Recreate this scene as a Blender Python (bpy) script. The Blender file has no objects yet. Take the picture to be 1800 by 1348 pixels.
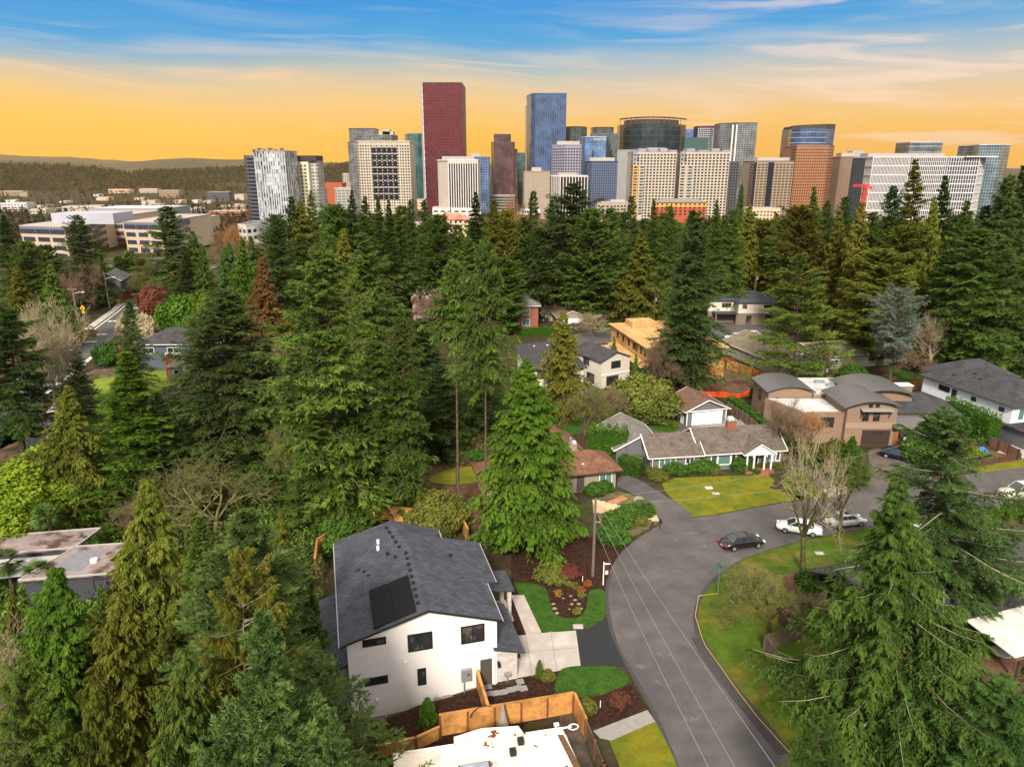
import bpy, math, random
import numpy as np
from math import radians, sin, cos, pi, atan2, hypot
from mathutils.geometry import tessellate_polygon
from mathutils import Vector

# ------------------------------------------------------------------ camera, sky, sun, exposure
S = bpy.context.scene
CAMH = 40.0; FPX = 1249.0; PITCH = math.atan(384 / 1249)
cam_data = bpy.data.cameras.new("camera"); cam = bpy.data.objects.new("camera", cam_data)
S.collection.objects.link(cam); S.camera = cam
cam.location = (0, 0, CAMH); cam.rotation_euler = (pi / 2 - PITCH, 0, 0)
cam_data.sensor_width = 36; cam_data.lens = 36 * FPX / 1800; cam_data.clip_start = 1; cam_data.clip_end = 60000

SUN_EL, SUN_AZ = radians(38), radians(188)      # azimuth clockwise from +Y
sl = bpy.data.lights.new("sun", 'SUN'); sl.energy = 4.2; sl.angle = radians(9); sl.color = (1, .92, .80)
so = bpy.data.objects.new("sun", sl); S.collection.objects.link(so)
so.rotation_euler = (pi / 2 - SUN_EL, 0, pi - SUN_AZ); so.location = (0, -50, 120)

S.view_settings.view_transform = 'Standard'; S.view_settings.look = 'None'
S.view_settings.exposure = 0.42; S.view_settings.gamma = 1
S.cycles.max_bounces = 5; S.cycles.diffuse_bounces = 3; S.cycles.glossy_bounces = 2
S.cycles.transmission_bounces = 2; S.cycles.transparent_max_bounces = 4
S.cycles.use_denoising = True; S.cycles.sample_clamp_indirect = 4
S.cycles.caustics_reflective = False; S.cycles.caustics_refractive = False

world = bpy.data.worlds.new("World"); S.world = world; world.use_nodes = True
def build_world():
    nt = world.node_tree; nt.nodes.clear(); N = nt.nodes.new; L = nt.links.new
    out = N('ShaderNodeOutputWorld'); bg = N('ShaderNodeBackground'); L(bg.outputs[0], out.inputs[0])
    tc = N('ShaderNodeTexCoord'); sep = N('ShaderNodeSeparateXYZ'); L(tc.outputs['Generated'], sep.inputs[0])
    def m(op, a, b=None, c=None, clamp=False):
        n = N('ShaderNodeMath'); n.operation = op; n.use_clamp = clamp
        for i, v in enumerate((a, b, c)):
            if v is None: continue
            if isinstance(v, (int, float)): n.inputs[i].default_value = v
            else: L(v, n.inputs[i])
        return n.outputs[0]
    def ramp(fac, stops):
        r = N('ShaderNodeValToRGB'); L(fac, r.inputs[0]); e = r.color_ramp.elements
        while len(e) > 1: e.remove(e[-1])
        e[0].position = stops[0][0]; e[0].color = (*stops[0][1], 1)
        for p, c in stops[1:]:
            x = e.new(p); x.color = (*c, 1)
        return r.outputs[0]
    def mix(f, a, b):
        n = N('ShaderNodeMix'); n.data_type = 'RGBA'; L(f, n.inputs[0]) if not isinstance(f, (int, float)) else setattr(n.inputs[0], 'default_value', f)
        for i, v in ((6, a), (7, b)):
            if isinstance(v, tuple): n.inputs[i].default_value = (*v, 1)
            else: L(v, n.inputs[i])
        return n.outputs[2]
    x, y, z = sep.outputs
    az = m('ARCTAN2', x, y)                              # -pi..pi, 0 = straight ahead
    el = m('ARCSINE', z)
    # slow warp so that the bands are not level
    cb = N('ShaderNodeCombineXYZ'); L(m('MULTIPLY', az, 1.6), cb.inputs[0]); L(m('MULTIPLY', el, 5), cb.inputs[1])
    n0 = N('ShaderNodeTexNoise'); n0.inputs['Scale'].default_value = 1.3; n0.inputs['Detail'].default_value = 4; L(cb.outputs[0], n0.inputs['Vector'])
    warp = m('MULTIPLY', m('SUBTRACT', n0.outputs[0], .5), .075)
    tilt = m('MULTIPLY', az, -0.012)
    e2 = m('ADD', el, m('ADD', warp, tilt))
    deg = m('MULTIPLY', e2, 180 / pi / 30)               # 0..1 over 30 degrees
    D = lambda d: d / 30
    front = ramp(deg, [(0, (.86, .40, .015)), (D(1.2), (.84, .42, .035)), (D(2.6), (.78, .46, .12)), (D(4.2), (.68, .48, .26)),
                       (D(5.8), (.50, .47, .38)), (D(7.2), (.26, .40, .48)), (D(8.6), (.045, .30, .58)), (D(11), (.008, .235, .58)),
                       (D(16), (.30, .45, .68)), (D(20), (.85, .80, .75)), (1, (1.05, .99, .92))])
    back = ramp(deg, [(0, (.55, .55, .52)), (D(5), (.45, .52, .60)), (D(12), (.40, .52, .70)), (D(20), (.80, .78, .77)), (1, (1.05, .99, .92))])
    # wispy streaks
    def streak(sx, sy, sc, det, lo, hi, off):
        c2 = N('ShaderNodeCombineXYZ'); L(m('MULTIPLY', az, sx), c2.inputs[0])
        L(m('ADD', m('MULTIPLY', m('ADD', el, m('MULTIPLY', warp, .8)), sy), m('MULTIPLY', az, 1.1)), c2.inputs[1]); c2.inputs[2].default_value = off
        t = N('ShaderNodeTexNoise'); t.inputs['Scale'].default_value = sc; t.inputs['Detail'].default_value = det
        t.inputs['Roughness'].default_value = .55; t.inputs['Distortion'].default_value = .6; L(c2.outputs[0], t.inputs['Vector'])
        mr = N('ShaderNodeMapRange'); mr.interpolation_type = 'SMOOTHSTEP'; L(t.outputs[0], mr.inputs[0])
        mr.inputs[1].default_value = lo; mr.inputs[2].default_value = hi; return mr.outputs[0]
    st = streak(1.3, 20, 1.7, 7, .48, .70, 0.0); st2 = streak(2.6, 52, 1.3, 6, .52, .70, 5.0)
    band = ramp(deg, [(0, (.3,) * 3), (D(2.5), (.6,) * 3), (D(5), (.9,) * 3), (D(7.5), (.5,) * 3), (D(9), (.26,) * 3), (D(12), (.08,) * 3), (D(20), (.1,) * 3)])
    bsep = N('ShaderNodeSeparateColor'); L(band, bsep.inputs[0])
    cover = m('MULTIPLY', m('MAXIMUM', st, m('MULTIPLY', st2, .7)), bsep.outputs[0], clamp=True)
    ccol = ramp(deg, [(0, (.92, .36, .012)), (D(2.5), (.86, .46, .12)), (D(5), (.80, .50, .28)), (D(7.5), (.78, .60, .44)), (D(10), (.60, .60, .56)), (D(14), (.6, .64, .68))])
    fr = mix(cover, front, ccol)
    gl = N('ShaderNodeMapRange'); gl.interpolation_type = 'SMOOTHSTEP'; L(az, gl.inputs[0]); gl.inputs[1].default_value = .2; gl.inputs[2].default_value = -.6     # golden glow to one side
    lo = ramp(deg, [(0, (1,) * 3), (D(4), (.75,) * 3), (D(8), (0,) * 3)]); ls = N('ShaderNodeSeparateColor'); L(lo, ls.inputs[0])
    fr = mix(m('MULTIPLY', m('MULTIPLY', gl.outputs[0], ls.outputs[0]), .85), fr, (.95, .50, .02))
    gr = N('ShaderNodeMapRange'); gr.interpolation_type = 'SMOOTHSTEP'; L(az, gr.inputs[0]); gr.inputs[1].default_value = -.1; gr.inputs[2].default_value = .5
    lr = ramp(deg, [(0, (.5,) * 3), (D(2), (.55,) * 3), (D(5), (.8,) * 3), (D(7.5), (.5,) * 3), (D(9), (0,) * 3)]); lz = N('ShaderNodeSeparateColor'); L(lr, lz.inputs[0])
    fr = mix(m('MULTIPLY', m('MULTIPLY', gr.outputs[0], lz.outputs[0]), .75), fr, ramp(deg, [(0, (.74, .40, .09)), (D(3), (.72, .47, .21)), (D(6), (.56, .48, .42)), (D(8), (.34, .42, .50))]))
    st3 = streak(3.2, 30, 1.1, 7, .50, .66, 9.0)
    fr = mix(m('MULTIPLY', m('MULTIPLY', gr.outputs[0], st3), .55), fr, (.82, .62, .50))
    mr = N('ShaderNodeMapRange'); mr.interpolation_type = 'SMOOTHSTEP'; L(y, mr.inputs[0]); mr.inputs[1].default_value = -.1; mr.inputs[2].default_value = .45
    hyp = m('SQRT', m('ADD', m('MULTIPLY', x, x), m('MULTIPLY', y, y)))
    L(m('DIVIDE', y, m('MAXIMUM', hyp, .001)), mr.inputs[0])
    sky = mix(mr.outputs[0], back, fr)
    L(sky, bg.inputs[0]); bg.inputs[1].default_value = 1.0
build_world()

# ------------------------------------------------------------------ pixel <-> ground helpers (used to measure real places)
cP, sP = cos(PITCH), sin(PITCH)
def ray(px, py):
    u = (px - 900) / FPX; v = (674 - py) / FPX
    return u, cP + v * sP, -sP + v * cP
def terr(x, y):
    z = -0.035 * min(max(y - 260, 0), 860)
    if y < 78 and -34 < x < -2:
        ss = lambda t: max(0, min(1, t)) ** 2 * (3 - 2 * max(0, min(1, t)))
        z -= 1.5 * ss((-2 - x) / 10) * ss((78 - y) / 14) * ss((x + 34) / 10)
    return z
def G(px, py, z=0.0):
    r = ray(px, py); t = (z - CAMH) / r[2]
    return r[0] * t, r[1] * t
def GT(px, py):
    z = 0.0
    for _ in range(12):
        x, y = G(px, min(py, 2400), z); z = terr(x, y)
    return x, y
def Z(px, py, Y):
    r = ray(px, py); t = Y / r[1]
    return r[0] * t, CAMH + r[2] * t
def depth(x, y, z): return y * cP - (z - CAMH) * sP

# ------------------------------------------------------------------ object helpers
COL = S.collection
def tag(o, label=None, cat=None, group=None, kind=None):
    if label: o["label"] = label
    if cat: o["category"] = cat
    if group: o["group"] = group
    if kind: o["kind"] = kind
    return o
def thing(name, label, cat, loc=(0, 0, 0), rot=0, group=None):
    o = bpy.data.objects.new(name, None); COL.objects.link(o); o.empty_display_size = .5
    o.location = loc; o.rotation_euler = (0, 0, radians(rot)); return tag(o, label, cat, group)
def link(name, me, mat=None, parent=None):
    o = bpy.data.objects.new(name, me); COL.objects.link(o)
    if parent is not None: o.parent = parent
    if mat is not None:
        if not me.materials: me.materials.append(mat)
        elif me.materials[0] is not mat:
            o.material_slots[0].link = 'OBJECT'; o.material_slots[0].material = mat
    return o
def copy_thing(root, loc, rot, label, group=None, scale=None):
    def rec(o, par):
        c = o.copy(); COL.objects.link(c); c.parent = par
        for ch in o.children: rec(ch, c)
        return c
    r = rec(root, None); r.location = loc; r.rotation_euler = (0, 0, radians(rot))
    if scale: r.scale = scale
    r["label"] = label
    if group: r["group"] = group
    return r

class MB:
    def __init__(s): s.v = []; s.f = []; s.uv = []
    def add(s, vs, fs, uvs=None):
        b = len(s.v); s.v += [tuple(q) for q in vs]; s.f += [tuple(i + b for i in f) for f in fs]
        s.uv += uvs if uvs else [None] * len(fs); return s
    def box(s, x0, y0, z0, x1, y1, z1):
        return s.add([(x0, y0, z0), (x1, y0, z0), (x1, y1, z0), (x0, y1, z0), (x0, y0, z1), (x1, y0, z1), (x1, y1, z1), (x0, y1, z1)],
                     [(3, 2, 1, 0), (4, 5, 6, 7), (0, 1, 5, 4), (1, 2, 6, 5), (2, 3, 7, 6), (3, 0, 4, 7)])
    def prism(s, poly, z0, z1):
        """extrude a ccw polygon from z0 to z1 (z may be per-vertex lists)"""
        n = len(poly); a = z0 if isinstance(z0, (list, tuple)) else [z0] * n; b = z1 if isinstance(z1, (list, tuple)) else [z1] * n
        vs = [(p[0], p[1], a[i]) for i, p in enumerate(poly)] + [(p[0], p[1], b[i]) for i, p in enumerate(poly)]
        tri = tessellate_polygon([[Vector((p[0], p[1], 0)) for p in poly]])
        fs, uv = [], []
        acc = 0
        for i in range(n):
            j = (i + 1) % n; L = hypot(poly[j][0] - poly[i][0], poly[j][1] - poly[i][1])
            fs.append((i, j, n + j, n + i)); uv.append([(acc, a[i]), (acc + L, a[j]), (acc + L, b[j]), (acc, b[i])]); acc += L
        for t in tri:
            p, q, r = [poly[i] for i in t]
            if (q[0] - p[0]) * (r[1] - p[1]) - (q[1] - p[1]) * (r[0] - p[0]) < 0: t = t[::-1]
            fs.append(tuple(n + i for i in t)); uv.append(None); fs.append(tuple(t[::-1])); uv.append(None)
        return s.add(vs, fs, uv)
    def slab(s, q, t):
        """a thick sheet: 4+ corners, extruded down by t"""
        n = len(q); vs = list(q) + [(a, b, c - t) for a, b, c in q]
        return s.add(vs, [tuple(range(n)), tuple(range(2 * n - 1, n - 1, -1))] + [(i, n + i, n + (i + 1) % n, (i + 1) % n) for i in range(n)])
    def tube(s, p, q, r0, r1=None, n=6):
        r1 = r0 if r1 is None else r1
        p = Vector(p); q = Vector(q); d = (q - p).normalized(); a = d.orthogonal().normalized(); b = d.cross(a)
        vs = [p + (a * cos(2 * pi * k / n) + b * sin(2 * pi * k / n)) * r0 for k in range(n)] + [q + (a * cos(2 * pi * k / n) + b * sin(2 * pi * k / n)) * r1 for k in range(n)]
        return s.add(vs, [(k, (k + 1) % n, n + (k + 1) % n, n + k) for k in range(n)] + [tuple(range(n - 1, -1, -1)), tuple(range(n, 2 * n))])
    def path(s, pts, r, n=5):
        for a, b in zip(pts, pts[1:]): s.tube(a, b, r, r, n)
        return s
    def build(s, name, mat, parent=None, smooth=False):
        me = bpy.data.meshes.new(name); me.from_pydata(s.v, [], s.f)
        if any(u for u in s.uv):
            uvl = me.uv_layers.new(name="UVMap"); k = 0
            for f, u in zip(s.f, s.uv):
                for i in range(len(f)):
                    uvl.data[k].uv = u[i] if u else (0.0, 0.0); k += 1
        me.update()
        if smooth: me.polygons.foreach_set('use_smooth', [True] * len(me.polygons))
        return link(name, me, mat, parent)

def box(name, mat, parent, *a): return MB().box(*a).build(name, mat, parent)

# ------------------------------------------------------------------ materials
MATS = {}
def mat(name, col=(.5, .5, .5), rough=.75, spec=.3, metal=0, var=0.0, vscale=1.0, col2=None, c2lo=.45, c2hi=.6, bump=0, bscale=10, detail=5,
        rows=None, stripe=None, coord='Object', coat=0, trans=0):
    """principled material: colour variation by noise, optional second colour in patches, optional shingle rows or seams"""
    if name in MATS: return MATS[name]
    m = bpy.data.materials.new(name); m.use_nodes = True; nt = m.node_tree; N = nt.nodes.new; L = nt.links.new
    p = nt.nodes['Principled BSDF']; p.inputs['Roughness'].default_value = rough; p.inputs['Specular IOR Level'].default_value = spec
    p.inputs['Metallic'].default_value = metal; p.inputs['Base Color'].default_value = (*col, 1); p.inputs['Coat Weight'].default_value = coat
    tc = N('ShaderNodeTexCoord').outputs[coord]; cur = None
    def noise(sc, det=5, rg=.6):
        t = N('ShaderNodeTexNoise'); t.inputs['Scale'].default_value = sc; t.inputs['Detail'].default_value = det; t.inputs['Roughness'].default_value = rg
        L(tc, t.inputs['Vector']); return t.outputs[0]
    def mixc(f, a, b, mode='MIX'):
        n = N('ShaderNodeMix'); n.data_type = 'RGBA'; n.blend_type = mode
        if isinstance(f, float): n.inputs[0].default_value = f
        else: L(f, n.inputs[0])
        for i, v in ((6, a), (7, b)):
            if isinstance(v, tuple): n.inputs[i].default_value = (*v, 1)
            else: L(v, n.inputs[i])
        return n.outputs[2]
    cur = tuple(col)
    if col2 is not None:
        mr = N('ShaderNodeMapRange'); L(noise(vscale, detail), mr.inputs[0]); mr.inputs[1].default_value = c2lo; mr.inputs[2].default_value = c2hi
        cur = mixc(mr.outputs[0], cur, tuple(col2))
    if var:
        mr = N('ShaderNodeMapRange'); L(noise(vscale * 3.1, 6, .7), mr.inputs[0]); mr.inputs[1].default_value = .3; mr.inputs[2].default_value = .7
        mr.inputs[3].default_value = 1 - var; mr.inputs[4].default_value = 1 + var
        cc = N('ShaderNodeCombineColor'); [L(mr.outputs[0], cc.inputs[i]) for i in range(3)]
        cur = mixc(1.0, cur, cc.outputs[0], 'MULTIPLY')
    hgt = None
    if rows:   # (row height, unit width, axis-of-height) shingles/bricks/tiles, in object space projected from above or the side
        rh, uw, plane, mort, mcol = rows
        mp = N('ShaderNodeMapping'); L(tc, mp.inputs[0])
        if plane == 'xz': mp.inputs['Rotation'].default_value = (radians(-90), 0, 0)
        if plane == 'yx': mp.inputs['Rotation'].default_value = (0, 0, radians(90))
        b = N('ShaderNodeTexBrick'); L(mp.outputs[0], b.inputs['Vector']); b.inputs['Scale'].default_value = 1
        b.inputs['Brick Width'].default_value = uw; b.inputs['Row Height'].default_value = rh; b.inputs['Mortar Size'].default_value = mort
        b.inputs['Color1'].default_value = (1, 1, 1, 1); b.inputs['Color2'].default_value = (.72, .72, .72, 1); b.inputs['Mortar'].default_value = (*mcol, 1)
        b.inputs['Bias'].default_value = 0
        cur = mixc(1.0, cur, b.outputs[0], 'MULTIPLY')
    if stripe:  # (axis, period, dark, width) lines across an axis: siding, seams, board joints
        ax, per, dark, wd = stripe
        sp = N('ShaderNodeSeparateXYZ'); L(tc, sp.inputs[0])
        a = N('ShaderNodeMath'); a.operation = 'FRACT'; q = N('ShaderNodeMath'); q.operation = 'DIVIDE'; L(sp.outputs['xyz'.index(ax)], q.inputs[0]); q.inputs[1].default_value = per
        L(q.outputs[0], a.inputs[0]); g = N('ShaderNodeMath'); g.operation = 'LESS_THAN'; L(a.outputs[0], g.inputs[0]); g.inputs[1].default_value = wd
        cur = mixc(g.outputs[0], cur, mixc(1.0, cur, (dark, dark, dark), 'MULTIPLY')); hgt = g.outputs[0]
    if not isinstance(cur, tuple): L(cur, p.inputs['Base Color'])
    if bump:
        bn = N('ShaderNodeBump'); bn.inputs['Strength'].default_value = bump; bn.inputs['Distance'].default_value = .05
        L(noise(bscale, 6), bn.inputs['Height']); L(bn.outputs[0], p.inputs['Normal'])
    MATS[name] = m; return m

def glassmat(name, col=(.03, .045, .06), rough=.12, spec=.7):
    return mat(name, col, rough, spec, var=.25, vscale=.35)
def facade(name, c1, c2, mortar, bw, bh, ms=.12, rough=.22, off=0.0, spec=.6, ratio=1.0, metal=0.0):
    """curtain wall: panels in two tones and mullions, mapped in metres along each face"""
    if name in MATS: return MATS[name]
    m = bpy.data.materials.new(name); m.use_nodes = True; nt = m.node_tree; N = nt.nodes.new; L = nt.links.new; p = nt.nodes['Principled BSDF']
    p.inputs['Roughness'].default_value = rough; p.inputs['Specular IOR Level'].default_value = spec; p.inputs['Metallic'].default_value = metal
    uv = N('ShaderNodeUVMap'); b = N('ShaderNodeTexBrick'); L(uv.outputs[0], b.inputs['Vector']); b.offset = off; b.inputs['Scale'].default_value = 1
    b.squash = ratio
    b.inputs['Brick Width'].default_value = bw; b.inputs['Row Height'].default_value = bh; b.inputs['Mortar Size'].default_value = ms; b.inputs['Mortar Smooth'].default_value = 0
    b.inputs['Color1'].default_value = (*c1, 1); b.inputs['Color2'].default_value = (*c2, 1); b.inputs['Mortar'].default_value = (*mortar, 1)
    n = N('ShaderNodeTexNoise'); n.inputs['Scale'].default_value = .06; n.inputs['Detail'].default_value = 3; L(uv.outputs[0], n.inputs['Vector'])
    mr = N('ShaderNodeMapRange'); L(n.outputs[0], mr.inputs[0]); mr.inputs[1].default_value = .35; mr.inputs[2].default_value = .65; mr.inputs[3].default_value = .6; mr.inputs[4].default_value = 1.35  # broad noise in the panel colour imitates uneven reflections
    cc = N('ShaderNodeCombineColor'); [L(mr.outputs[0], cc.inputs[i]) for i in range(3)]
    mx = N('ShaderNodeMix'); mx.data_type = 'RGBA'; mx.blend_type = 'MULTIPLY'; mx.inputs[0].default_value = 1; L(b.outputs[0], mx.inputs[6]); L(cc.outputs[0], mx.inputs[7])
    L(mx.outputs[2], p.inputs['Base Color']); MATS[name] = m; return m

M_ASPH = mat('asphalt', (.080, .074, .074), .85, .3, var=.22, vscale=.16, col2=(.112, .103, .098), c2lo=.40, c2hi=.70, detail=9, bump=.3, bscale=20)
M_ASPHN = mat('new_asphalt', (.022, .023, .026), .7, .3, var=.12, vscale=2)
M_ASPHB = mat('worn_driveway', (.12, .098, .085), .85, .2, var=.2, vscale=.6, col2=(.085, .07, .06))
M_CONC = mat('concrete', (.40, .35, .31), .75, .3, var=.08, vscale=.5, col2=(.47, .43, .40), c2lo=.48, c2hi=.62)
M_CONCG = mat('grey_concrete', (.26, .245, .225), .85, .2, var=.15, vscale=.7)
M_MULCH = mat('bark_mulch', (.030, .014, .009), .95, .1, var=.5, vscale=3, col2=(.055, .028, .018), bump=1, bscale=25)
M_GRASS = mat('lawn_grass', (.040, .095, .010), .9, .15, var=.3, vscale=1.2, col2=(.025, .070, .007), bump=.8, bscale=30)
M_GRASSY = mat('mossy_lawn', (.165, .155, .010), .9, .15, var=.25, vscale=.35, col2=(.095, .125, .010), c2lo=.42, c2hi=.62, bump=.8, bscale=30)
M_GRASSI = mat('island_lawn', (.060, .105, .009), .9, .15, var=.35, vscale=.22, col2=(.15, .125, .018), c2lo=.45, c2hi=.66, bump=.8, bscale=30)
M_DIRT = mat('bare_soil', (.15, .085, .055), .95, .1, var=.3, vscale=.4, col2=(.10, .055, .035), bump=.8, bscale=8)
M_PAINTW = mat('white_road_paint', (.65, .65, .62), .7, var=.1, vscale=2)
M_WHITE = mat('white_trim', (.78, .77, .74), .6)
M_BLACK = mat('black_trim', (.018, .015, .015), .5)
M_METAL = mat('grey_metal', (.30, .31, .32), .4, .5, metal=.3)
M_GLASS = mat('window_glass', (.02, .026, .032), .1, .7, var=.3, vscale=.5, col2=(.11, .095, .085), c2lo=.52, c2hi=.60)  # paler colour patches imitate reflections and rooms seen in the panes
M_GLASSG = glassmat('greenish_glass', (.10, .19, .17), .15)
M_CEDARF = mat('new_cedar_boards', (.60, .29, .085), .8, .2, var=.22, vscale=.8, col2=(.40, .19, .06), stripe=('z', .15, .7, .1))
M_OLDF = mat('weathered_boards', (.17, .12, .085), .9, .1, var=.3, vscale=.8, col2=(.11, .085, .06), stripe=('x', .16, .6, .1))
M_FPOST = mat('cedar_post', (.20, .075, .028), .8, .2, var=.1)
M_BARK = mat('tree_bark', (.15, .095, .07), .95, .1, var=.35, vscale=1.5, col2=(.09, .06, .045), bump=.6, bscale=6)
M_BARKD = mat('dark_bark', (.075, .055, .042), .95, .1, var=.3, vscale=1.5)
M_LIMB = mat('pale_limb', (.30, .25, .17), .95, .1, var=.2, vscale=1)
M_TWIGT = mat('tan_twigs', (.36, .30, .185), .95, .1, var=.2, vscale=.4)
M_TWIGB = mat('brown_twigs', (.20, .135, .085), .95, .1, var=.2, vscale=.4)
M_TWIGM = mat('mossy_twigs', (.20, .18, .075), .95, .1, var=.25, vscale=.4, col2=(.13, .15, .04))
M_TWIGO = mat('orange_twigs', (.38, .19, .08), .95, .1, var=.2, vscale=.4)
M_POLE = mat('weathered_pole_wood', (.16, .125, .10), .9, .1, var=.2, vscale=1)
M_WIRE = mat('wire_aluminium', (.27, .27, .27), .5, .4)
M_RUBBER = mat('tyre_rubber', (.012, .012, .012), .85)
M_RIM = mat('wheel_rim_metal', (.45, .46, .47), .35, .6, metal=.6)
M_RED = mat('red_lamp', (.45, .02, .015), .3)
M_BRICK = mat('red_brick', (.34, .13, .085), .9, .1, var=.25, vscale=2, rows=(.075, .22, 'xz', .01, (.8, .7, .6)))

# ------------------------------------------------------------------ ground, roads, lawns
def smooth_poly(pts, it=2, closed=True):
    for _ in range(it):
        q = []
        n = len(pts)
        for i in range(n if closed else n - 1):
            a, b = pts[i], pts[(i + 1) % n]
            q += [(a[0] * .75 + b[0] * .25, a[1] * .75 + b[1] * .25), (a[0] * .25 + b[0] * .75, a[1] * .25 + b[1] * .75)]
        pts = q if closed else [pts[0]] + q + [pts[-1]]
    return pts
def sheet(name, pix, z, material, kind='structure', sm=0, thick=0, label=None, cat=None, world=False):
    pts = pix if world else [G(*p) for p in pix]
    if sm: pts = smooth_poly(pts, sm)
    ar = sum(a[0] * b[1] - a[1] * b[0] for a, b in zip(pts, pts[1:] + pts[:1]))
    if ar < 0: pts = pts[::-1]
    me = MB()
    if thick: me.prism(pts, z - thick, z)
    else:
        tri = tessellate_polygon([[Vector((p[0], p[1], 0)) for p in pts]])
        fs = []
        for t in tri:
            p, q, r = [pts[i] for i in t]
            fs.append(t if (q[0] - p[0]) * (r[1] - p[1]) - (q[1] - p[1]) * (r[0] - p[0]) > 0 else t[::-1])
        me.add([(p[0], p[1], z + (terr(*p) if p[1] > 262 else 0)) for p in pts], fs)
    return tag(me.build(name, material), label, cat, kind=kind)

def build_ground():
    xs = np.concatenate([np.linspace(-9000, -160, 24), np.arange(-150, 151, 3.0), np.linspace(160, 9000, 24)])
    ys = np.concatenate([[-400, -100, 0, 15], np.arange(20, 90, 2.5), np.arange(90, 260, 10), np.linspace(262, 1120, 20), np.linspace(1300, 14000, 14)])
    X, Y = np.meshgrid(xs, ys); Zz = np.array([[terr(a, b) for a in xs] for b in ys]) if True else 0
    nx, ny = len(xs), len(ys)
    v = np.stack([X, Y, Zz], -1).reshape(-1, 3)
    f = [(j * nx + i, j * nx + i + 1, (j + 1) * nx + i + 1, (j + 1) * nx + i) for j in range(ny - 1) for i in range(nx - 1)]
    me = bpy.data.meshes.new('ground'); me.from_pydata(v.tolist(), [], f); me.update()
    m = mat('forest_floor', (.050, .034, .020), .95, .1, var=.45, vscale=.25, col2=(.042, .050, .016), c2lo=.42, c2hi=.62, bump=.8, bscale=3)
    tag(link('ground', me, m), None, kind='structure')
build_ground()

ROAD = [(1200, 1400), (1190, 1348), (1152, 1255), (1115, 1190), (1085, 1140), (1068, 1090), (1062, 1040), (1070, 1005), (1088, 975), (1115, 950), (1150, 928),
        (1178, 912), (1215, 910), (1250, 907), (1294, 899), (1350, 888), (1453, 874), (1494, 866), (1560, 856), (1640, 844), (1710, 832), (1800, 822), (1960, 803),
        (1960, 862), (1800, 882), (1722, 893), (1640, 905), (1500, 932), (1400, 952), (1345, 968), (1300, 985), (1262, 1010), (1236, 1040), (1223, 1080), (1228, 1120),
        (1250, 1160), (1290, 1212), (1332, 1262), (1380, 1322), (1430, 1400)]
sheet('road', ROAD, .03, M_ASPH, sm=1)
edge = mat('road_edge_patching', (.052, .05, .05), .9, var=.2, vscale=1)
def strip(pix, w, z, m, name, kind='structure', world=False, sm=1, label=None, cat=None):
    pts = [p if world else G(*p) for p in pix]; pts = smooth_poly(pts, sm, False) if sm else pts
    me = MB(); n = len(pts); L = []; R = []
    for i, p in enumerate(pts):
        a = pts[max(0, i - 1)]; b = pts[min(n - 1, i + 1)]; d = Vector((b[0] - a[0], b[1] - a[1])).normalized()
        zz = z + (terr(*p) if p[1] > 262 else 0)
        L.append((p[0] - d.y * w / 2, p[1] + d.x * w / 2, zz)); R.append((p[0] + d.y * w / 2, p[1] - d.x * w / 2, zz))
    me.add(L + R, [(i + 1, i, n + i, n + i + 1) for i in range(n - 1)])
    return tag(me.build(name, m), label, cat, kind=kind)
strip([(1190, 1348), (1152, 1255), (1115, 1190), (1085, 1140), (1070, 1090), (1065, 1040), (1073, 1008)], .35, .036, edge, 'road_edge')
strip([(1226, 1120), (1250, 1163), (1290, 1215), (1332, 1265), (1380, 1325)], 1.2, .036, edge, 'road_edge')
strip([(1300, 987), (1262, 1012), (1234, 1042), (1221, 1080), (1226, 1118)], .4, .036, edge, 'road_edge')
patchm = mat('pale_road_patch', (.125, .118, .112), .9, var=.25, vscale=2, col2=(.085, .08, .078), c2lo=.45, c2hi=.55)
for c in ((1168, 1150), (1168, 1200), (1130, 1172), (1195, 948), (1216, 938), (1243, 960), (1216, 1262)):
    x, y = G(*c); sheet('road_patch', [(x + cos(a) * .7 * (1 + .3 * sin(3 * a)), y + sin(a) * .45 * (1 + .3 * cos(2 * a))) for a in np.linspace(0, 2 * pi, 12)[:-1]], .037, patchm, world=True)

# driveways, paths and beds round the white house
sheet('driveway', [(905, 1118), (1012, 1106), (1021, 1172), (908, 1192)], .034, M_CONC)
strip([(924, 1115), (936, 1190)], .06, .04, M_CONCG, 'driveway_joint', sm=0)
strip([(968, 1109), (979, 1180)], .06, .04, M_CONCG, 'driveway_joint', sm=0)
strip([(908, 1148), (1017, 1138)], .06, .04, M_CONCG, 'driveway_joint', sm=0)
sheet('front_path', [(898, 1046), (921, 1046), (952, 1112), (926, 1118)], .040, M_CONC)
sheet('driveway_apron', [(1013, 1106), (1036, 1103), (1066, 1085), (1072, 1110), (1085, 1140), (1100, 1172), (1078, 1170), (1021, 1172)], .044, M_ASPHN)
sheet('planting_bed', [(866, 1205), (903, 1203), (908, 1193), (982, 1180), (976, 1212), (960, 1240), (905, 1290), (770, 1340), (640, 1330), (640, 1278), (735, 1240)], .024, M_MULCH)
sheet('lawn', [(982, 1178), (1000, 1171), (1050, 1169), (1090, 1172), (1112, 1200), (1060, 1222), (1020, 1231), (1005, 1220), (972, 1222)], .040, M_GRASS, sm=1)
sheet('planting_bed', [(1005, 1228), (1060, 1221), (1112, 1199), (1140, 1248), (1060, 1288), (1030, 1270)], .045, M_MULCH)
sheet('side_path', [(1042, 1285), (1138, 1248), (1152, 1268), (1074, 1302), (1055, 1298)], .050, M_CONCG)
sheet('lawn', [(1070, 1300), (1152, 1268), (1172, 1305), (1192, 1350), (1200, 1400), (1110, 1400)], .048, M_GRASSY)
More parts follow.
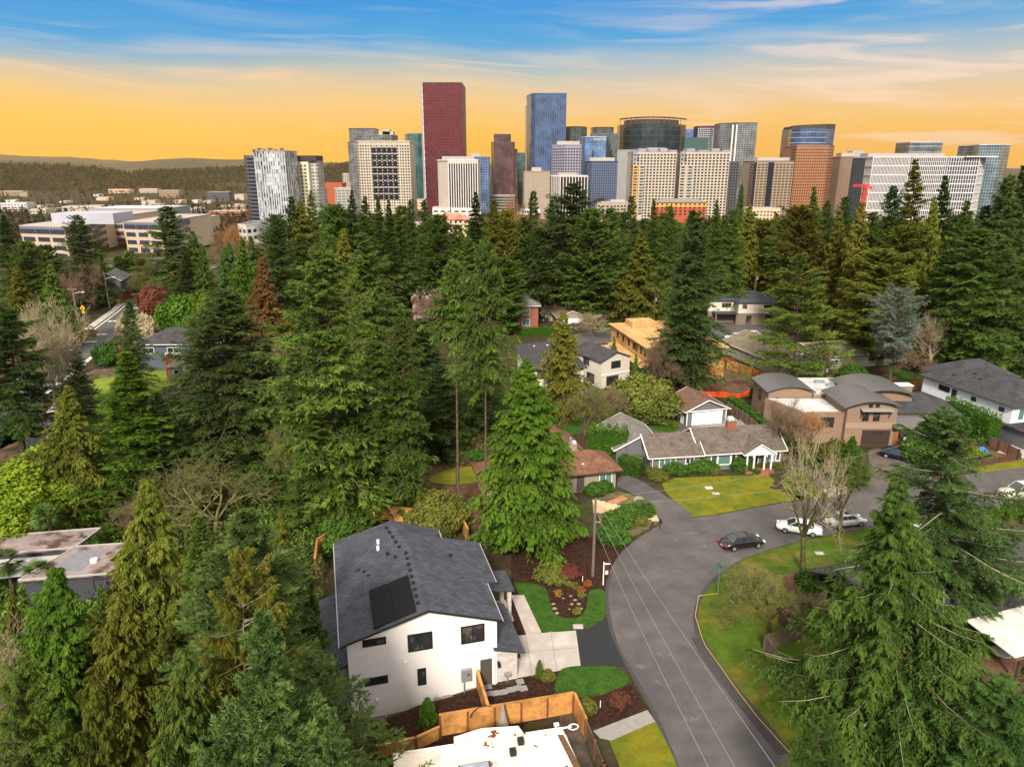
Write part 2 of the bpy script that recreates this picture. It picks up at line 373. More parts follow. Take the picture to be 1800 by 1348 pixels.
sheet('planting_bed', [(900, 1045), (898, 960), (1060, 940), (1110, 945), (1088, 975), (1070, 1005), (1066, 1040), (1062, 1090), (1020, 1100), (905, 1120)], .022, M_MULCH, sm=0)
sheet('lawn', [(899, 1023), (925, 1024), (960, 1030), (966, 1060), (975, 1080), (998, 1088), (1022, 1084), (1032, 1066), (1034, 1038), (1050, 1035), (1064, 1036), (1063, 1060), (1066, 1086),
               (1036, 1104), (1020, 1108), (960, 1112), (945, 1108), (925, 1066)], .038, M_GRASS, sm=1)
# neighbours' lawns, drives and soil
sheet('driveway', [(1086, 838), (1108, 836), (1135, 850), (1170, 872), (1214, 900), (1214, 911), (1180, 914), (1150, 924), (1142, 900), (1125, 876), (1100, 862), (1085, 855)], .042, M_ASPH)
sheet('lawn', [(1163, 849), (1187, 840), (1263, 837), (1309, 836), (1349, 834), (1362, 845), (1352, 858), (1420, 876), (1350, 887), (1250, 906), (1214, 909), (1190, 885), (1170, 866)], .036, M_GRASSY)
sheet('lawn', [(1392, 822), (1410, 826), (1446, 862), (1454, 874), (1405, 878), (1372, 850)], .036, M_GRASSI)
sheet('driveway', [(1397, 800), (1440, 792), (1481, 857), (1446, 861), (1405, 826)], .040, M_ASPHB)
sheet('driveway_apron', [(1446, 861), (1479, 857), (1494, 867), (1456, 875)], .046, M_CONC)
sheet('driveway', [(1526, 792), (1562, 786), (1612, 800), (1640, 845), (1560, 857), (1490, 866), (1530, 845)], .041, M_ASPHB)
sheet('front_garden', [(1640, 800), (1700, 780), (1800, 806), (1800, 822), (1700, 830), (1650, 835)], .021, M_DIRT)
sheet('verge', [(1695, 826), (1800, 807), (1800, 822), (1710, 832)], .028, M_GRASSY)
sheet('island_lawn_ground', [(1345, 969), (1400, 953), (1500, 933), (1640, 906), (1722, 894), (1800, 883), (1960, 863), (1960, 1400), (1430, 1400), (1380, 1322), (1332, 1262), (1290, 1212),
                      (1250, 1160), (1229, 1120), (1224, 1080), (1237, 1040), (1263, 1011), (1300, 986)], .025, M_GRASSI, sm=1)
sheet('bare_ground', [(1395, 1000), (1500, 985), (1480, 1080), (1420, 1085), (1400, 1060), (1370, 1020)], .031, M_DIRT, sm=2)
sheet('bare_ground', [(1480, 960), (1800, 930), (1900, 1200), (1500, 1250)], .030, M_DIRT, sm=1)
sheet('front_garden', [(1055, 870), (1095, 862), (1142, 885), (1150, 924), (1112, 945), (1060, 950), (1050, 900)], .030, mat('dry_moss_bank', (.12, .115, .04), .9, var=.3, vscale=.5, col2=(.09, .06, .035)), sm=1)
sheet('back_lawn', [(750, 838), (800, 822), (850, 818), (905, 826), (880, 838), (820, 852), (760, 850)], .03, M_GRASSY, sm=1)
sheet('woodland_clearing', [(640, 800), (760, 768), (930, 765), (960, 800), (930, 930), (840, 930), (700, 925), (620, 880)], .015, mat('leafy_forest_floor', (.11, .052, .032), .95, .1, var=.5, vscale=.5, col2=(.06, .05, .02)), sm=1)
sheet('back_garden', [(1060, 735), (1180, 700), (1290, 735), (1300, 760), (1140, 790), (1080, 770)], .022, M_ASPHB, sm=0)
sheet('lawn', [(1135, 741), (1160, 736), (1195, 752), (1180, 762), (1150, 757)], .03, M_GRASS, sm=1)
sheet('lawn', [(990, 770), (1060, 748), (1100, 738), (1060, 730), (990, 745)], .028, M_GRASS, sm=1)
sheet('courtyard', [(1207, 752), (1275, 742), (1320, 735), (1330, 748), (1245, 765)], .034, M_CONCG)
sheet('construction_yard', [(1130, 690), (1190, 650), (1290, 640), (1335, 668), (1338, 690), (1230, 700), (1150, 698)], .02, M_DIRT, sm=1)
sheet('side_street', [(1000, 588), (1090, 575), (1240, 560), (1420, 552), (1460, 572), (1300, 590), (1150, 600), (1010, 606)], .024, M_ASPH)
sheet('lawn', [(1035, 563), (1075, 561), (1150, 566), (1160, 575), (1060, 588), (1038, 578)], .028, M_GRASS, sm=1)
sheet('lawn', [(1560, 625), (1600, 612), (1650, 618), (1665, 650), (1610, 672), (1562, 668)], .028, M_GRASS, sm=1)
sheet('lawn', [(1462, 640), (1495, 640), (1500, 658), (1462, 662)], .028, M_GRASSI, sm=1)
sheet('lawn', [(150, 668), (190, 658), (320, 640), (330, 670), (250, 690), (170, 696)], .028, mat('bright_lawn', (.13, .21, .01), .9, var=.2, vscale=.4, col2=(.19, .20, .02)), sm=1)
sheet('lawn', [(85, 935), (180, 930), (200, 945), (190, 965), (110, 968)], .028, M_GRASS, sm=1)
sheet('lawn', [(230, 480), (300, 472), (330, 500), (250, 512)], .028, M_GRASSI, sm=1)
sheet('forecourt', [(0, 770), (60, 750), (90, 760), (70, 800), (20, 810), (0, 812)], .03, M_DIRT)
sheet('parking_bay', [(30, 790), (60, 758), (100, 750), (110, 790)], .036, M_ASPH)
# west avenue
AVE_L = [(0, 745), (0, 690), (53, 657), (158, 583), (200, 552), (238, 521), (262, 500), (275, 478), (283, 462)]
AVE_R = [(296, 462), (292, 480), (284, 502), (262, 544), (219, 578), (170, 619), (150, 636), (128, 655), (75, 692), (60, 720), (100, 740), (60, 762), (0, 790)]
sheet('avenue', AVE_L + AVE_R, .03, M_ASPH)
sheet('sidewalk', [(0, 680), (50, 650), (150, 576), (195, 545), (225, 515), (245, 500), (252, 505), (238, 519), (200, 550), (158, 581), (53, 655), (0, 688)], .05, M_CONC)
for a in ([(53, 659), (158, 585), (200, 554), (236, 524)], [(46, 662), (60, 652)], [(264, 543), (240, 561), (219, 580)], [(172, 617), (152, 634), (128, 655), (104, 672), (78, 692)], [(176, 617), (156, 634), (132, 655), (108, 672), (82, 692)]):
    strip(a, .35, .045, M_PAINTW, 'lane_line')
for k in range(5):
    strip([(190 + k * 9, 565.5 - k * .4), (197 + k * 9, 564.5 - k * .4)], 1.3, .046, M_PAINTW, 'crosswalk_bar', sm=0)
    strip([(82 + k * 3, 725 - k * 4), (98 + k * 3, 722 - k * 4)], .45, .046, M_PAINTW, 'crosswalk_bar', sm=0)
for px, py in ((178, 588), (160, 601), (238, 542)):     # turn arrows in the middle lane
    x, y = G(px, py); a = .9
    pts = [(-1.3, .9), (-.2, .9), (-.2, .5), (.6, .5), (.6, -.2), (1.4, -.2), (.5, -1.1), (-.4, -.2), (.25, -.2), (.25, .15), (-.2, .15), (-.2, -.3), (-1.3, .3)]
    sheet('turn_arrow', [(x + p * cos(a) - q * sin(a), y + p * sin(a) + q * cos(a)) for p, q in pts], .047, M_PAINTW, world=True)

sheet('parking_lot', [(0, 452), (60, 446), (430, 440), (440, 500), (300, 500), (120, 492), (0, 500)], .02, mat('car_park_asphalt', (.14, .115, .10), .9, var=.3, vscale=.08, col2=(.085, .06, .045)))

crk = mat('road_crack_tar', (.045, .043, .043), .8)
for pts in ([(1075, 1060), (1110, 1071), (1150, 1066), (1190, 1080), (1218, 1078)], [(1400, 895), (1470, 905), (1560, 880), (1640, 870)]):
    strip(pts, .04, .0385, crk, 'road_crack', sm=2)
HAZE = 3.6e-5
# ------------------------------------------------------------------ plants: shared prototype meshes
def foliage_mat(name, dark, light, rough=.65, trans=.26, rnd=.30):
    m = bpy.data.materials.new(name); m.use_nodes = True; nt = m.node_tree; N = nt.nodes.new; L = nt.links.new
    p = nt.nodes['Principled BSDF']; p.inputs['Roughness'].default_value = rough; p.inputs['Specular IOR Level'].default_value = .12
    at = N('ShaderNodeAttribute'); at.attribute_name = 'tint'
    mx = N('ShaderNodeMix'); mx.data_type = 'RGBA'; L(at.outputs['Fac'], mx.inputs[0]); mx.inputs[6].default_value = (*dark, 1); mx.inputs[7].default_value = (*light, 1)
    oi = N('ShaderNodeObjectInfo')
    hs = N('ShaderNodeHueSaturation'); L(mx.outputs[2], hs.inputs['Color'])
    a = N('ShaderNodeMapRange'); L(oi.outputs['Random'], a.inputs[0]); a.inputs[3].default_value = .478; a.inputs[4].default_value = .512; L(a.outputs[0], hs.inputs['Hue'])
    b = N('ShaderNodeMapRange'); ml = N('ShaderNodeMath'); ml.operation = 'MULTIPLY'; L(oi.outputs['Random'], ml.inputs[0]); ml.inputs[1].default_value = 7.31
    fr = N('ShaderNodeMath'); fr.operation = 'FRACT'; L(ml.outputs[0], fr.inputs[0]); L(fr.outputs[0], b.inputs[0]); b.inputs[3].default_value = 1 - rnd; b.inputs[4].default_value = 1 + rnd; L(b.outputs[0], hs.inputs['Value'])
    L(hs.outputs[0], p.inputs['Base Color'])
    if trans:
        tr = N('ShaderNodeBsdfTranslucent'); L(hs.outputs[0], tr.inputs[0]); ms = N('ShaderNodeMixShader'); ms.inputs[0].default_value = trans
        L(p.outputs[0], ms.inputs[1]); L(tr.outputs[0], ms.inputs[2]); L(ms.outputs[0], nt.nodes['Material Output'].inputs[0])
    MATS[name] = m; return m
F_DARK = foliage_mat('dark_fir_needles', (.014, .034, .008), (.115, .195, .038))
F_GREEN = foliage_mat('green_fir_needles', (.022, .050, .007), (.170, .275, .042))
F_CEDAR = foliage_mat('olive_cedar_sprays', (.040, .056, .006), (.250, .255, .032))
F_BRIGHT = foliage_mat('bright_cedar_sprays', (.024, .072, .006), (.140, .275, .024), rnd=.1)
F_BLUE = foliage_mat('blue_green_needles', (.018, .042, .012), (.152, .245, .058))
F_RUST = foliage_mat('rusty_cedar_sprays', (.12, .065, .018), (.27, .155, .045), rnd=.1)
F_SILVER = foliage_mat('silver_blue_needles', (.075, .10, .075), (.25, .30, .235), rnd=.05)
F_LIME = foliage_mat('yellow_green_needles', (.06, .105, .012), (.20, .26, .045), rnd=.08)
F_LEAF = foliage_mat('bright_broad_leaves', (.06, .13, .010), (.23, .33, .022), rnd=.08)
F_LAUREL = foliage_mat('laurel_leaves', (.020, .065, .010), (.085, .19, .025), rnd=.15)
F_HEDGE = foliage_mat('arborvitae_sprays', (.030, .085, .008), (.11, .21, .020), rnd=.1)
F_OLIVE = foliage_mat('olive_shrub_leaves', (.07, .085, .015), (.20, .21, .04), rnd=.15)
F_RED = foliage_mat('russet_leaves', (.10, .038, .022), (.22, .085, .05), rnd=.15)
F_PINK = foliage_mat('pink_blossom', (.38, .22, .22), (.68, .46, .45), rnd=.05)
F_CREAM = foliage_mat('cream_blossom', (.36, .30, .16), (.66, .58, .36), rnd=.05)
F_ORANGE = foliage_mat('orange_brown_leaves', (.20, .085, .02), (.38, .18, .05), rnd=.1)

def tri_mesh(name, P, tint):
    """P: (n,3,3) triangles"""
    n = len(P); me = bpy.data.meshes.new(name); me.vertices.add(n * 3); me.vertices.foreach_set('co', P.astype(np.float32).ravel())
    me.loops.add(n * 3); me.loops.foreach_set('vertex_index', np.arange(n * 3, dtype=np.int32)); me.polygons.add(n)
    me.polygons.foreach_set('loop_start', np.arange(0, n * 3, 3, dtype=np.int32)); me.update()
    a = me.attributes.new('tint', 'FLOAT', 'FACE'); a.data.foreach_set('value', np.clip(tint, 0, 1).astype(np.float32)); return me
def tube_mesh(name, A, B, ra, rb, n=3):
    """A,B (m,3) segment ends -> one mesh of open tubes"""
    m = len(A); d = B - A; d /= np.linalg.norm(d, axis=1, keepdims=True) + 1e-9
    ref = np.where(np.abs(d[:, 2:3]) > .9, np.array([[1., 0, 0]]), np.array([[0, 0, 1.]])); a = np.cross(d, ref); a /= np.linalg.norm(a, axis=1, keepdims=True) + 1e-9; b = np.cross(d, a)
    ang = np.arange(n) * 2 * pi / n; ring = a[:, None] * np.cos(ang)[None, :, None] + b[:, None] * np.sin(ang)[None, :, None]
    V = np.concatenate([A[:, None] + ring * ra[:, None, None], B[:, None] + ring * rb[:, None, None]], 1)
    base = (np.arange(m) * 2 * n)[:, None]; F = np.stack([np.stack([base[:, 0] + k, base[:, 0] + (k + 1) % n, base[:, 0] + n + (k + 1) % n, base[:, 0] + n + k], 1) for k in range(n)], 1).reshape(-1, 4)
    me = bpy.data.meshes.new(name); me.vertices.add(m * 2 * n); me.vertices.foreach_set('co', V.astype(np.float32).ravel())
    me.loops.add(len(F) * 4); me.loops.foreach_set('vertex_index', F.astype(np.int32).ravel()); me.polygons.add(len(F))
    me.polygons.foreach_set('loop_start', np.arange(0, len(F) * 4, 4, dtype=np.int32)); me.polygons.foreach_set('use_smooth', np.ones(len(F), bool)); me.update(); return me

def conifer(seed, h, R, nb, nl, nc, cl, cw, t0=.06, style='fir', gap=.25, limb=.035, trunk=.011, showl=1.0, thin=None):
    """branches (nb) > branchlets (nl each) > needle sprays (nc each)"""
    r = np.random.default_rng(seed); k = (np.arange(nb) + .5) / nb
    q = k ** {'fir': .80, 'cedar': .85, 'spruce': .85, 'flat': .75}.get(style, .85)         # 0 low .. 1 top
    t = t0 + (1 - t0) * q; t = np.clip(t + r.normal(0, .006, nb), t0, .995)
    az = np.arange(nb) * 2.39996 + r.normal(0, .5, nb); zc = t * h
    prof = {'fir': lambda q: np.minimum(1, (q + .10) / .28) * (1 - q) ** .62 * .98 + .05 * (1 - q) + .015,
            'weep': lambda q: np.minimum(1, (q + .15) / .25) * (1 - q) ** 1.15 + .02,
            'cedar': lambda q: np.minimum(1, (q + .25) / .38) * (1 - q) ** .95 + .012,
            'spruce': lambda q: np.minimum(1, (q + .30) / .40) * (1 - q) ** .95 + .008,
            'column': lambda q: np.minimum(1, (q + .10) / .3) * (1 - q) ** .45 * .95 + .02,
            'flat': lambda q: np.minimum(1, (q + .25) / .4) * (1 - q) ** .85 + .03}[style](q)
    lobes = 1 + gap * .6 * np.sin(az * 2 + 5 * t + seed) + gap * .5 * np.sin(az * 3 - 9 * t + 2 * seed)
    Lb = R * prof * lobes * r.uniform(1 - gap, 1 + gap * .6, nb)
    if thin: Lb = np.where((q > thin[0]) & (q < thin[1]) & (r.random(nb) < thin[2]), .05 * R, Lb)
    Lb = np.maximum(Lb, .02 * R)
    weep = style == 'weep'
    if style == 'fir': e = -.22 + .95 * q ** 2 + r.normal(0, .12, nb); dr = .10 + .30 * (1 - q); up = .22
    elif weep: e = -.12 + .7 * q ** 2 + r.normal(0, .10, nb); dr = .35 + .2 * (1 - q); up = .34
    elif style == 'cedar': e = .05 + .75 * q ** 2 + r.normal(0, .1, nb); dr = .45 + .25 * (1 - q); up = .28
    elif style == 'spruce': e = -.06 + .55 * q ** 1.5 + r.normal(0, .1, nb); dr = .12 + .1 * (1 - q); up = .12
    elif style == 'flat': e = .10 + .7 * q ** 2 + r.normal(0, .08, nb); dr = np.full(nb, .10); up = .02
    else: e = .5 + .6 * q + r.normal(0, .15, nb); dr = np.full(nb, .3); up = .1
    dirx, diry = np.cos(az), np.sin(az)
    def pos(i, s):
        return np.stack([dirx[i] * Lb[i] * s, diry[i] * Lb[i] * s, zc[i] + Lb[i] * (e[i] * s - dr[i] * s ** 2 + up * s ** 4)], -1)
    # branchlets
    bi = np.repeat(np.arange(nb), nl); n1 = len(bi); s = (np.tile((np.arange(nl) + .5) / nl, nb) + r.uniform(-.5, .5, n1) / nl)
    s = .12 + .88 * s; side = np.where(r.random(n1) < .5, -1., 1.)
    ll = Lb[bi] * (.42 * (1 - s) ** .7 + .10) * r.uniform(.6, 1.2, n1) + .15
    fwd = .75; lat = .65; hang = {'weep': .70, 'fir': .28, 'cedar': .75, 'spruce': .10, 'column': .2, 'flat': .03}[style]
    P0 = pos(bi, s); ox, oy = dirx[bi], diry[bi]
    D = np.stack([ox * fwd - oy * lat * side, oy * fwd + ox * lat * side, -hang + .35 * e[bi] + r.normal(0, .14, n1)], -1); D /= np.linalg.norm(D, axis=1, keepdims=True)
    # sprays
    ci = np.repeat(np.arange(n1), nc); n2 = len(ci); w = r.uniform(0, 1, n2)
    C = P0[ci] + D[ci] * (ll[ci] * w)[:, None]; C[:, 2] -= hang * .45 * ll[ci] * w ** 2
    C += r.normal(0, .06, (n2, 3)) * (ll[ci])[:, None] * .5
    sd = r.choice([-1., 1.], n2); pd = np.stack([-D[ci][:, 1], D[ci][:, 0], np.zeros(n2)], -1)
    dd = D[ci] * .7 + pd * (sd * .55)[:, None] + r.normal(0, .28, (n2, 3))
    dd[:, 2] += {'weep': -.75, 'fir': -.20, 'cedar': -.85, 'spruce': .30, 'column': -.2, 'flat': .03}[style]; dd /= np.linalg.norm(dd, axis=1, keepdims=True)
    wv = np.cross(dd, r.normal(0, 1, (n2, 3)) * np.array([.6, .6, 1.4])); wv /= np.linalg.norm(wv, axis=1, keepdims=True) + 1e-6
    sz = r.uniform(.6, 1.25, n2) * (1 - .45 * q[bi][ci]); sl = cl * sz; sw = cw * sz
    T = np.stack([C - wv * sw[:, None] * .5, C + wv * sw[:, None] * .5, C + dd * sl[:, None]], 1)
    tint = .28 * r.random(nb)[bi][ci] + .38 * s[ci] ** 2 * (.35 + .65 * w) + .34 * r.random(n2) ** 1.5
    crown = tri_mesh('crown', T, tint)
    # wood
    zz = np.linspace(0, h * .97, 9); wob = r.normal(0, .0022 * h, (9, 2)).cumsum(0) * .5; wob[0] = 0; wob *= 0.6
    TP = np.column_stack([wob, zz]); TP[:, :2] *= np.linspace(0, 1, 9)[:, None] * 0 + .0
    tr = h * trunk * (1 - np.linspace(0, 1, 9) * .94)
    A = TP[:-1]; B = TP[1:]
    ns = 4; sel = np.arange(nb)[r.random(nb) < showl]
    AA = [A]; BB = [B]; RA = [tr[:-1]]; RB = [tr[1:]]
    lim = Lb[sel] * limb * .55 + .012
    for j in range(ns):
        AA.append(pos(sel, np.full(len(sel), j / ns))); BB.append(pos(sel, np.full(len(sel), (j + 1) / ns * .99))); RA.append(lim * (1 - j / ns * .85)); RB.append(lim * (1 - (j + 1) / ns * .85))
    wood = tube_mesh('trunk', np.concatenate(AA), np.concatenate(BB), np.concatenate(RA), np.concatenate(RB), 4)
    return dict(crown=crown, trunk=wood, h=h, R=R)

def bare_tree(seed, h, R, levels=5, spread=.55, kids=4, start=.18, r0=.022, up=.25, twig=.012, vase=False):
    r = np.random.default_rng(seed)
    A = [np.zeros((1, 3))]; B = [np.array([[0, 0, h * start]])]; RA = [np.array([h * r0])]; RB = [np.array([h * r0 * .8])]
    st = np.repeat(np.array([[0, 0, h * start]]), 5, 0); n = 5; az = np.arange(5) * 2 * pi / 5 + r.random(5)
    sp = spread; D = np.stack([np.cos(az) * sp, np.sin(az) * sp, np.ones(5) * (1.1 if not vase else 1.6)], -1) + r.normal(0, .12, (5, 3)); D[0] = [0.1, 0, 1.3]
    D /= np.linalg.norm(D, axis=1, keepdims=True); ln = np.full(5, h * .34) * r.uniform(.8, 1.15, 5); rad = np.full(5, h * r0 * .55)
    allA, allB = [], []
    for lv in range(levels):
        nseg = 3; p = st; d = D; pts = [p]
        for j in range(nseg):
            d = d + r.normal(0, .13, d.shape) + np.array([0, 0, up * .22]); d /= np.linalg.norm(d, axis=1, keepdims=True)
            q = p + d * (ln / nseg)[:, None]; f0 = 1 - j / nseg * .45; f1 = 1 - (j + 1) / nseg * .45
            A.append(p); B.append(q); RA.append(np.maximum(rad * f0, twig)); RB.append(np.maximum(rad * f1, twig * .8)); p = q; pts.append(q)
        if lv == levels - 1: break
        ns, nd, nln, nr = [], [], [], []
        for c in range(kids):
            w = r.uniform(.35, 1, len(st)) if c else np.ones(len(st)); idx = np.clip((w * nseg).astype(int), 0, nseg - 1); fr = w * nseg - idx
            P = np.stack(pts, 0); pp = P[idx, np.arange(len(st))] * (1 - fr)[:, None] + P[idx + 1, np.arange(len(st))] * fr[:, None]
            dd = d * .8 + r.normal(0, .55, d.shape) + np.array([0, 0, up]); dd /= np.linalg.norm(dd, axis=1, keepdims=True)
            ns.append(pp); nd.append(dd); nln.append(ln * r.uniform(.5, .78, len(ln))); nr.append(rad * .52)
        st, D, ln, rad = np.concatenate(ns), np.concatenate(nd), np.concatenate(nln), np.concatenate(nr)
    A, B, RA, RB = map(np.concatenate, (A, B, RA, RB))
    P = np.concatenate([A, B]); hh = P[:, 2].max(); rr = np.percentile(np.hypot(P[:, 0], P[:, 1]), 97)
    sc = np.array([R / rr, R / rr, h / hh]); big = RA > h * r0 * .16
    w = tube_mesh('trunk', A[big] * sc, B[big] * sc, RA[big], RB[big], 6); c = tube_mesh('crown', A[~big] * sc, B[~big] * sc, RA[~big], RB[~big], 3)
    return dict(crown=c, trunk=w, h=h, R=R)

def leafball(seed, R, h, n, leaf, lumps=.22, core=True, stem=True, cone=0.0, lift=0.0):
    """rounded or conical leafy mass: leaves spread over lumpy shells"""
    r = np.random.default_rng(seed); v = r.normal(0, 1, (n, 3)); v /= np.linalg.norm(v, axis=1, keepdims=True); v[:, 2] = np.abs(v[:, 2]) * 1.0 - .35 * (r.random(n) < .4)
    ls = r.normal(0, 1, (26, 3)); ls /= np.linalg.norm(ls, axis=1, keepdims=True); ls[:, 2] = np.abs(ls[:, 2])
    lf = np.exp(-((1 - v @ ls.T) / .06)).max(1)
    rad = (1 - lumps + lumps * lf * 1.2) * r.uniform(.70, 1.0, n) ** .6
    zz = np.clip(v[:, 2] * rad, -.3, 1.2); w = (1 - cone * np.clip(zz, 0, 1)) if cone else 1
    C = np.stack([v[:, 0] * rad * R * w, v[:, 1] * rad * R * w, lift + (zz + .3) / 1.3 * (h - lift)], -1)
    nn = v + r.normal(0, .7, (n, 3)); nn /= np.linalg.norm(nn, axis=1, keepdims=True)
    a = np.cross(nn, r.normal(0, 1, (n, 3))); a /= np.linalg.norm(a, axis=1, keepdims=True); b = np.cross(nn, a); s = leaf * r.uniform(.6, 1.3, n)[:, None]
    T = np.stack([C - a * s * .5, C + a * s * .5, C + b * s * 1.1], 1)
    tint = .2 + .45 * lf + .3 * r.random(n) - .1
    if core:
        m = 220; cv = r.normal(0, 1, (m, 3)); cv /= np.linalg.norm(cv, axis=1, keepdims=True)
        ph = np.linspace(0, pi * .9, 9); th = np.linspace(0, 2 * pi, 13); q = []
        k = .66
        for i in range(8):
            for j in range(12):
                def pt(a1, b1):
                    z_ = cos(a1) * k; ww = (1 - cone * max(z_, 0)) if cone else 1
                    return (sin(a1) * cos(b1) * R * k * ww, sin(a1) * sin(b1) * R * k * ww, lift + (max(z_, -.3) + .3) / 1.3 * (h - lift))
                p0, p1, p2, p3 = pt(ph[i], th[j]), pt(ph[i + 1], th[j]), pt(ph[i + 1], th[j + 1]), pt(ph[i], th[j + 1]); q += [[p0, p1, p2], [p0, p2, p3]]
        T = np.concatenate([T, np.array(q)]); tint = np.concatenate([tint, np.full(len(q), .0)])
    cr = tri_mesh('crown', T, tint); tk = None
    if stem:
        a5 = np.linspace(0, 2 * pi, 6)[:-1]; A = np.concatenate([[[0, 0, 0]], np.zeros((5, 3)) + [0, 0, lift * .8 + .05 * h]]); B = np.concatenate([[[0, 0, lift + .3 * h]], np.stack([np.cos(a5) * R * .6, np.sin(a5) * R * .6, np.full(5, lift + .45 * (h - lift))], -1)])
        tk = tube_mesh('trunk', A, B, np.full(6, h * .02 + .03), np.full(6, h * .012), 5)
    return dict(crown=cr, trunk=tk, h=h, R=R)
def hedge_mesh(L, W, H, leaf, dens, seed=1, top=.15, peaks=0):
    r = np.random.default_rng(seed); n = int((L * H * 2 + L * W + W * H * 2) * dens); u = r.random(n) * L; v = (r.random(n) - .5) * W; w = r.random(n) ** .8 * H
    f = r.random(n); v = np.where(f < .42, -W / 2, np.where(f < .7, W / 2, v)); w = np.where((f >= .7) & (f < .92), H, w); u = np.where(f > .92, np.where(r.random(n) < .5, 0, L), u)
    bump = .5 + .5 * np.sin(u * 2.2 + 1.3 * np.sin(u * .7)) * np.sin(w * 1.7 + u); top_s = 1 - top * (1 - np.abs(np.sin(u * (pi / 1.1))) if peaks else .5 + .5 * np.sin(u * 1.9 + np.sin(u * 3.7)))
    v = v * (.8 + .22 * bump) * (1 - .35 * (w / H) ** 2 * bool(peaks)); w = w * top_s
    C = np.stack([u, v, w], -1) + r.normal(0, .07, (n, 3)); nn = r.normal(0, 1, (n, 3)); a = np.cross(nn, r.normal(0, 1, (n, 3))); a /= np.linalg.norm(a, axis=1, keepdims=True); b = np.cross(nn, a); b /= np.linalg.norm(b, axis=1, keepdims=True); s = (leaf * r.uniform(.6, 1.3, n))[:, None]
    T = np.stack([C - a * s * .5, C + a * s * .5, C + b * s * 1.1], 1); tint = .15 + .4 * bump + .35 * r.random(n)
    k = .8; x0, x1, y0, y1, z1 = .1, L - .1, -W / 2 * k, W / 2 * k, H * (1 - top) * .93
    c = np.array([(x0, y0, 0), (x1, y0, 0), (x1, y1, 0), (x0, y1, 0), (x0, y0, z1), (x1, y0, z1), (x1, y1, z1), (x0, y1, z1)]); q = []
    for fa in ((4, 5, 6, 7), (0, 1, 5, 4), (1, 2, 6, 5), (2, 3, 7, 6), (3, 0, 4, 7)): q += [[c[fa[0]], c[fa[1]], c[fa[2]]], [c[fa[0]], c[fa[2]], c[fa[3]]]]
    T = np.concatenate([T, np.array(q)]); return tri_mesh('foliage', T, np.concatenate([tint, np.zeros(len(q))]))

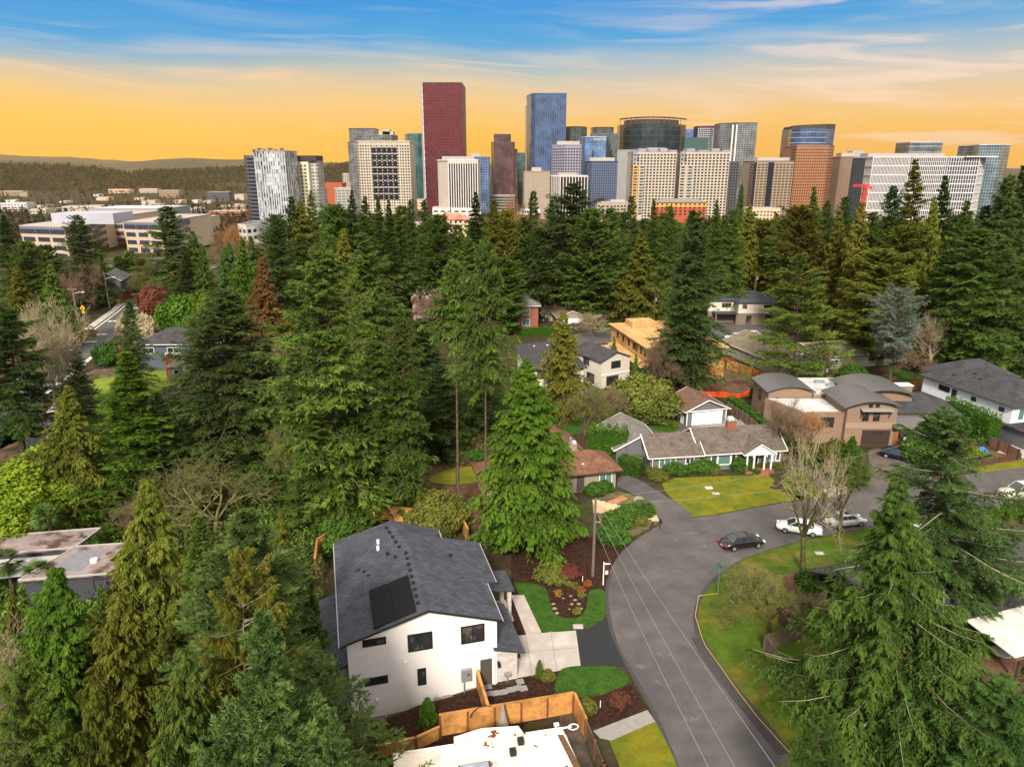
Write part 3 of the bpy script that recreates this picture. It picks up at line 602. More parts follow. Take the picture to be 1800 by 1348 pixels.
PR = {}
def proto(kind):
    if kind in PR: return PR[kind]
    sd = 100 if kind[-1] == '+' else 0; c = lambda seed, *a, **k: conifer(seed + sd, *a, **k)
    mk = {
        # close range
        'spruceN1': lambda: c(11, 24, 6.5, 230, 22, 26, .36, .12, .04, 'spruce', .38, .022),
        'spruceN2': lambda: c(12, 20, 6.0, 210, 22, 26, .36, .13, .04, 'spruce', .42, .022),
        'cedarN1': lambda: c(13, 24, 5.2, 260, 20, 24, .38, .14, .03, 'cedar', .36, .03),
        'cedarN2': lambda: c(14, 22, 5.0, 240, 20, 24, .38, .14, .03, 'cedar', .42, .03),
        'firN1': lambda: c(15, 26, 7.0, 190, 28, 30, .42, .13, .05, 'weep', .30, .020, showl=1),
        'firN3': lambda: c(17, 26, 6.0, 170, 26, 26, .48, .14, .12, 'fir', .50, .025, thin=(.42, .88, .55)),
        'cedarN3': lambda: c(18, 24, 5.2, 300, 20, 24, .40, .15, .09, 'cedar', .26, .022),
        'firN2': lambda: c(16, 26, 6.0, 150, 24, 24, .48, .13, .10, 'fir', .45, .025),
        # middle distance
        'firM1': lambda: c(21, 36, 6.5, 220, 17, 17, .62, .20, .08, 'fir', .50, .03),
        'firM2': lambda: c(22, 36, 6.5, 190, 18, 17, .64, .21, .16, 'fir', .58, .03),
        'firM3': lambda: c(23, 36, 6.5, 240, 16, 17, .60, .20, .05, 'fir', .42, .03),
        'firT1': lambda: c(24, 36, 6.0, 130, 15, 16, .64, .20, .74, 'fir', .45, .04, trunk=.0105),
        'firT2': lambda: c(25, 36, 6.5, 170, 16, 16, .64, .20, .55, 'fir', .42, .04, trunk=.0105),
        'cedarM1': lambda: c(26, 28, 6.0, 250, 16, 16, .56, .20, .03, 'cedar', .26, .03),
        'cedarM2': lambda: c(27, 28, 6.0, 230, 17, 16, .56, .20, .05, 'cedar', .42, .03),
        'spruceM1': lambda: c(28, 28, 6.0, 220, 17, 17, .52, .18, .03, 'spruce', .38, .03),
        'flatM1': lambda: c(29, 26, 8.0, 90, 26, 12, .70, .20, .08, 'flat', .30, .03),
        'atlasM': lambda: c(61, 26, 8, 110, 24, 12, .60, .17, .34, 'column', .40, .05),
        'columnM': lambda: c(30, 30, 6.5, 240, 16, 14, .72, .24, .06, 'column', .42, .03),
        # far
        'firF1': lambda: c(31, 34, 6.5, 170, 9, 5, 1.8, .60, .05, 'fir', .35, .03, showl=.3),
        'firF2': lambda: c(32, 34, 6.5, 150, 9, 5, 1.9, .62, .12, 'fir', .45, .03, showl=.3),
        'firF3': lambda: c(33, 34, 6.5, 180, 9, 5, 1.7, .58, .05, 'spruce', .30, .03, showl=.3),
        'cedarF1': lambda: c(34, 26, 6.0, 170, 9, 5, 1.6, .55, .03, 'cedar', .25, .03, showl=.3),
        # small conifers in gardens
        'conS': lambda: c(35, 4, 1.1, 110, 10, 6, .30, .10, .03, 'cedar', .25, .03, showl=.2),
        # deciduous
        'bareA': lambda: bare_tree(41, 16, 6, 6, .6, 4, .20, twig=.014),
        'bareB': lambda: bare_tree(42, 14, 7, 6, .9, 4, .14, up=.1, twig=.014),
        'bareV': lambda: bare_tree(43, 16, 6, 6, .45, 4, .22, vase=True, up=.35, twig=.017),
        'bareC': lambda: bare_tree(44, 20, 4, 6, .3, 4, .25, vase=True, up=.5, twig=.014),
        'bareL': lambda: bare_tree(45, 14, 5, 6, .75, 3, .24, r0=.023, up=.18, twig=.012),
        'bareS': lambda: bare_tree(46, 8, 5, 6, 1.0, 4, .18, r0=.024, up=.08, twig=.016),
        # leafy
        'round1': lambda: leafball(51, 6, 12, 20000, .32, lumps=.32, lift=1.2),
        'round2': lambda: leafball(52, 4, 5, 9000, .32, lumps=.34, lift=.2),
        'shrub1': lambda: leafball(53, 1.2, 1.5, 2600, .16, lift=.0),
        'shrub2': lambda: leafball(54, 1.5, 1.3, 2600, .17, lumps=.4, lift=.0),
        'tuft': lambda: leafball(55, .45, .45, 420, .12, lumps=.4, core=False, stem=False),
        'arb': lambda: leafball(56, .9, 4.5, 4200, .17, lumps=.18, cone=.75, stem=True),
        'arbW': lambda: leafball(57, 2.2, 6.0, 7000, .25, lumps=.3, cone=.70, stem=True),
    }[kind.rstrip('+')]()
    PR[kind] = mk; return mk

def plant(name, label, cat, kind, loc, h, R, fol, bark=None, rot=None, group=None, parts=('trunk', 'crown')):
    p = proto(kind); t = thing(name, label, cat, loc, RNG.uniform(0, 360) if rot is None else rot, group)
    t.scale = (R / p['R'], R / p['R'], h / p['h'])
    if p['trunk'] is not None: link(parts[0], p['trunk'], bark or M_BARKD, t)
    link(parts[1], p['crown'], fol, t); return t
RNG = random.Random(7)
def T(kind, px, top, base, wpx, fol, label, name='fir_tree', cat='fir tree', bark=None, group=None, rot=None):
    """a tree measured from the photo: pixel of its tip, ground pixel row (or -distance), crown width in pixels"""
    if base < 0: Y = -base
    else: Y = GT(px, base)[1]
    x, zt = Z(px, top, Y); z0 = terr(x, Y); h = max(zt - z0, 2); R = wpx / 2 / FPX * depth(x, Y, z0 + h * .3)
    if kind[:5] in ('firM1', 'firM2', 'firM3', 'cedar'): R *= .85
    if kind in ('firM1', 'firM3', 'cedarM1', 'cedarM2', 'firF1', 'firF2', 'bareA', 'bareS'): kind += RNG.choice(('', '+'))
    lean = (px - 900) / 4060 * (.8 if Y < 75 else .45 if Y < 200 else 0)           # trunks stand a little out of plumb
    t = plant(name, label, cat, kind, (x + h * math.tan(lean), Y, z0 - .1), h, R, fol, bark, rot, group); t.rotation_mode = 'ZYX'; t.rotation_euler.y = -lean; return t
ORD = 'first second third fourth fifth sixth seventh eighth ninth tenth eleventh twelfth thirteenth fourteenth fifteenth sixteenth seventeenth eighteenth nineteenth twentieth'.split()
def trow(desc, where, anchor, group, rows, name='fir_tree', cat='fir tree'):
    """a run of look-alike trees, told apart by counting from a landmark at the west (small x) end"""
    rows = sorted(rows, key=lambda r: r[1])
    for i, r in enumerate(rows):
        kind, px, top, base, w, fol = r[:6]
        if kind[:3] == 'fir':       # neighbours of one row differ in form and tone
            h_ = (px * 37 + top * 11) % 10
            if h_ < 3 and top > 358: kind, w = 'columnM', w * .95
            elif h_ < 4: kind = 'spruceM1'
            if (px * 13 + top) % 7 == 0: fol = F_CEDAR
            elif (px * 7 + top) % 4 == 0: fol = F_GREEN
            w *= 1.25 if top > 358 else 1.0
        lab = f"{desc} {where}, {ORD[i]} from {anchor}"
        T(kind, px, top, base, w, fol, lab, name, cat, r[6] if len(r) > 6 else None, group)
# ------------------------------------------------------------------ house building kit (local frame: u right, v away, w up)
def shingles(name, col, col2=None, var=.25, flat='xy'):
    return mat(name, col, .92, .15, var=var, vscale=.55, col2=col2, c2lo=.42, c2hi=.68, rows=(.30, .55, flat, .03, (.6, .6, .6)), bump=.5, bscale=12)
R_SLATE = shingles('slate_grey_shingles', (.085, .090, .110), (.068, .072, .090))
R_MOSS = shingles('weathered_brown_shingles', (.17, .135, .11), (.115, .10, .085))
R_GREY = shingles('light_grey_shingles', (.20, .19, .175), (.25, .235, .21))
R_BROWN = shingles('red_brown_shingles', (.22, .105, .065), (.165, .085, .055))
R_RUSTY = shingles('mossy_rust_shingles', (.17, .11, .085), (.21, .095, .045))
R_CHAR = shingles('charcoal_shingles', (.075, .073, .078), (.055, .054, .058))
R_TAN = shingles('tan_shingles', (.24, .20, .14), (.19, .16, .11))
def siding(name, col, per=.18, ax='z', dark=.72, w=.14): return mat(name, col, .65, .25, var=.05, vscale=.5, stripe=(ax, per, dark, w))
W_WHITE = siding('white_lap_siding', (.83, .78, .75), .22, dark=.86)
W_BRICKW = mat('whitewashed_brick', (.66, .60, .56), .85, .15, var=.15, vscale=2, rows=(.09, .4, 'xz', .012, (.7, .66, .62)), col2=(.42, .34, .30), c2lo=.60, c2hi=.72)
W_GREY = siding('grey_lap_siding', (.155, .155, .165)); W_TAUPE = siding('taupe_siding', (.33, .27, .22)); W_BLUE = siding('slate_blue_siding', (.085, .105, .135))
W_STUC = mat('tan_stucco', (.26, .175, .125), .9, .1, var=.1, vscale=.5); W_CREAM = mat('cream_stucco', (.62, .56, .48), .85, .1, var=.07, vscale=.5)
W_LIGHT = siding('white_board_siding', (.74, .76, .80), .4, 'x', .88, .08); W_SLATEB = siding('dark_grey_siding', (.115, .125, .145)); W_GREEN = siding('sage_siding', (.33, .34, .27))
W_PLY = mat('plywood_sheathing', (.52, .27, .10), .85, .15, var=.18, vscale=.7, col2=(.60, .36, .16), rows=(1.2, 2.4, 'xz', .03, (.6, .5, .4)))
W_PLYR = mat('plywood_roof_deck', (.58, .35, .15), .85, .15, var=.15, vscale=.5, rows=(1.2, 2.4, 'xy', .03, (.7, .6, .5)))
M_FOUND = mat('foundation_concrete', (.36, .33, .30), .9, .1, var=.15, vscale=1)
M_SEAM = mat('standing_seam_metal', (.15, .143, .143), .45, .5, metal=.35, stripe=('y', .6, .45, .2))
M_TPO = mat('white_membrane_roof', (.50, .49, .48), .8, .2, var=.15, vscale=.3, col2=(.30, .28, .27), c2lo=.5, c2hi=.75)
M_SOLAR = mat('solar_cells', (.008, .008, .011), .55, .12, stripe=('y', 1.0, .5, .04))
M_DOORD = mat('dark_door_paint', (.085, .07, .062), .5, .3); M_GARW = mat('white_garage_door', (.80, .80, .80), .6, .2, stripe=('z', .55, .85, .05)); M_GARB = mat('brown_garage_door', (.055, .035, .028), .5, .3, stripe=('z', .5, .6, .06))

def walls(parent, poly, z0, z1, m, name='wall'): return MB().prism(poly, z0, z1).build(name, m, parent)
def rect(u0, v0, u1, v1): return [(u0, v0), (u1, v0), (u1, v1), (u0, v1)]
def gable_body(parent, u0, v0, u1, v1, z0, ze, zr, m, along='v', ridge=.5, name='wall'):
    """walls with two gable ends; ridge runs along v or u"""
    b = MB()
    if along == 'v':
        r = u0 + (u1 - u0) * ridge; prof = [(u0, z0), (u1, z0), (u1, ze), (r, zr), (u0, ze)]
        vs = [(a, v0, c) for a, c in prof] + [(a, v1, c) for a, c in prof]
        b.add(vs, [(0, 1, 2, 3, 4), (9, 8, 7, 6, 5), (1, 6, 7, 2), (5, 0, 4, 9), (2, 7, 8, 3), (4, 3, 8, 9)])
    else:
        r = v0 + (v1 - v0) * ridge; prof = [(v0, z0), (v1, z0), (v1, ze), (r, zr), (v0, ze)]
        vs = [(u0, a, c) for a, c in prof] + [(u1, a, c) for a, c in prof]
        b.add(vs, [(4, 3, 2, 1, 0), (5, 6, 7, 8, 9), (2, 7, 6, 1), (0, 5, 9, 4), (3, 8, 7, 2), (9, 8, 3, 4)])
    return b.build(name, m, parent)
def gable_roof(parent, u0, v0, u1, v1, ze, zr, m, along='v', ridge=.5, o=.45, og=.3, t=.14, trim=None, name='roof'):
    """two thick slopes and barge boards; the eaves overhang by o, the gables by og"""
    b = MB(); tr = MB()
    lift = .16
    def P(a, s, c): return (a, s, c) if along == 'v' else (s, a, c)
    a0, a1, s0, s1 = (u0, u1, v0, v1) if along == 'v' else (v0, v1, u0, u1)
    r = a0 + (a1 - a0) * ridge
    for side, aw in ((0, a0), (1, a1)):
        run = r - aw; sl = (zr - ze) / abs(run); ae = aw - (1 if side == 0 else -1) * o; zo = ze - sl * o + lift
        q = [P(ae, s0 - og, zo), P(r, s0 - og, zr + lift), P(r, s1 + og, zr + lift), P(ae, s1 + og, zo)]
        flip = (side == 0) == (along == 'v')
        b.slab(q[::-1] if flip else q, t)
        if trim:
            tr.tube(P(ae, s0 - og - .03, zo - t / 2), P(r, s0 - og - .03, zr + lift - t / 2), .09, n=4); tr.tube(P(ae, s1 + og + .03, zo - t / 2), P(r, s1 + og + .03, zr + lift - t / 2), .09, n=4)
            tr.tube(P(ae, s0 - og, zo - t / 2), P(ae, s1 + og, zo - t / 2), .09, n=4)
    ro = b.build(name, m, parent)
    if trim: tr.build('fascia', trim, ro)
    return ro
def hip_roof(parent, u0, v0, u1, v1, ze, zr, m, o=.6, hipu=None, hipv=None, t=.15, trim=None, name='roof'):
    u0, v0, u1, v1 = u0 - o, v0 - o, u1 + o, v1 + o; W, D = u1 - u0, v1 - v0; ze += .05
    if W >= D: h = D / 2 if hipu is None else hipu; a, b_ = (u0 + h, (v0 + v1) / 2), (u1 - h, (v0 + v1) / 2)
    else: h = W / 2 if hipv is None else hipv; a, b_ = ((u0 + u1) / 2, v0 + h), ((u0 + u1) / 2, v1 - h)
    A = (*a, zr); B = (*b_, zr); c = [(u0, v0, ze), (u1, v0, ze), (u1, v1, ze), (u0, v1, ze)]; k = [(x, y, z - t) for x, y, z in c]
    vs = c + k + [A, B]
    f = [(0, 1, 9, 8), (1, 2, 9), (2, 3, 8, 9), (3, 0, 8)] if W >= D else [(0, 1, 8), (1, 2, 9, 8), (2, 3, 9), (3, 0, 8, 9)]
    ro = MB().add(vs, f + [(4, 5, 1, 0), (5, 6, 2, 1), (6, 7, 3, 2), (7, 4, 0, 3), (7, 6, 5, 4)]).build(name, m, parent)
    if trim:
        e = MB(); k2 = c + c[:1]
        for p, q in zip(k2, k2[1:]): e.tube((p[0], p[1], p[2] - .08), (q[0], q[1], q[2] - .08), .09, n=4)
        e.build('gutter', trim, ro)
    return ro
def win(parent, o, d, w, z0, z1, fm=M_BLACK, gm=None, panes=2, fw=.09, name='window', proud=.05):
    """a framed window on a wall: o = (u,v) of one lower corner, d = unit direction along the wall, outward normal = d turned clockwise"""
    nx, ny = d[1], -d[0]
    def P(s, z, k): return (o[0] + d[0] * s + nx * k, o[1] + d[1] * s + ny * k, z)
    def bar(b, s0, s1, a, c, k=proud):
        q = [P(s0, a, -.02), P(s1, a, -.02), P(s1, a, k), P(s0, a, k), P(s0, c, -.02), P(s1, c, -.02), P(s1, c, k), P(s0, c, k)]
        b.add(q, [(0, 1, 2, 3), (7, 6, 5, 4), (0, 4, 5, 1), (1, 5, 6, 2), (2, 6, 7, 3), (3, 7, 4, 0)])
    b = MB(); bar(b, 0, w, z0, z0 + fw); bar(b, 0, w, z1 - fw, z1); bar(b, 0, fw, z0 + fw, z1 - fw); bar(b, w - fw, w, z0 + fw, z1 - fw)
    for i in range(1, panes): bar(b, w * i / panes - fw * .35, w * i / panes + fw * .35, z0 + fw, z1 - fw, proud - .01)
    f = b.build(name, fm, parent)
    g = MB(); bar(g, fw * .8, w - fw * .8, z0 + fw * .8, z1 - fw * .8, .02); g.build('pane', gm or M_GLASS, f); return f
def door(parent, o, d, w, z0, z1, m, fm=None, name='door'):
    f = win(parent, o, d, w, z0, z1, fm or m, m, 1, .07, name); return f
def garage_door(parent, o, d, w, z0, z1, m, fm): return win(parent, o, d, w, z0, z1, fm, m, 1, .12, 'garage_door')
def vents(parent, pts, m=M_BLACK, s=.16, h=.14):
    for x, y, z in pts: MB().box(x - s, y - s, z, x + s, y + s, z + h).build('roof_vent', m, parent)

# ------------------------------------------------------------------ white house with solar panels
def white_house():
    H = thing('white_house', 'new white two storey house with slate grey roof and black solar panels', 'house', (-12.3, 44.8, -1.5), 15)
    FW = W_WHITE; zr = lambda u: 7.6 + (9.4 - 7.6) * min(u / 6.1, (11.5 - u) / 5.4)
    b = MB(); prof = [(0, .1), (11.5, .1), (11.5, 7.6), (6.1, 9.4), (0, 7.6)]; n = 5     # front block, gable to the viewer
    vs = [(a, 0, c) for a, c in prof] + [(a, 7, c) for a, c in prof]
    b.add(vs, [(0, 1, 2, 3, 4), (9, 8, 7, 6, 5), (1, 6, 7, 2), (5, 0, 4, 9), (2, 7, 8, 3), (4, 3, 8, 9)])
    b.prism(rect(0, 7.01, 11.9, 12.0), 0, 7.45); b.prism(rect(0.01, 12.01, 9.0, 15.0), 0, 7.4); b.build('wall', FW, H)
    MB().box(-.04, -.05, -.6, 6.5, 14.9, .55).build('foundation', M_FOUND, H); MB().box(6.5, -.05, -.3, 8.9, 5, 1.0).box(8.9, -.05, 0, 11.3, 5, 1.5).build('foundation', M_FOUND, H)
    # roof: one long west slope, east slopes stepping out
    t = .16; rf = MB(); s = 1.8 / 6.1; zl = 7.6 - .5 * s + .14; R = 9.54
    rf.slab([(-.5, -.35, zl), (6.1, -.35, R), (6.1, 9.2, R), (-.5, 9.2, zl)], t)
    rf.slab([(-.5, 9.2, zl), (6.1, 9.2, R), (4.9, 15.3, R - .35), (-.5, 15.3, zl)], t)
    s2 = 1.8 / 5.4; rf.slab([(6.1, -.35, R), (11.85, -.35, R - 5.75 * s2), (11.85, 5.0, R - 5.75 * s2), (6.1, 9.2, R)], t)
    rf.slab([(6.1, 9.2, R), (11.85, 5.0, R - 5.75 * s2), (12.75, 5.6, 7.32), (12.75, 12.3, 7.32), (7.2, 12.3, R - .62)], t)
    rf.slab([(6.1, 9.2, R - .001), (7.2, 12.3, R - .62), (12.75, 12.3, 7.30), (8.9, 12.8, 8.05), (9.4, 15.3, 7.55), (4.9, 15.3, R - .35)], t)
    ro = rf.build('roof', R_SLATE, H)
    tr = MB(); tr.tube((-.5, -.37, zl - .08), (6.1, -.37, R - .08), .1, n=4).tube((6.1, -.37, R - .08), (11.85, -.37, R - 5.75 * s2 - .08), .1, n=4); tr.build('fascia', M_BLACK, ro)
    g = MB().tube((-.56, -.35, zl - .1), (-.56, 15.3, zl - .1), .05, n=5).tube((11.93, -.35, R - 5.75 * s2 - .1), (11.93, 5.0, R - 5.75 * s2 - .1), .05, n=5).tube((12.82, 5.6, 7.2), (12.82, 12.3, 7.2), .05, n=5)
    g.tube((9.45, 12.9, 7.5), (9.45, 15.3, 7.45), .05, n=5).build('gutter', mat('dull_gutter_metal', (.42, .42, .43), .5), ro)
    rc = MB()
    rc.tube((6.1, -.3, R + .02), (6.1, 9.2, R + .02), .08, n=4).tube((6.1, 9.2, R + .02), (4.9, 15.3, R - .33), .08, n=4).build('ridge_cap', R_SLATE, ro)
    for i in range(9): v = .9 + i * .95; vents(ro, [(5.5, v, R - .12)], s=.13)
    for i in range(5): v = 9.9 + i * .95; vents(ro, [(5.2 - (v - 9.2) * .2, v, R - .25)], s=.13)
    vents(ro, [(1.4, 8.9, 8.1), (2.2, 7.5, 8.3), (1.9, 8.3, 8.25), (4.0, 9.5, 9.0), (9.4, 8.6, 8.55), (9.7, 5.2, 8.2), (4.6, 8.6, 9.1)], s=.14)
    for (u, v) in ((3.4, 12.0), (3.3, 10.9)): MB().tube((u, v, 8.5), (u, v, 9.1), .14, n=8).build('flue_pipe', M_WHITE, ro)
    for i in range(2):
        for j in range(4):
            u0 = 2.05 + i * 1.62; v0 = -.05 + j * 1.28; z = lambda u: 7.74 + u * s + .16
            MB().slab([(u0, v0, z(u0)), (u0 + 1.58, v0, z(u0 + 1.58)), (u0 + 1.58, v0 + 1.24, z(u0 + 1.58)), (u0, v0 + 1.24, z(u0))], .05).build('solar_panel', M_SOLAR, ro)
    X = (1, 0)
    for u0, u1, z0, z1, p in ((1.15, 2.9, 6.95, 7.6, 1), (4.5, 6.4, 5.85, 7.4, 2), (8.62, 10.5, 5.75, 7.35, 2), (1.1, 2.87, 3.45, 4.15, 1), (5.12, 5.8, 2.65, 4.2, 1)):
        win(H, (u0, 0), X, u1 - u0, z0, z1, M_BLACK, None, p, .13)
    door(H, (10.12, 0), X, .95, 1.5, 4.0, M_DOORD, M_DOORD)
    for (u, z) in ((4.15, 4.85), (1.85, 1.9)): MB().box(u, -.12, z, u + .2, 0, z + .22).build('wall_vent', M_WHITE, H)
    m = MB().box(8.55, -.28, 2.4, 9.35, -.02, 3.5); em = m.build('electric_meter', M_METAL, H); MB().tube((8.75, -.2, 1.2), (8.75, -.2, 2.4), .05).build('conduit', M_METAL, em); MB().tube((9.1, -.3, 3.1), (9.1, -.36, 3.1), .12, n=10).build('meter_dial', M_GLASS, em)
    # garage wing and porch roof
    MB().prism(rect(11.3, .12, 13.2, 6.3), 1.35, [4.75, 4.25, 4.25, 4.75]).build('garage_wall', W_BRICKW, H)
    MB().slab([(11.2, -.3, 4.98), (13.75, -.3, 4.25), (13.75, 6.5, 4.25), (11.2, 6.5, 4.98)], .15).build('garage_roof', R_SLATE, H)
    gd = win(H, (13.2, 1.0), (0, 1), 4.9, 1.5, 3.7, M_BLACK, M_DOORD, 1, .12, 'garage_door')
    MB().tube((11.3, -.1, 1.5), (11.3, -.1, 4.3), .05).tube((11.3, -.1, 4.3), (11.95, -.1, 4.6), .05).build('downspout', M_WHITE, H)
    wl = MB().box(11.5, -.2, 3.35, 11.72, .12, 3.5).tube((11.61, -.25, 3.2), (11.61, -.25, 3.45), .11, n=8); wl.build('wall_lamp', M_BLACK, H); MB().box(13.2, -.1, 3.6, 13.4, .1, 3.9).build('wall_lamp', M_BLACK, H)
    MB().tube((12.3, -.15, 1.55), (12.3, -.15, 2.1), .05).box(12.1, -.25, 2.1, 12.6, .1, 2.35).build('gas_meter', M_METAL, H)
    MB().prism(rect(11.95, 7.6, 12.9, 11.5), 1.3, 4.75).build('entry_wall', W_BRICKW, H); MB().slab([(11.95, 7.5, 5.25), (15.0, 7.5, 4.75), (15.0, 10.9, 4.75), (11.95, 10.9, 5.25)], .16).build('porch_roof', R_SLATE, H)
    for v in (7.75, 10.5): MB().box(14.4, v, 1.3, 14.75, v + .35, 4.66).build('porch_post', W_BRICKW, H)
    MB().box(12.0, 7.5, 1.2, 15.0, 11, 1.52).build('porch_floor', M_CONC, H); door(H, (12.92, 8.4), (0, 1), 1.2, 1.55, 3.9, M_DOORD)
    # lower west wing
    MB().prism(rect(-1.7, 2.2, -.02, 12.0), 0, [3.45, 4.0, 4.0, 3.45]).build('side_wing', FW, H)
    MB().slab([(-2.2, 1.9, 3.5), (0.0, 1.9, 4.15), (0.0, 12.4, 4.15), (-2.2, 12.4, 3.5)], .15).build('side_wing_roof', R_SLATE, H)
    return H
white_house()

# fences
def fence(name, label, cat, pts, h, m=M_CEDARF, pm=M_FPOST, step=1.9, base=0.0, cap=True, capm=None, z=0, zs=None):
    """boards between square posts along a line of world points; every bay a panel, every post a part"""
    x0, y0 = pts[0]; t = thing(name, label, cat, (x0, y0, z))
    cp = MB(); k = 0
    for j, (a, b) in enumerate(zip(pts, pts[1:])):
        L = hypot(b[0] - a[0], b[1] - a[1]); n = max(1, round(L / step)); d = ((b[0] - a[0]) / L, (b[1] - a[1]) / L); q = (-d[1], d[0])
        za = zs[j] if zs else 0; zb = zs[j + 1] if zs else 0
        def bx(bm, s0, s1, w, e0, e1, off=0):
            c = [(a[0] - x0 + d[0] * s + q[0] * (g * w + off), a[1] - y0 + d[1] * s + q[1] * (g * w + off)) for s, g in ((s0, -1), (s1, -1), (s1, 1), (s0, 1))]
            zz = [za + (zb - za) * s / L for s in (s0, s1, s1, s0)]
            bm.prism(c, [e0 + v for v in zz], [e1 + v for v in zz])
        for i in range(n):
            s0, s1 = L * i / n, L * (i + 1) / n
            bm = MB(); bx(bm, s0 + .07, s1 - .07, .025, base + .03, h - .05); bm.build('fence_panel', m, t)
            bm = MB(); bx(bm, s0 - .07, s0 + .07, .085, 0, h); bm.build('fence_post', pm, t)
        bm = MB(); bx(bm, L - .07, L + .07, .085, 0, h); bm.build('fence_post', pm, t)
        if cap: bx(cp, -.05, L + .05, .11, h, h + .05)
    if cap: cp.build('fence_cap', capm or M_CEDARF, t)
    return t
def gp(*ps): return [G(*p) for p in ps]
# top edges measured in the photo at 1.9 m above ground
def gt(z, *ps): return [G(px, py, z) for px, py in ps]
fence('cedar_fence', 'new orange cedar fence with six bays running along the flat roofed neighbour', 'fence', gt(1.9, (773, 1256), (1008, 1217)), 1.9)
fence('cedar_fence', 'short end run of new cedar fence turning toward the street corner', 'fence', gt(1.9, (1010, 1218), (1030, 1262)), 1.9)
fence('cedar_fence', 'lower stepped cedar fence beside the stepping stones and flat white roof', 'fence', gt(1.1, (662, 1310), (731, 1296), (772, 1277)), 1.1, z=0)
fence('cedar_fence', 'small cedar fence return between the white house door and the long fence', 'fence', gt(1.8, (839, 1178), (858, 1240)), 1.8, step=1.2)
fence('cedar_fence', 'cedar fence behind the dark roofed house seen through trees', 'fence', gp((635, 918), (660, 912), (735, 920), (808, 925), (823, 955)), 1.8)
fence('cedar_fence', 'dark orange cedar fence in the narrow gap west of the slate roof', 'fence', gp((556, 1010), (560, 975), (600, 950)), 1.9)
fence('board_fence', 'grey weathered board fence beside the wet concrete patio', 'fence', gt(1.7, (1031, 1263), (1062, 1340), (1075, 1380)), 1.7, M_OLDF, M_FPOST, cap=False)
fence('board_fence', 'old brown zigzag board fence on the island lawn beside the weeping tree', 'fence', gt(1.7, (1373, 1066), (1410, 1094), (1346, 1115), (1392, 1178)), 1.7, M_OLDF, M_POLE, cap=False)
fence('board_fence', 'old brown board fence in front of the dark carport roof', 'fence', gt(1.7, (1395, 1052), (1452, 1038)), 1.7, M_OLDF, M_POLE, cap=False)
fence('cedar_fence', 'orange cedar fence between the orange netting and the sage green house', 'fence', gt(1.8, (1278, 634), (1300, 640), (1348, 657)), 1.8)
fence('cedar_fence', 'long orange cedar fence behind the barrel roofs and the white chimney block', 'fence', gt(1.8, (1565, 674), (1600, 672), (1655, 667)), 1.8)
fence('board_fence', 'grey brown board fence between the rambler garage and the barrel roofed house', 'fence', gt(1.8, (1280, 706), (1306, 722), (1338, 748)), 1.8, M_OLDF, M_POLE, cap=False)
fence('board_fence', 'brown board fence along the yard of the blue house by the avenue', 'fence', gt(1.8, (150, 650), (186, 648), (262, 640)), 1.8, M_OLDF, M_POLE, cap=False)
fence('board_fence', 'brown board fence below the slate blue house wall', 'fence', gt(1.8, (266, 636), (300, 634)), 1.8, M_OLDF, M_POLE, cap=False)
fence('timber_retaining_wall', 'low dark timber retaining wall holding the garden above the street', 'wall', gt(.9, (1640, 815), (1700, 812), (1795, 796)), .9, mat('dark_timber', (.10, .05, .035), .9, .1, var=.3, vscale=1, stripe=('z', .22, .6, .12)), M_BARKD, cap=False)
fence('board_fence', 'red brown board fence sloping down beside the arborvitae hedge and garden', 'fence', gt(1.6, (1742, 766), (1793, 790)), 1.6, mat('red_brown_boards', (.20, .10, .07), .9, .1, var=.25, stripe=('x', .16, .6, .1)), M_BARKD, cap=False)
fence('board_fence', 'brown fence piece east of the arborvitae clump on the island', 'fence', gt(1.6, (1775, 965), (1810, 958)), 1.6, mat('red_brown_boards'), M_BARKD, cap=False)

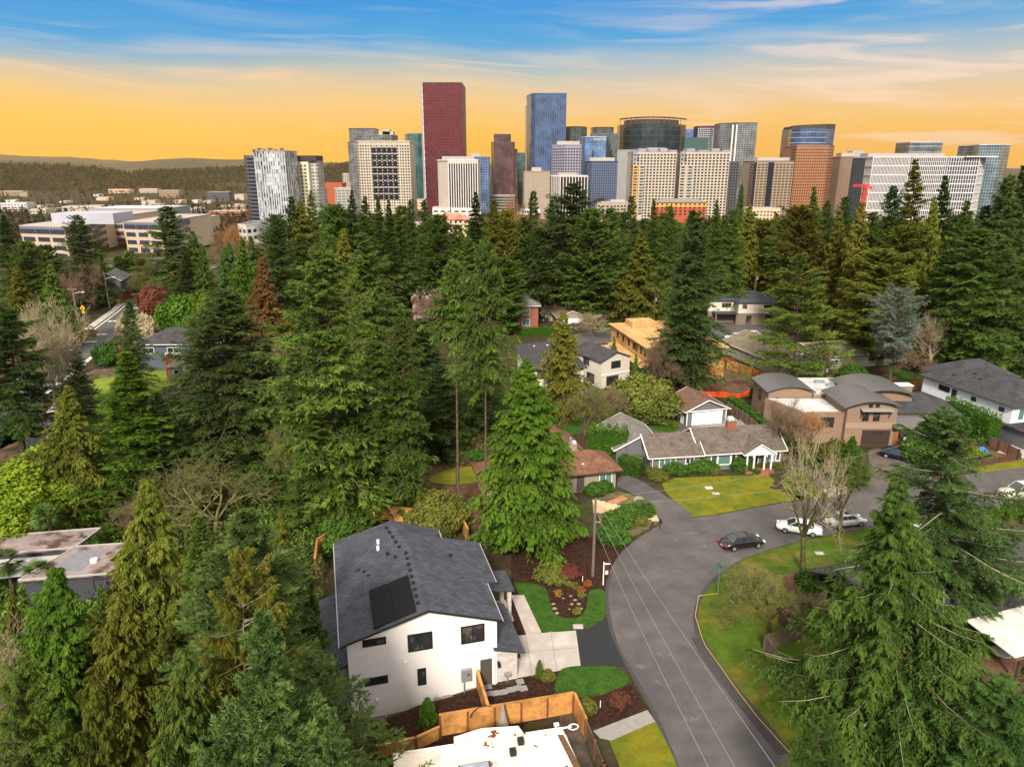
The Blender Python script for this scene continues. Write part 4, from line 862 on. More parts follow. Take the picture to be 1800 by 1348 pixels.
# ------------------------------------------------------------------ flat roofed neighbour at the bottom edge
def flat_neighbour():
    H = thing('flat_roofed_house', 'flat roofed house with peeling cream roof, skylight and rusty patches at the bottom edge', 'house', (*G(694, 1326, 3.0), 0), 11.5)
    peel = mat('peeling_cream_roof', (.76, .66, .55), .85, .15, var=.12, vscale=.7, col2=(.16, .05, .03), c2lo=.61, c2hi=.63, detail=8)
    W = 12.6; D = -12
    MB().prism(rect(.3, D, W - 1.0, -.3), 0, 2.7).build('wall', W_CREAM, H)
    MB().prism([(0, D), (W - .3, D), (W - 1.2, -.05), (0, -.05)], 2.7, 3.0).build('roof', peel, H)
    MB().prism([(3.9, 0), (8.8, 0), (8.5, 1.0), (6.0, 1.3), (4.0, .9)], 2.55, 2.86).build('roof', peel, H)
    MB().prism([(4.2, -.2), (8.4, -.2), (8.3, .8), (4.3, .8)], 0, 2.55).build('bay_wall', W_CREAM, H)
    ed = MB(); ed.box(-.12, D, 2.75, .02, .03, 3.1).box(0.02, -.06, 2.75, 3.9, .06, 3.1).box(8.8, -.06, 2.75, W - 1.2, .06, 3.1).build('roof_edge', M_WHITE, H)
    MB().box(6.5, -8, 3.0, 6.68, -.1, 3.14).build('roof_rib', M_WHITE, H)
    sk = MB().box(3.9, -3.6, 3.0, 6.0, -2.0, 3.28).build('skylight', mat('dark_wood_frame', (.10, .05, .035), .8), H); MB().box(4.05, -3.5, 3.28, 5.85, -2.1, 3.36).build('pane', mat('frosted_glass', (.30, .33, .40), .25, .6, var=.25, vscale=.8), sk)
    MB().tube((3.1, -2.4, 3.0), (3.1, -2.4, 3.3), .22, n=10).build('roof_vent', mat('cream_paint', (.7, .62, .5), .7), H)
    for u, v in ((8.1, -.9), (7.4, -1.7)): MB().box(u, v, 3.0, u + .42, v + .42, 3.35).build('roof_vent', M_BLACK, H)
    MB().tube((9.8, -.1, 3.1), (12.0, -.1, 3.15), .06, n=6).tube((10.9, -.1, 3.1), (10.9, -.1, 3.5), .05).box(10.75, -.2, 3.45, 11.1, 0, 3.6).build('service_mast', M_WHITE, H)
    for k in range(12):
        a, b_ = 2 * pi * k / 12, 2 * pi * (k + 1) / 12
    MB().path([(12.1 + .35 * cos(2 * pi * k / 12), -.2 + .2 * sin(2 * pi * k / 12), 3.2 + .05 * sin(2 * pi * k / 12)) for k in range(13)], .04).build('cable_loop', M_WHITE, H)
    dm = mat('brown_debris', (.13, .075, .04), .95, .1, var=.5, vscale=2)
    MB().prism([(10.9, -.5), (11.3, -.6), (12.0, -6), (12.2, -11.5), (11.7, -11.5), (11.5, -6)], 3.0, 3.05).build('leaf_litter', dm, H)
    tag(MB().prism([(-.05 + G(985, 1240)[0], G(985, 1240)[1]), G(1010, 1250), G(1060, 1400), G(985, 1400)][::-1], .0, .055).build('patio', mat('wet_concrete_patio', (.10, .075, .055), .5, .4, var=.35, vscale=.5, col2=(.05, .04, .033))), kind='structure')
flat_neighbour()
u = thing('closed_umbrella', 'folded grey patio umbrella standing against the cedar fence', 'umbrella', (*G(884, 1272, 1.0), 0))
MB().tube((0, 0, 0), (0, 0, 2.6), .04).build('pole', M_BLACK, u); MB().tube((0, 0, .9), (0, 0, 2.7), .42, .05, 10).build('canopy', mat('grey_canvas', (.30, .25, .22), .9, .1, var=.3, vscale=3), u)
MB().path([(-1.2 + 1.2 * cos(a), 0, 1.3 + 1.3 * sin(a)) for a in np.linspace(pi * .95, pi * .4, 8)], .035).build('support_arm', M_BLACK, u)

# stepping stones, boulders, small garden things
def stone(cx, cy, r, name, label, group, m, seed, z=.03, hgt=.09, n=8):
    rr = random.Random(seed); pts = [(r * rr.uniform(.8, 1.1) * cos(2 * pi * k / n), r * .8 * rr.uniform(.8, 1.1) * sin(2 * pi * k / n)) for k in range(n)]
    o = MB().prism(pts, 0, hgt).build(name, m); o.location = (cx, cy, z + terr(cx, cy)); return tag(o, label, name.replace('_', ' '), group)
M_STONE = mat('grey_flagstone', (.24, .23, .22), .85, .2, var=.25, vscale=2); M_ROCK = mat('garden_rock', (.26, .21, .17), .9, .15, var=.35, vscale=2, bump=1, bscale=5)
for i, (px, py) in enumerate(((692, 1290), (704, 1281), (715, 1274), (728, 1267), (738, 1256), (777, 1243), (787, 1240))):
    x, y = G(px, py, -1.0); stone(x, y, .55, 'stepping_stone', f'grey irregular stepping stone below the white wall, {ORD[i]} from the young spruce', 'stepping stones under the white house', M_STONE, i, .03)
for i, (px, py) in enumerate(((857, 1208), (858, 1220), (871, 1219), (885, 1217), (898, 1213), (911, 1210), (914, 1199), (920, 1211))):
    o = MB().box(-.31, -.27, 0, .31, .27, .05 + .006 * i).build('paver', M_STONE); x, y = G(px, py); o.location = (x, y, .04); o.rotation_euler.z = radians(15)
    tag(o, f'square concrete paver on the side path, {ORD[i]} from the dark side door', 'paver', 'pavers by the side door')
def rock(px, py, s, label, group=None, seed=0, h=None):
    rr = np.random.default_rng(seed); ph = np.linspace(0, pi / 2, 5); n = 9; V = []; F = []
    for i, a in enumerate(ph):
        for k in range(n): b_ = 2 * pi * k / n; q = s * rr.uniform(.8, 1.15); V.append((q * cos(a) * cos(b_), q * .7 * cos(a) * sin(b_), (h or s * .7) * sin(a) * rr.uniform(.85, 1.1)))
    for i in range(4):
        for k in range(n): F.append((i * n + k, i * n + (k + 1) % n, (i + 1) * n + (k + 1) % n, (i + 1) * n + k))
    o = MB().add(V, F).build('boulder', M_ROCK); x, y = G(px, py); o.location = (x, y, .0); tag(o, label, 'boulder', group)
rs = [(973, 1062, .35), (975, 1070, .4), (979, 1078, .38), (1003, 1048, .3), (1005, 1062, .34), (1011, 1055, .36), (1017, 1062, .38), (1021, 1070, .33), (990, 1052, .25), (1001, 1071, .25)]
for i, (px, py, s) in enumerate(rs): rock(px, py, s * .62, f'pale rock in the kidney shaped mulch bed, {ORD[i]} in from the walkway side', 'rocks in the mulch bed', i)
rock(1122, 879, .75, 'large white boulder on the mossy bank above the timber steps', None, 31); rock(1140, 897, .6, 'white boulder beside the driveway edge at the bank', None, 32); rock(1066, 890, .5, 'pale boulder next to the utility pole top', None, 33)
for i, (px, py) in enumerate(((1010, 1032), (1021, 1040), (1023, 1050), (1033, 1029), (1000, 1030), (981, 1046), (1014, 1078))):
    x, y = G(px, py); plant('grass_tuft', f'golden ornamental grass tuft in the mulch bed, {ORD[i]} planted from the street', 'ornamental grass', 'tuft', (x, y, .02), .55, .45, F_ORANGE if i % 2 else F_OLIVE, group='grass tufts in the mulch bed', parts=('stem', 'foliage'))
mulchbed = [(968, 1030), (985, 1018), (1030, 1018), (1036, 1030), (1033, 1055), (1030, 1072), (1015, 1085), (997, 1088), (980, 1082), (970, 1062)]
sheet('planting_bed', mulchbed, .047, M_MULCH, sm=1)
for kind, px, py, h, R, fol, lab in (
    ('conS', 948, 1188, 1.6, .5, F_GREEN, 'tiny young conifer in the mulch south of the driveway'), ('shrub1', 962, 1192, .7, .7, F_OLIVE, 'small yellow green shrub beside the tiny conifer'),
    ('shrub2', 1088, 1238, 1.1, .9, F_RED, 'round twiggy reddish shrub in the mulch by the street'), ('shrub1', 1032, 1250, 1.1, .8, F_OLIVE, 'mossy shrub outside the cedar fence corner'),
    ('conS', 753, 1270, 2.9, 1.1, F_BRIGHT, 'lone bright young arborvitae between the stepping stones and white wall'), ('shrub1', 712, 1262, .7, .45, F_LAUREL, 'small dark shrub at the white wall foundation'),
    ('conS', 672, 1300, 2.6, 1.2, F_OLIVE, 'olive young conifer at the white house corner'), ('shrub1', 690, 1275, .7, .5, F_LAUREL, 'little round shrub beside the corner conifer'),
    ('shrub2', 968, 1016, 1.4, 1.8, F_OLIVE, 'spreading olive japanese maple shrub north of the front lawn'), ('shrub2', 1000, 1012, 1.1, 1.3, F_RED, 'bronze low shrub under the bright cedar'),
    ('shrub1', 1085, 922, 1.9, 1.9, F_LAUREL, 'leafy rhododendron bush beside the utility pole'), ('shrub1', 1108, 912, 1.9, 1.9, F_LAUREL, 'rhododendron bush in the middle of the street bank'), ('shrub1', 1128, 905, 1.8, 1.7, F_LAUREL, 'rhododendron bush nearest the timber steps'),
    ('shrub1', 1078, 950, 1.9, 2.0, F_LAUREL, 'dark rhododendron bush lowest on the street bank'), ('shrub1', 1125, 920, 1.0, 1.0, F_OLIVE, 'mossy low bush at the street bank edge'),
    ('shrub1', 1148, 838, 1.5, 1.2, F_OLIVE, 'round clipped golden green bush by the rambler downspout'), ('shrub1', 1157, 842, 1.2, 1.5, F_OLIVE, 'wider clipped bush in front of the round golden one'),
    ('shrub1', 1180, 828, 2.0, 2.1, F_LAUREL, 'big rhododendron under the rambler west window'), ('shrub1', 1196, 834, 1.3, 1.2, F_LAUREL, 'low blue green shrub between the big rhododendrons'), ('shrub1', 1213, 826, 2.0, 1.8, F_LAUREL, 'second big rhododendron, before the small rambler window'),
    ('shrub1', 1232, 826, 1.9, 1.7, F_LAUREL, 'third big rhododendron before the rambler front wall'), ('shrub1', 1247, 827, 1.6, 1.4, F_HEDGE, 'yellow tipped rhododendron beside the green curtained window'), ('shrub1', 1258, 832, .9, .9, F_OLIVE, 'small brownish shrub under the green curtained window'),
    ('shrub1', 1302, 824, 2.0, 1.7, F_LAUREL, 'tightly clipped round bush beside the arched porch'), ('shrub1', 1350, 815, .8, 1.1, F_OLIVE, 'low shrub east of the porch steps'), ('shrub1', 1362, 818, .8, 1.0, F_OLIVE, 'low golden shrub under the rambler east window'),
    ('shrub1', 1045, 868, 1.5, 1.5, F_LAUREL, 'green bush under the brown roofed house window'), ('shrub1', 1060, 862, 1.5, 1.4, F_LAUREL, 'green bush at the brown roofed house corner'),
    ('shrub2', 1720, 806, 1.2, 1.5, F_LEAF, 'bright yellow flowering shrub in the terraced garden'), ('shrub2', 1700, 795, 1.3, 1.6, F_OLIVE, 'light green shrub above the yellow flowering one'), ('shrub1', 1430, 820, 1.6, 1.4, F_LAUREL, 'dark shrub by the rambler driveway'),
    ('shrub1', 1465, 825, 1.0, 1.5, F_OLIVE, 'yellow green groundcover shrub below the conical cypress'), ('shrub1', 1045, 577, 2.2, 2.2, F_LEAF, 'bright green shrub on the lawn beside the white garage'), ('shrub1', 1026, 577, 1.8, 1.9, F_RED, 'red brown shrub right beside the white garage door'),
    ('shrub2', 1405, 590, 1.6, 2, F_RED, 'brown shrub on the street corner before the grey modern house'), ('shrub1', 1345, 592, 1.2, 1.6, F_LAUREL, 'low dark shrub in front of the grey modern house'), ('shrub2', 1370, 592, 1.3, 2.0, F_OLIVE, 'olive shrub along the side street'),
    ('shrub1', 1660, 965, 1.4, 2.0, F_OLIVE, 'dull green mound shrub near the island arborvitae clump'), ('shrub1', 1440, 1040, 2.2, 2.2, F_LAUREL, 'dark green shrub at the carport corner'), ('shrub1', 1425, 1030, 1.8, 1.6, F_LAUREL, 'leafy shrub behind the old brown fence'),
    ('shrub1', 1165, 745, 1.2, 1.0, F_LEAF, 'lime green shrub beside the curved box hedge'), ('shrub1', 1425, 652, 1.5, 1.8, F_LAUREL, 'dark shrub behind the curved metal roof'),
    ('shrub1', 795, 808, 1.2, 1.5, F_LAUREL, 'fern clump in the woodland clearing by the bare trunk'), ('shrub1', 835, 806, 1.2, 1.4, F_LAUREL, 'second fern clump between the two bare trunks'), ('shrub2', 700, 800, 1.4, 1.7, F_OLIVE, 'olive brush on the west side of the clearing'),
    ('shrub1', 870, 905, 1.2, 1.8, F_OLIVE, 'fern mound at the foot of the red brown trunk'), ('shrub2', 780, 915, 1.6, 1.8, F_OLIVE, 'thin green bush behind the back fence')):
    x, y = G(px, py); plant('shrub' if kind != 'conS' else 'young_conifer', lab, 'shrub' if kind != 'conS' else 'conifer', kind, (x, y, terr(x, y)), h, R, fol, parts=('stem', 'foliage'))

def hedge(a, b, W, H, fol, label, leaf=.2, dens=16, peaks=0, cat='hedge', name='hedge', top=.15):
    (x0, y0), (x1, y1) = G(*a), G(*b); L = hypot(x1 - x0, y1 - y0)
    t = thing(name, label, cat, (x0, y0, 0), math.degrees(atan2(y1 - y0, x1 - x0)))
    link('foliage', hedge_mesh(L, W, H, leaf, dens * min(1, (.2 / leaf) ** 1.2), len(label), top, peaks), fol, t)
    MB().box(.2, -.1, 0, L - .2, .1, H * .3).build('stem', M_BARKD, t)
hedge((1033, 805), (1102, 812), 3.2, 5.2, F_HEDGE, 'tall lumpy bright green arborvitae hedge beside the brown roofed house', .25, 22, 1)
hedge((1090, 826), (1128, 838), 2.2, 2.6, F_LAUREL, 'ivy covered dark green hedge at the rambler corner', .18, 26)
hedge((1660, 742), (1744, 780), 2.6, 4.6, F_HEDGE, 'tall dense arborvitae hedge in front of the white and grey house', .24, 22, 1)
hedge((1283, 712), (1390, 792), 1.5, 1.9, F_HEDGE, 'long narrow green hedge along the barrel roofed house', .2, 20)
hedge((1310, 826), (1335, 835), .9, .7, F_HEDGE, 'low clipped hedge curving around the rambler porch', .13, 40)
hedge((1308, 822), (1386, 826), 1.0, .8, F_OLIVE, 'low golden hedge along the rambler front bed', .13, 40)
hedge((1178, 745), (1190, 757), .8, .8, F_LEAF, 'short curved lime box hedge beside the garage courtyard', .13, 40)
hedge((905, 592), (975, 588), 2.0, 2.2, F_HEDGE, 'green hedge at the foot of the brick and grey house', .3, 14, 1)
hedge((1320, 700), (1340, 700), 2.0, 2.2, F_LAUREL, 'dark rounded hedge at the corner of the barrel roofed house', .2, 18)
for i, (px, h) in enumerate(((1745, 3.6), (1757, 4.4), (1770, 4.8), (1782, 4.4), (1796, 4.6), (1812, 4.6))):
    x, y = G(px, 945 - (i % 2) * 8); plant('arborvitae', f'bright green pointed arborvitae in the island clump, {ORD[i]} from the small lawn', 'arborvitae', 'arb', (x, y, 0), h, .85, F_HEDGE, group='arborvitae clump on the island lawn', parts=('stem', 'foliage'))
x, y = G(1788, 960); plant('bare_bush', 'tan leafless bush against the island arborvitae clump', 'bush', 'bareS', (x, y, 0), 3.2, 1.8, M_TWIGB, M_TWIGB, parts=('stem', 'twigs'))

# ------------------------------------------------------------------ other houses
def frameat(p, q, z=0):
    """origin and heading of a wall from two ground pixels"""
    a, b = G(*p, z), G(*q, z); return a, math.degrees(atan2(b[1] - a[1], b[0] - a[0])), hypot(b[0] - a[0], b[1] - a[1])
def rambler():
    H = thing('grey_rambler', 'long grey rambler with weathered shingle roof, brick chimney and white arched porch', 'house', (18.6, 88.2, 0), 8)
    a = H
    gable_body(H, 0, 0, 7.0, 6.5, 0, 2.7, 4.5, W_GREY, 'u', name='wall'); gable_body(H, 7.01, .2, 19.0, 7.2, 0, 2.75, 4.85, W_GREY, 'u', name='wall')
    gable_roof(H, 0, 0, 7.0, 6.5, 2.7, 4.5, R_MOSS, 'u', o=.5, og=.45, trim=M_WHITE); gable_roof(H, 7.2, .2, 19.0, 7.2, 2.75, 4.85, R_MOSS, 'u', o=.55, og=.4, trim=M_WHITE)
    gable_body(H, -3.8, 3.2, 2.8, 12.5, 0, 2.6, 4.3, W_GREY, 'v', name='wing_wall'); gable_roof(H, -3.8, 3.2, 2.8, 12.5, 2.6, 4.3, R_GREY, 'v', trim=M_WHITE, name='wing_roof')
    c = MB().box(12.0, 3.1, 3.6, 13.3, 3.9, 5.9).build('chimney', M_BRICK, H); MB().box(11.9, 3.0, 5.9, 13.4, 4.0, 6.05).build('chimney_cap', M_CONCG, c); MB().box(12.2, 3.2, 6.05, 12.9, 3.8, 6.4).build('flue_cover', M_WHITE, c)
    X = (1, 0)
    for u0, w, z0, z1, p, g in ((1.2, 2.4, .9, 2.3, 3, M_GLASSG), (4.9, 1.3, 1.2, 2.2, 2, None), (8.6, 1.0, .8, 2.35, 1, M_DOORD), (9.6, 1.9, .7, 2.4, 1, M_GLASSG), (11.5, .8, .7, 2.4, 1, None), (17.0, .8, .8, 2.4, 1, M_GLASSG), (18.0, .7, .8, 2.4, 1, None)):
        win(H, (u0, 0 if u0 < 7 else .2), X, w, z0, z1, M_WHITE, g, p, .14)
    for v in (1.6,): win(H, (-.0, 3.0), (0, -1), .8, 1.9, 2.6, M_WHITE, None, 1, .1)
    MB().box(-.25, 1.5, 1.9, 0, 2.1, 2.8).build('utility_box', M_METAL, H)
    # porch
    gable_body(H, 13.0, -1.3, 16.9, .2, 2.5, 2.75, 4.0, M_WHITE, 'v', name='porch_gable'); gable_roof(H, 13.0, -1.3, 16.9, 3.0, 2.75, 4.0, R_MOSS, 'v', o=.35, og=.2, trim=M_WHITE, name='porch_roof')
    for u in (13.1, 14.1, 15.6, 16.6): MB().box(u, -1.25, .3, u + .2, -1.05, 2.5).build('porch_column', M_WHITE, H)
    ar = MB()
    for k in range(8):
        a0, a1 = pi * k / 8, pi * (k + 1) / 8; ar.tube((14.95 + 1.0 * cos(a0), -1.32, 2.2 + .8 * sin(a0)), (14.95 + 1.0 * cos(a1), -1.32, 2.2 + .8 * sin(a1)), .09, n=4)
    ar.build('porch_arch', M_WHITE, H)
    MB().box(12.9, -1.7, 0, 17.0, .2, .3).build('porch_floor', M_BRICK, H); MB().box(13.9, -2.3, 0, 16.0, -1.7, .16).build('porch_step', M_BRICK, H); door(H, (14.4, .15), X, 1.1, .3, 2.4, M_BLACK, M_WHITE)
    MB().tube((0.1, -.55, 0), (.1, -.55, 2.5), .05, n=5).build('downspout', M_WHITE, H)
rambler()
def rambler_garage():
    H = thing('detached_garage', 'grey detached garage with white two car door and reddish mossy roof', 'garage', (*G(1206, 749), 0), 14)
    gable_body(H, 0, 0, 7.0, 6.6, 0, 2.55, 4.1, W_GREY); gable_roof(H, 0, 0, 7.0, 6.6, 2.55, 4.1, R_RUSTY, trim=M_WHITE, o=.5, og=.4)
    garage_door(H, (.9, 0), (1, 0), 5.4, 0, 2.3, M_GARW, M_WHITE); MB().box(-.02, -.36, 2.42, 7.02, -.28, 2.58).build('gable_trim', M_WHITE, H)
    for u in (0, 6.9): MB().box(u - .03, -.04, 0, u + .13, .02, 2.5).build('corner_board', M_WHITE, H)
    win(H, (0, 4.9), (0, -1), 1.3, 1.1, 2.1, M_WHITE, None, 2); door(H, (0, 1.9), (0, -1), .9, 0, 2.1, M_WHITE); MB().box(.6, .5, 0, .8, .7, .3).build('step', M_CONCG, H)
rambler_garage()
def brown_house():
    H = thing('brown_roofed_house', 'taupe bungalow with red brown hip roof and stone chimney behind the bright cedar', 'house', (-3.5, 79.4, 0), 14)
    MB().prism(rect(.4, .4, 17.5, 5.6), 0, 2.7).build('wall', W_TAUPE, H)
    hip_roof(H, .4, .4, 17.5, 5.6, 2.7, 4.6, R_BROWN, .7, 3.2, trim=M_BARKD)
    c = MB().box(12.0, 3.2, 3.6, 13.1, 3.9, 5.5).build('chimney', mat('rough_stone', (.30, .24, .18), .9, .1, var=.4, vscale=3), H); MB().tube((12.3, 3.5, 5.5), (12.3, 3.5, 6.3), .17, n=8).build('flue_pipe', M_METAL, c); MB().box(12.6, 3.3, 5.5, 13.0, 3.8, 5.75).build('chimney_cap', M_WHITE, c)
    win(H, (.4, 3.8), (0, -1), 1.4, 1.2, 2.2, M_WHITE, None, 2); win(H, (15.2, .4), (1, 0), 1.8, .9, 2.3, M_WHITE, M_GLASSG, 2, .12); win(H, (2.2, .4), (1, 0), 1.3, 1.0, 2.1, M_WHITE, None, 2)
    door(H, (12.2, .4), (1, 0), 1.0, .1, 2.2, M_DOORD); vents(H, [(13.2, 1.2, 3.45)], M_WHITE)
    g = thing('brown_roofed_garage', 'small garage with red brown gable roof tucked behind the bungalow', 'garage', (5.2, 89.6, 0), 14)
    gable_body(g, 0, 0, 4.6, 6.5, 0, 2.5, 3.8, W_TAUPE); gable_roof(g, 0, 0, 4.6, 6.5, 2.5, 3.8, R_BROWN); win(g, (1.6, 0), (1, 0), 1.2, 1, 2, M_WHITE)
brown_house()
steps_m = mat('timber_step_tread', (.58, .42, .26), .85, .2, var=.15, vscale=1)
st_pts = [(1048, 896), (1058, 897), (1068, 899), (1079, 900), (1090, 901), (1101, 902), (1112, 902), (1123, 903), (1132, 905), (1141, 908), (1150, 911)]
st = thing('garden_stairs', 'pale timber garden stairs climbing the bank from street to bungalow', 'stairs', (*G(1048, 896), 0))
for i, (px, py) in enumerate(st_pts):
    x, y = G(px, py); x -= st.location.x; y -= st.location.y; zz = .08 + (10 - i) * .09
    MB().box(x - .42, y - .75, 0, x + .42, y + .75, zz).build('stair_tread', steps_m, st)
x, y = G(1075, 885); o = MB().box(-2.4, -.5, 0, 2.4, .5, .12).build('wooden_walkway', mat('orange_decking', (.42, .20, .09), .85, .2, var=.2, vscale=1, stripe=('x', .2, .6, .1))); o.location = (x, y, .05); o.rotation_euler.z = radians(38); tag(o, 'orange plank walkway leading to the bungalow door', 'walkway')

def arc_roof(parent, u0, u1, v0, v1, ze, rise, m, name='barrel_roof', t=.16, n=14, o=.4, along='v'):
    """a segmental barrel; the arc spans u and the barrel runs along v (or the reverse)"""
    b = MB(); V = []; 
    for i in range(n + 1):
        s = i / n; a = (u0 - o) + (u1 - u0 + 2 * o) * s; z = ze + rise * (1 - (2 * s - 1) ** 2)
        for vv in (v0 - o, v1 + o):
            for k in (0, t): V.append((a, vv, z + k) if along == 'v' else (vv, a, z + k))
    F = []
    for i in range(n):
        j = i * 4; k = j + 4
        F += [(j + 1, k + 1, k + 3, j + 3), (j, j + 2, k + 2, k), (j, k, k + 1, j + 1), (j + 2, j + 3, k + 3, k + 2)]
    F += [(0, 1, 3, 2), (4 * n, 4 * n + 2, 4 * n + 3, 4 * n + 1)]
    if along != 'v': F = [f[::-1] for f in F]
    return b.add(V, F).build(name, m, parent)
def arc_wall(parent, u0, u1, v0, v1, z0, ze, rise, m, n=12, name='wall'):
    pr = [(u0, z0), (u1, z0)] + [(u1 + (u0 - u1) * i / n, ze + rise * (1 - (2 * i / n - 1) ** 2)) for i in range(n + 1)]
    N_ = len(pr); vs = [(a, v0, c) for a, c in pr] + [(a, v1, c) for a, c in pr]
    return MB().add(vs, [tuple(range(N_)), tuple(range(2 * N_ - 1, N_ - 1, -1))] + [(i, N_ + i, N_ + (i + 1) % N_, (i + 1) % N_) for i in range(N_)]).build(name, m, parent)
def barrel_house():
    H = thing('barrel_roofed_house', 'large brown stucco house with curved metal barrel roofs and brown garage door', 'house', (49.3, 98.6, 0), 0)
    X = (1, 0)
    arc_wall(H, 0, 7.4, 0, 7.5, 0, 5.9, .85, W_STUC); arc_roof(H, 0, 7.4, 0, 7.5, 5.95, .98, M_SEAM, o=.6)
    win(H, (2.3, 0), X, .95, 3.9, 5.4, M_BLACK); win(H, (3.9, 0), X, .95, 3.9, 5.4, M_BLACK); win(H, (3.0, 0), X, .6, 6.0, 6.5, M_BLACK, None, 1); win(H, (4.0, 0), X, .6, 6.0, 6.5, M_BLACK, None, 1)
    aw = MB().slab([(1.8, -1.0, 5.75), (6.4, -1.0, 5.75), (6.4, 0, 5.95), (1.8, 0, 5.95)], .1).build('awning', mat('grey_green_metal', (.27, .26, .22), .6, .3), H)
    for u in (2.0, 6.1): MB().tube((u, -.9, 5.65), (u, -.02, 4.3), .05, n=4).build('awning_bracket', M_BLACK, aw)
    garage_door(H, (2.6, 0), X, 4.2, 0, 2.5, M_GARB, M_BARKD); win(H, (4.0, -.03), X, 1.6, 1.9, 2.2, M_GARB, None, 3, .05, 'garage_window')
    MB().box(-.05, -.06, 2.75, 7.45, .0, 3.6).build('balcony_band', mat('pale_stucco', (.33, .23, .165), .9, .1), H)
    MB().box(7.4, -.12, 0, 8.0, 1, 2.3).build('stone_pier', M_BRICK, H)
    # west flat part and far barrel
    MB().prism([(-5.5, .8), (-.01, .8), (-.01, 8), (-9.2, 8.2)], 0, 4.7).build('wall', W_STUC, H); MB().prism([(-5.2, 1.1), (-.02, 1.1), (-.02, 7.9), (-8.8, 8.0)], 4.7, 4.78).build('flat_roof', M_TPO, H)
    pw = MB().box(-5.5, .75, 4.7, -.02, 1.05, 5.0).build('parapet', W_STUC, H)
    for u, v in ((-3.9, 5.2), (-2.5, 3.4), (-3.0, 4.5)): MB().box(u, v, 4.78, u + .9, v + .7, 5.05).build('roof_hatch', M_WHITE, H)
    win(H, (-3.6, .8), X, 2.2, 2.6, 4.2, M_BLACK, None, 3)
    arc_wall(H, -8.7, -1.8, 8.3, 15.5, 0, 5.6, .8, W_STUC); arc_roof(H, -8.7, -1.8, 8.3, 15.5, 5.65, .9, M_SEAM, o=.4); win(H, (-8.7, 12.5), (0, -1), 1.0, 3.2, 5, M_BLACK, None, 1); win(H, (-7.6, 8.3), X, .7, 3.6, 4.8, M_BLACK, None, 1)
    MB().box(-8.8, 8.2, 0, -1.7, 8.29, 1.6).build('brick_base', mat('dark_brick', (.10, .05, .04), .9, .1, var=.3, vscale=2), H)
    MB().prism([(-1.7, 8.1), (11.5, 8.1), (12.5, 17.5), (-1.7, 17.5)], 0, 5.3).build('wall', W_STUC, H); MB().prism([(-1.6, 8.2), (11.3, 8.2), (12.3, 17.3), (-1.6, 17.3)], 5.3, 5.4).build('flat_roof', M_TPO, H)
    for u, v in ((1.0, 14), (4, 15.2), (7, 16), (2.2, 12.2)): MB().box(u, v, 5.4, u + 1.6, v + .8, 5.75).build('roof_hatch', M_METAL, H)
    arc_wall(H, 3.8, 12.4, 5.5, 8.05, 0, 5.9, .85, W_STUC); arc_roof(H, 3.8, 12.4, 5.2, 13.6, 6.0, .95, M_SEAM, o=.4)
    MB().prism(rect(7.45, 2.2, 15.3, 8.0), 0, 4.3).build('wall', W_STUC, H)
    MB().slab([(7.0, 1.9, 4.6), (15.9, 1.9, 4.45), (15.9, 8.6, 5.6), (7.0, 8.6, 5.8)], .2).build('roof', R_CHAR, H)
    MB().slab([(6.9, -.9, 3.1), (12.2, -.9, 3.0), (12.2, 2.3, 4.2), (6.9, 2.3, 4.3)], .16).build('porch_roof', M_SEAM, H)
    for u in (8.2, 11.6): MB().box(u, -.6, 0, u + .3, -.3, 3.0).build('porch_post', M_BARKD, H)
    win(H, (9.0, 2.2), X, 1.4, .2, 2.6, M_BLACK); win(H, (12.8, 2.2), X, 1.9, 2.8, 3.7, M_BLACK); MB().box(7.6, -.8, 0, 12, 2.2, .18).build('porch_floor', M_BRICK, H)
    c = MB().box(12.9, 10.5, 0, 15.2, 12.0, 6.0).build('chimney', W_STUC, H); MB().box(12.8, 10.4, 6.0, 15.3, 12.1, 6.12).build('chimney_cap', M_WHITE, c)
    MB().prism(rect(15.35, 4, 19.0, 9), 0, 3.6).build('wall', W_STUC, H); MB().slab([(14.9, 3.5, 3.7), (19.5, 3.5, 3.6), (19.5, 9.4, 4.3), (14.9, 9.4, 4.5)], .2).build('roof', R_CHAR, H)
barrel_house()
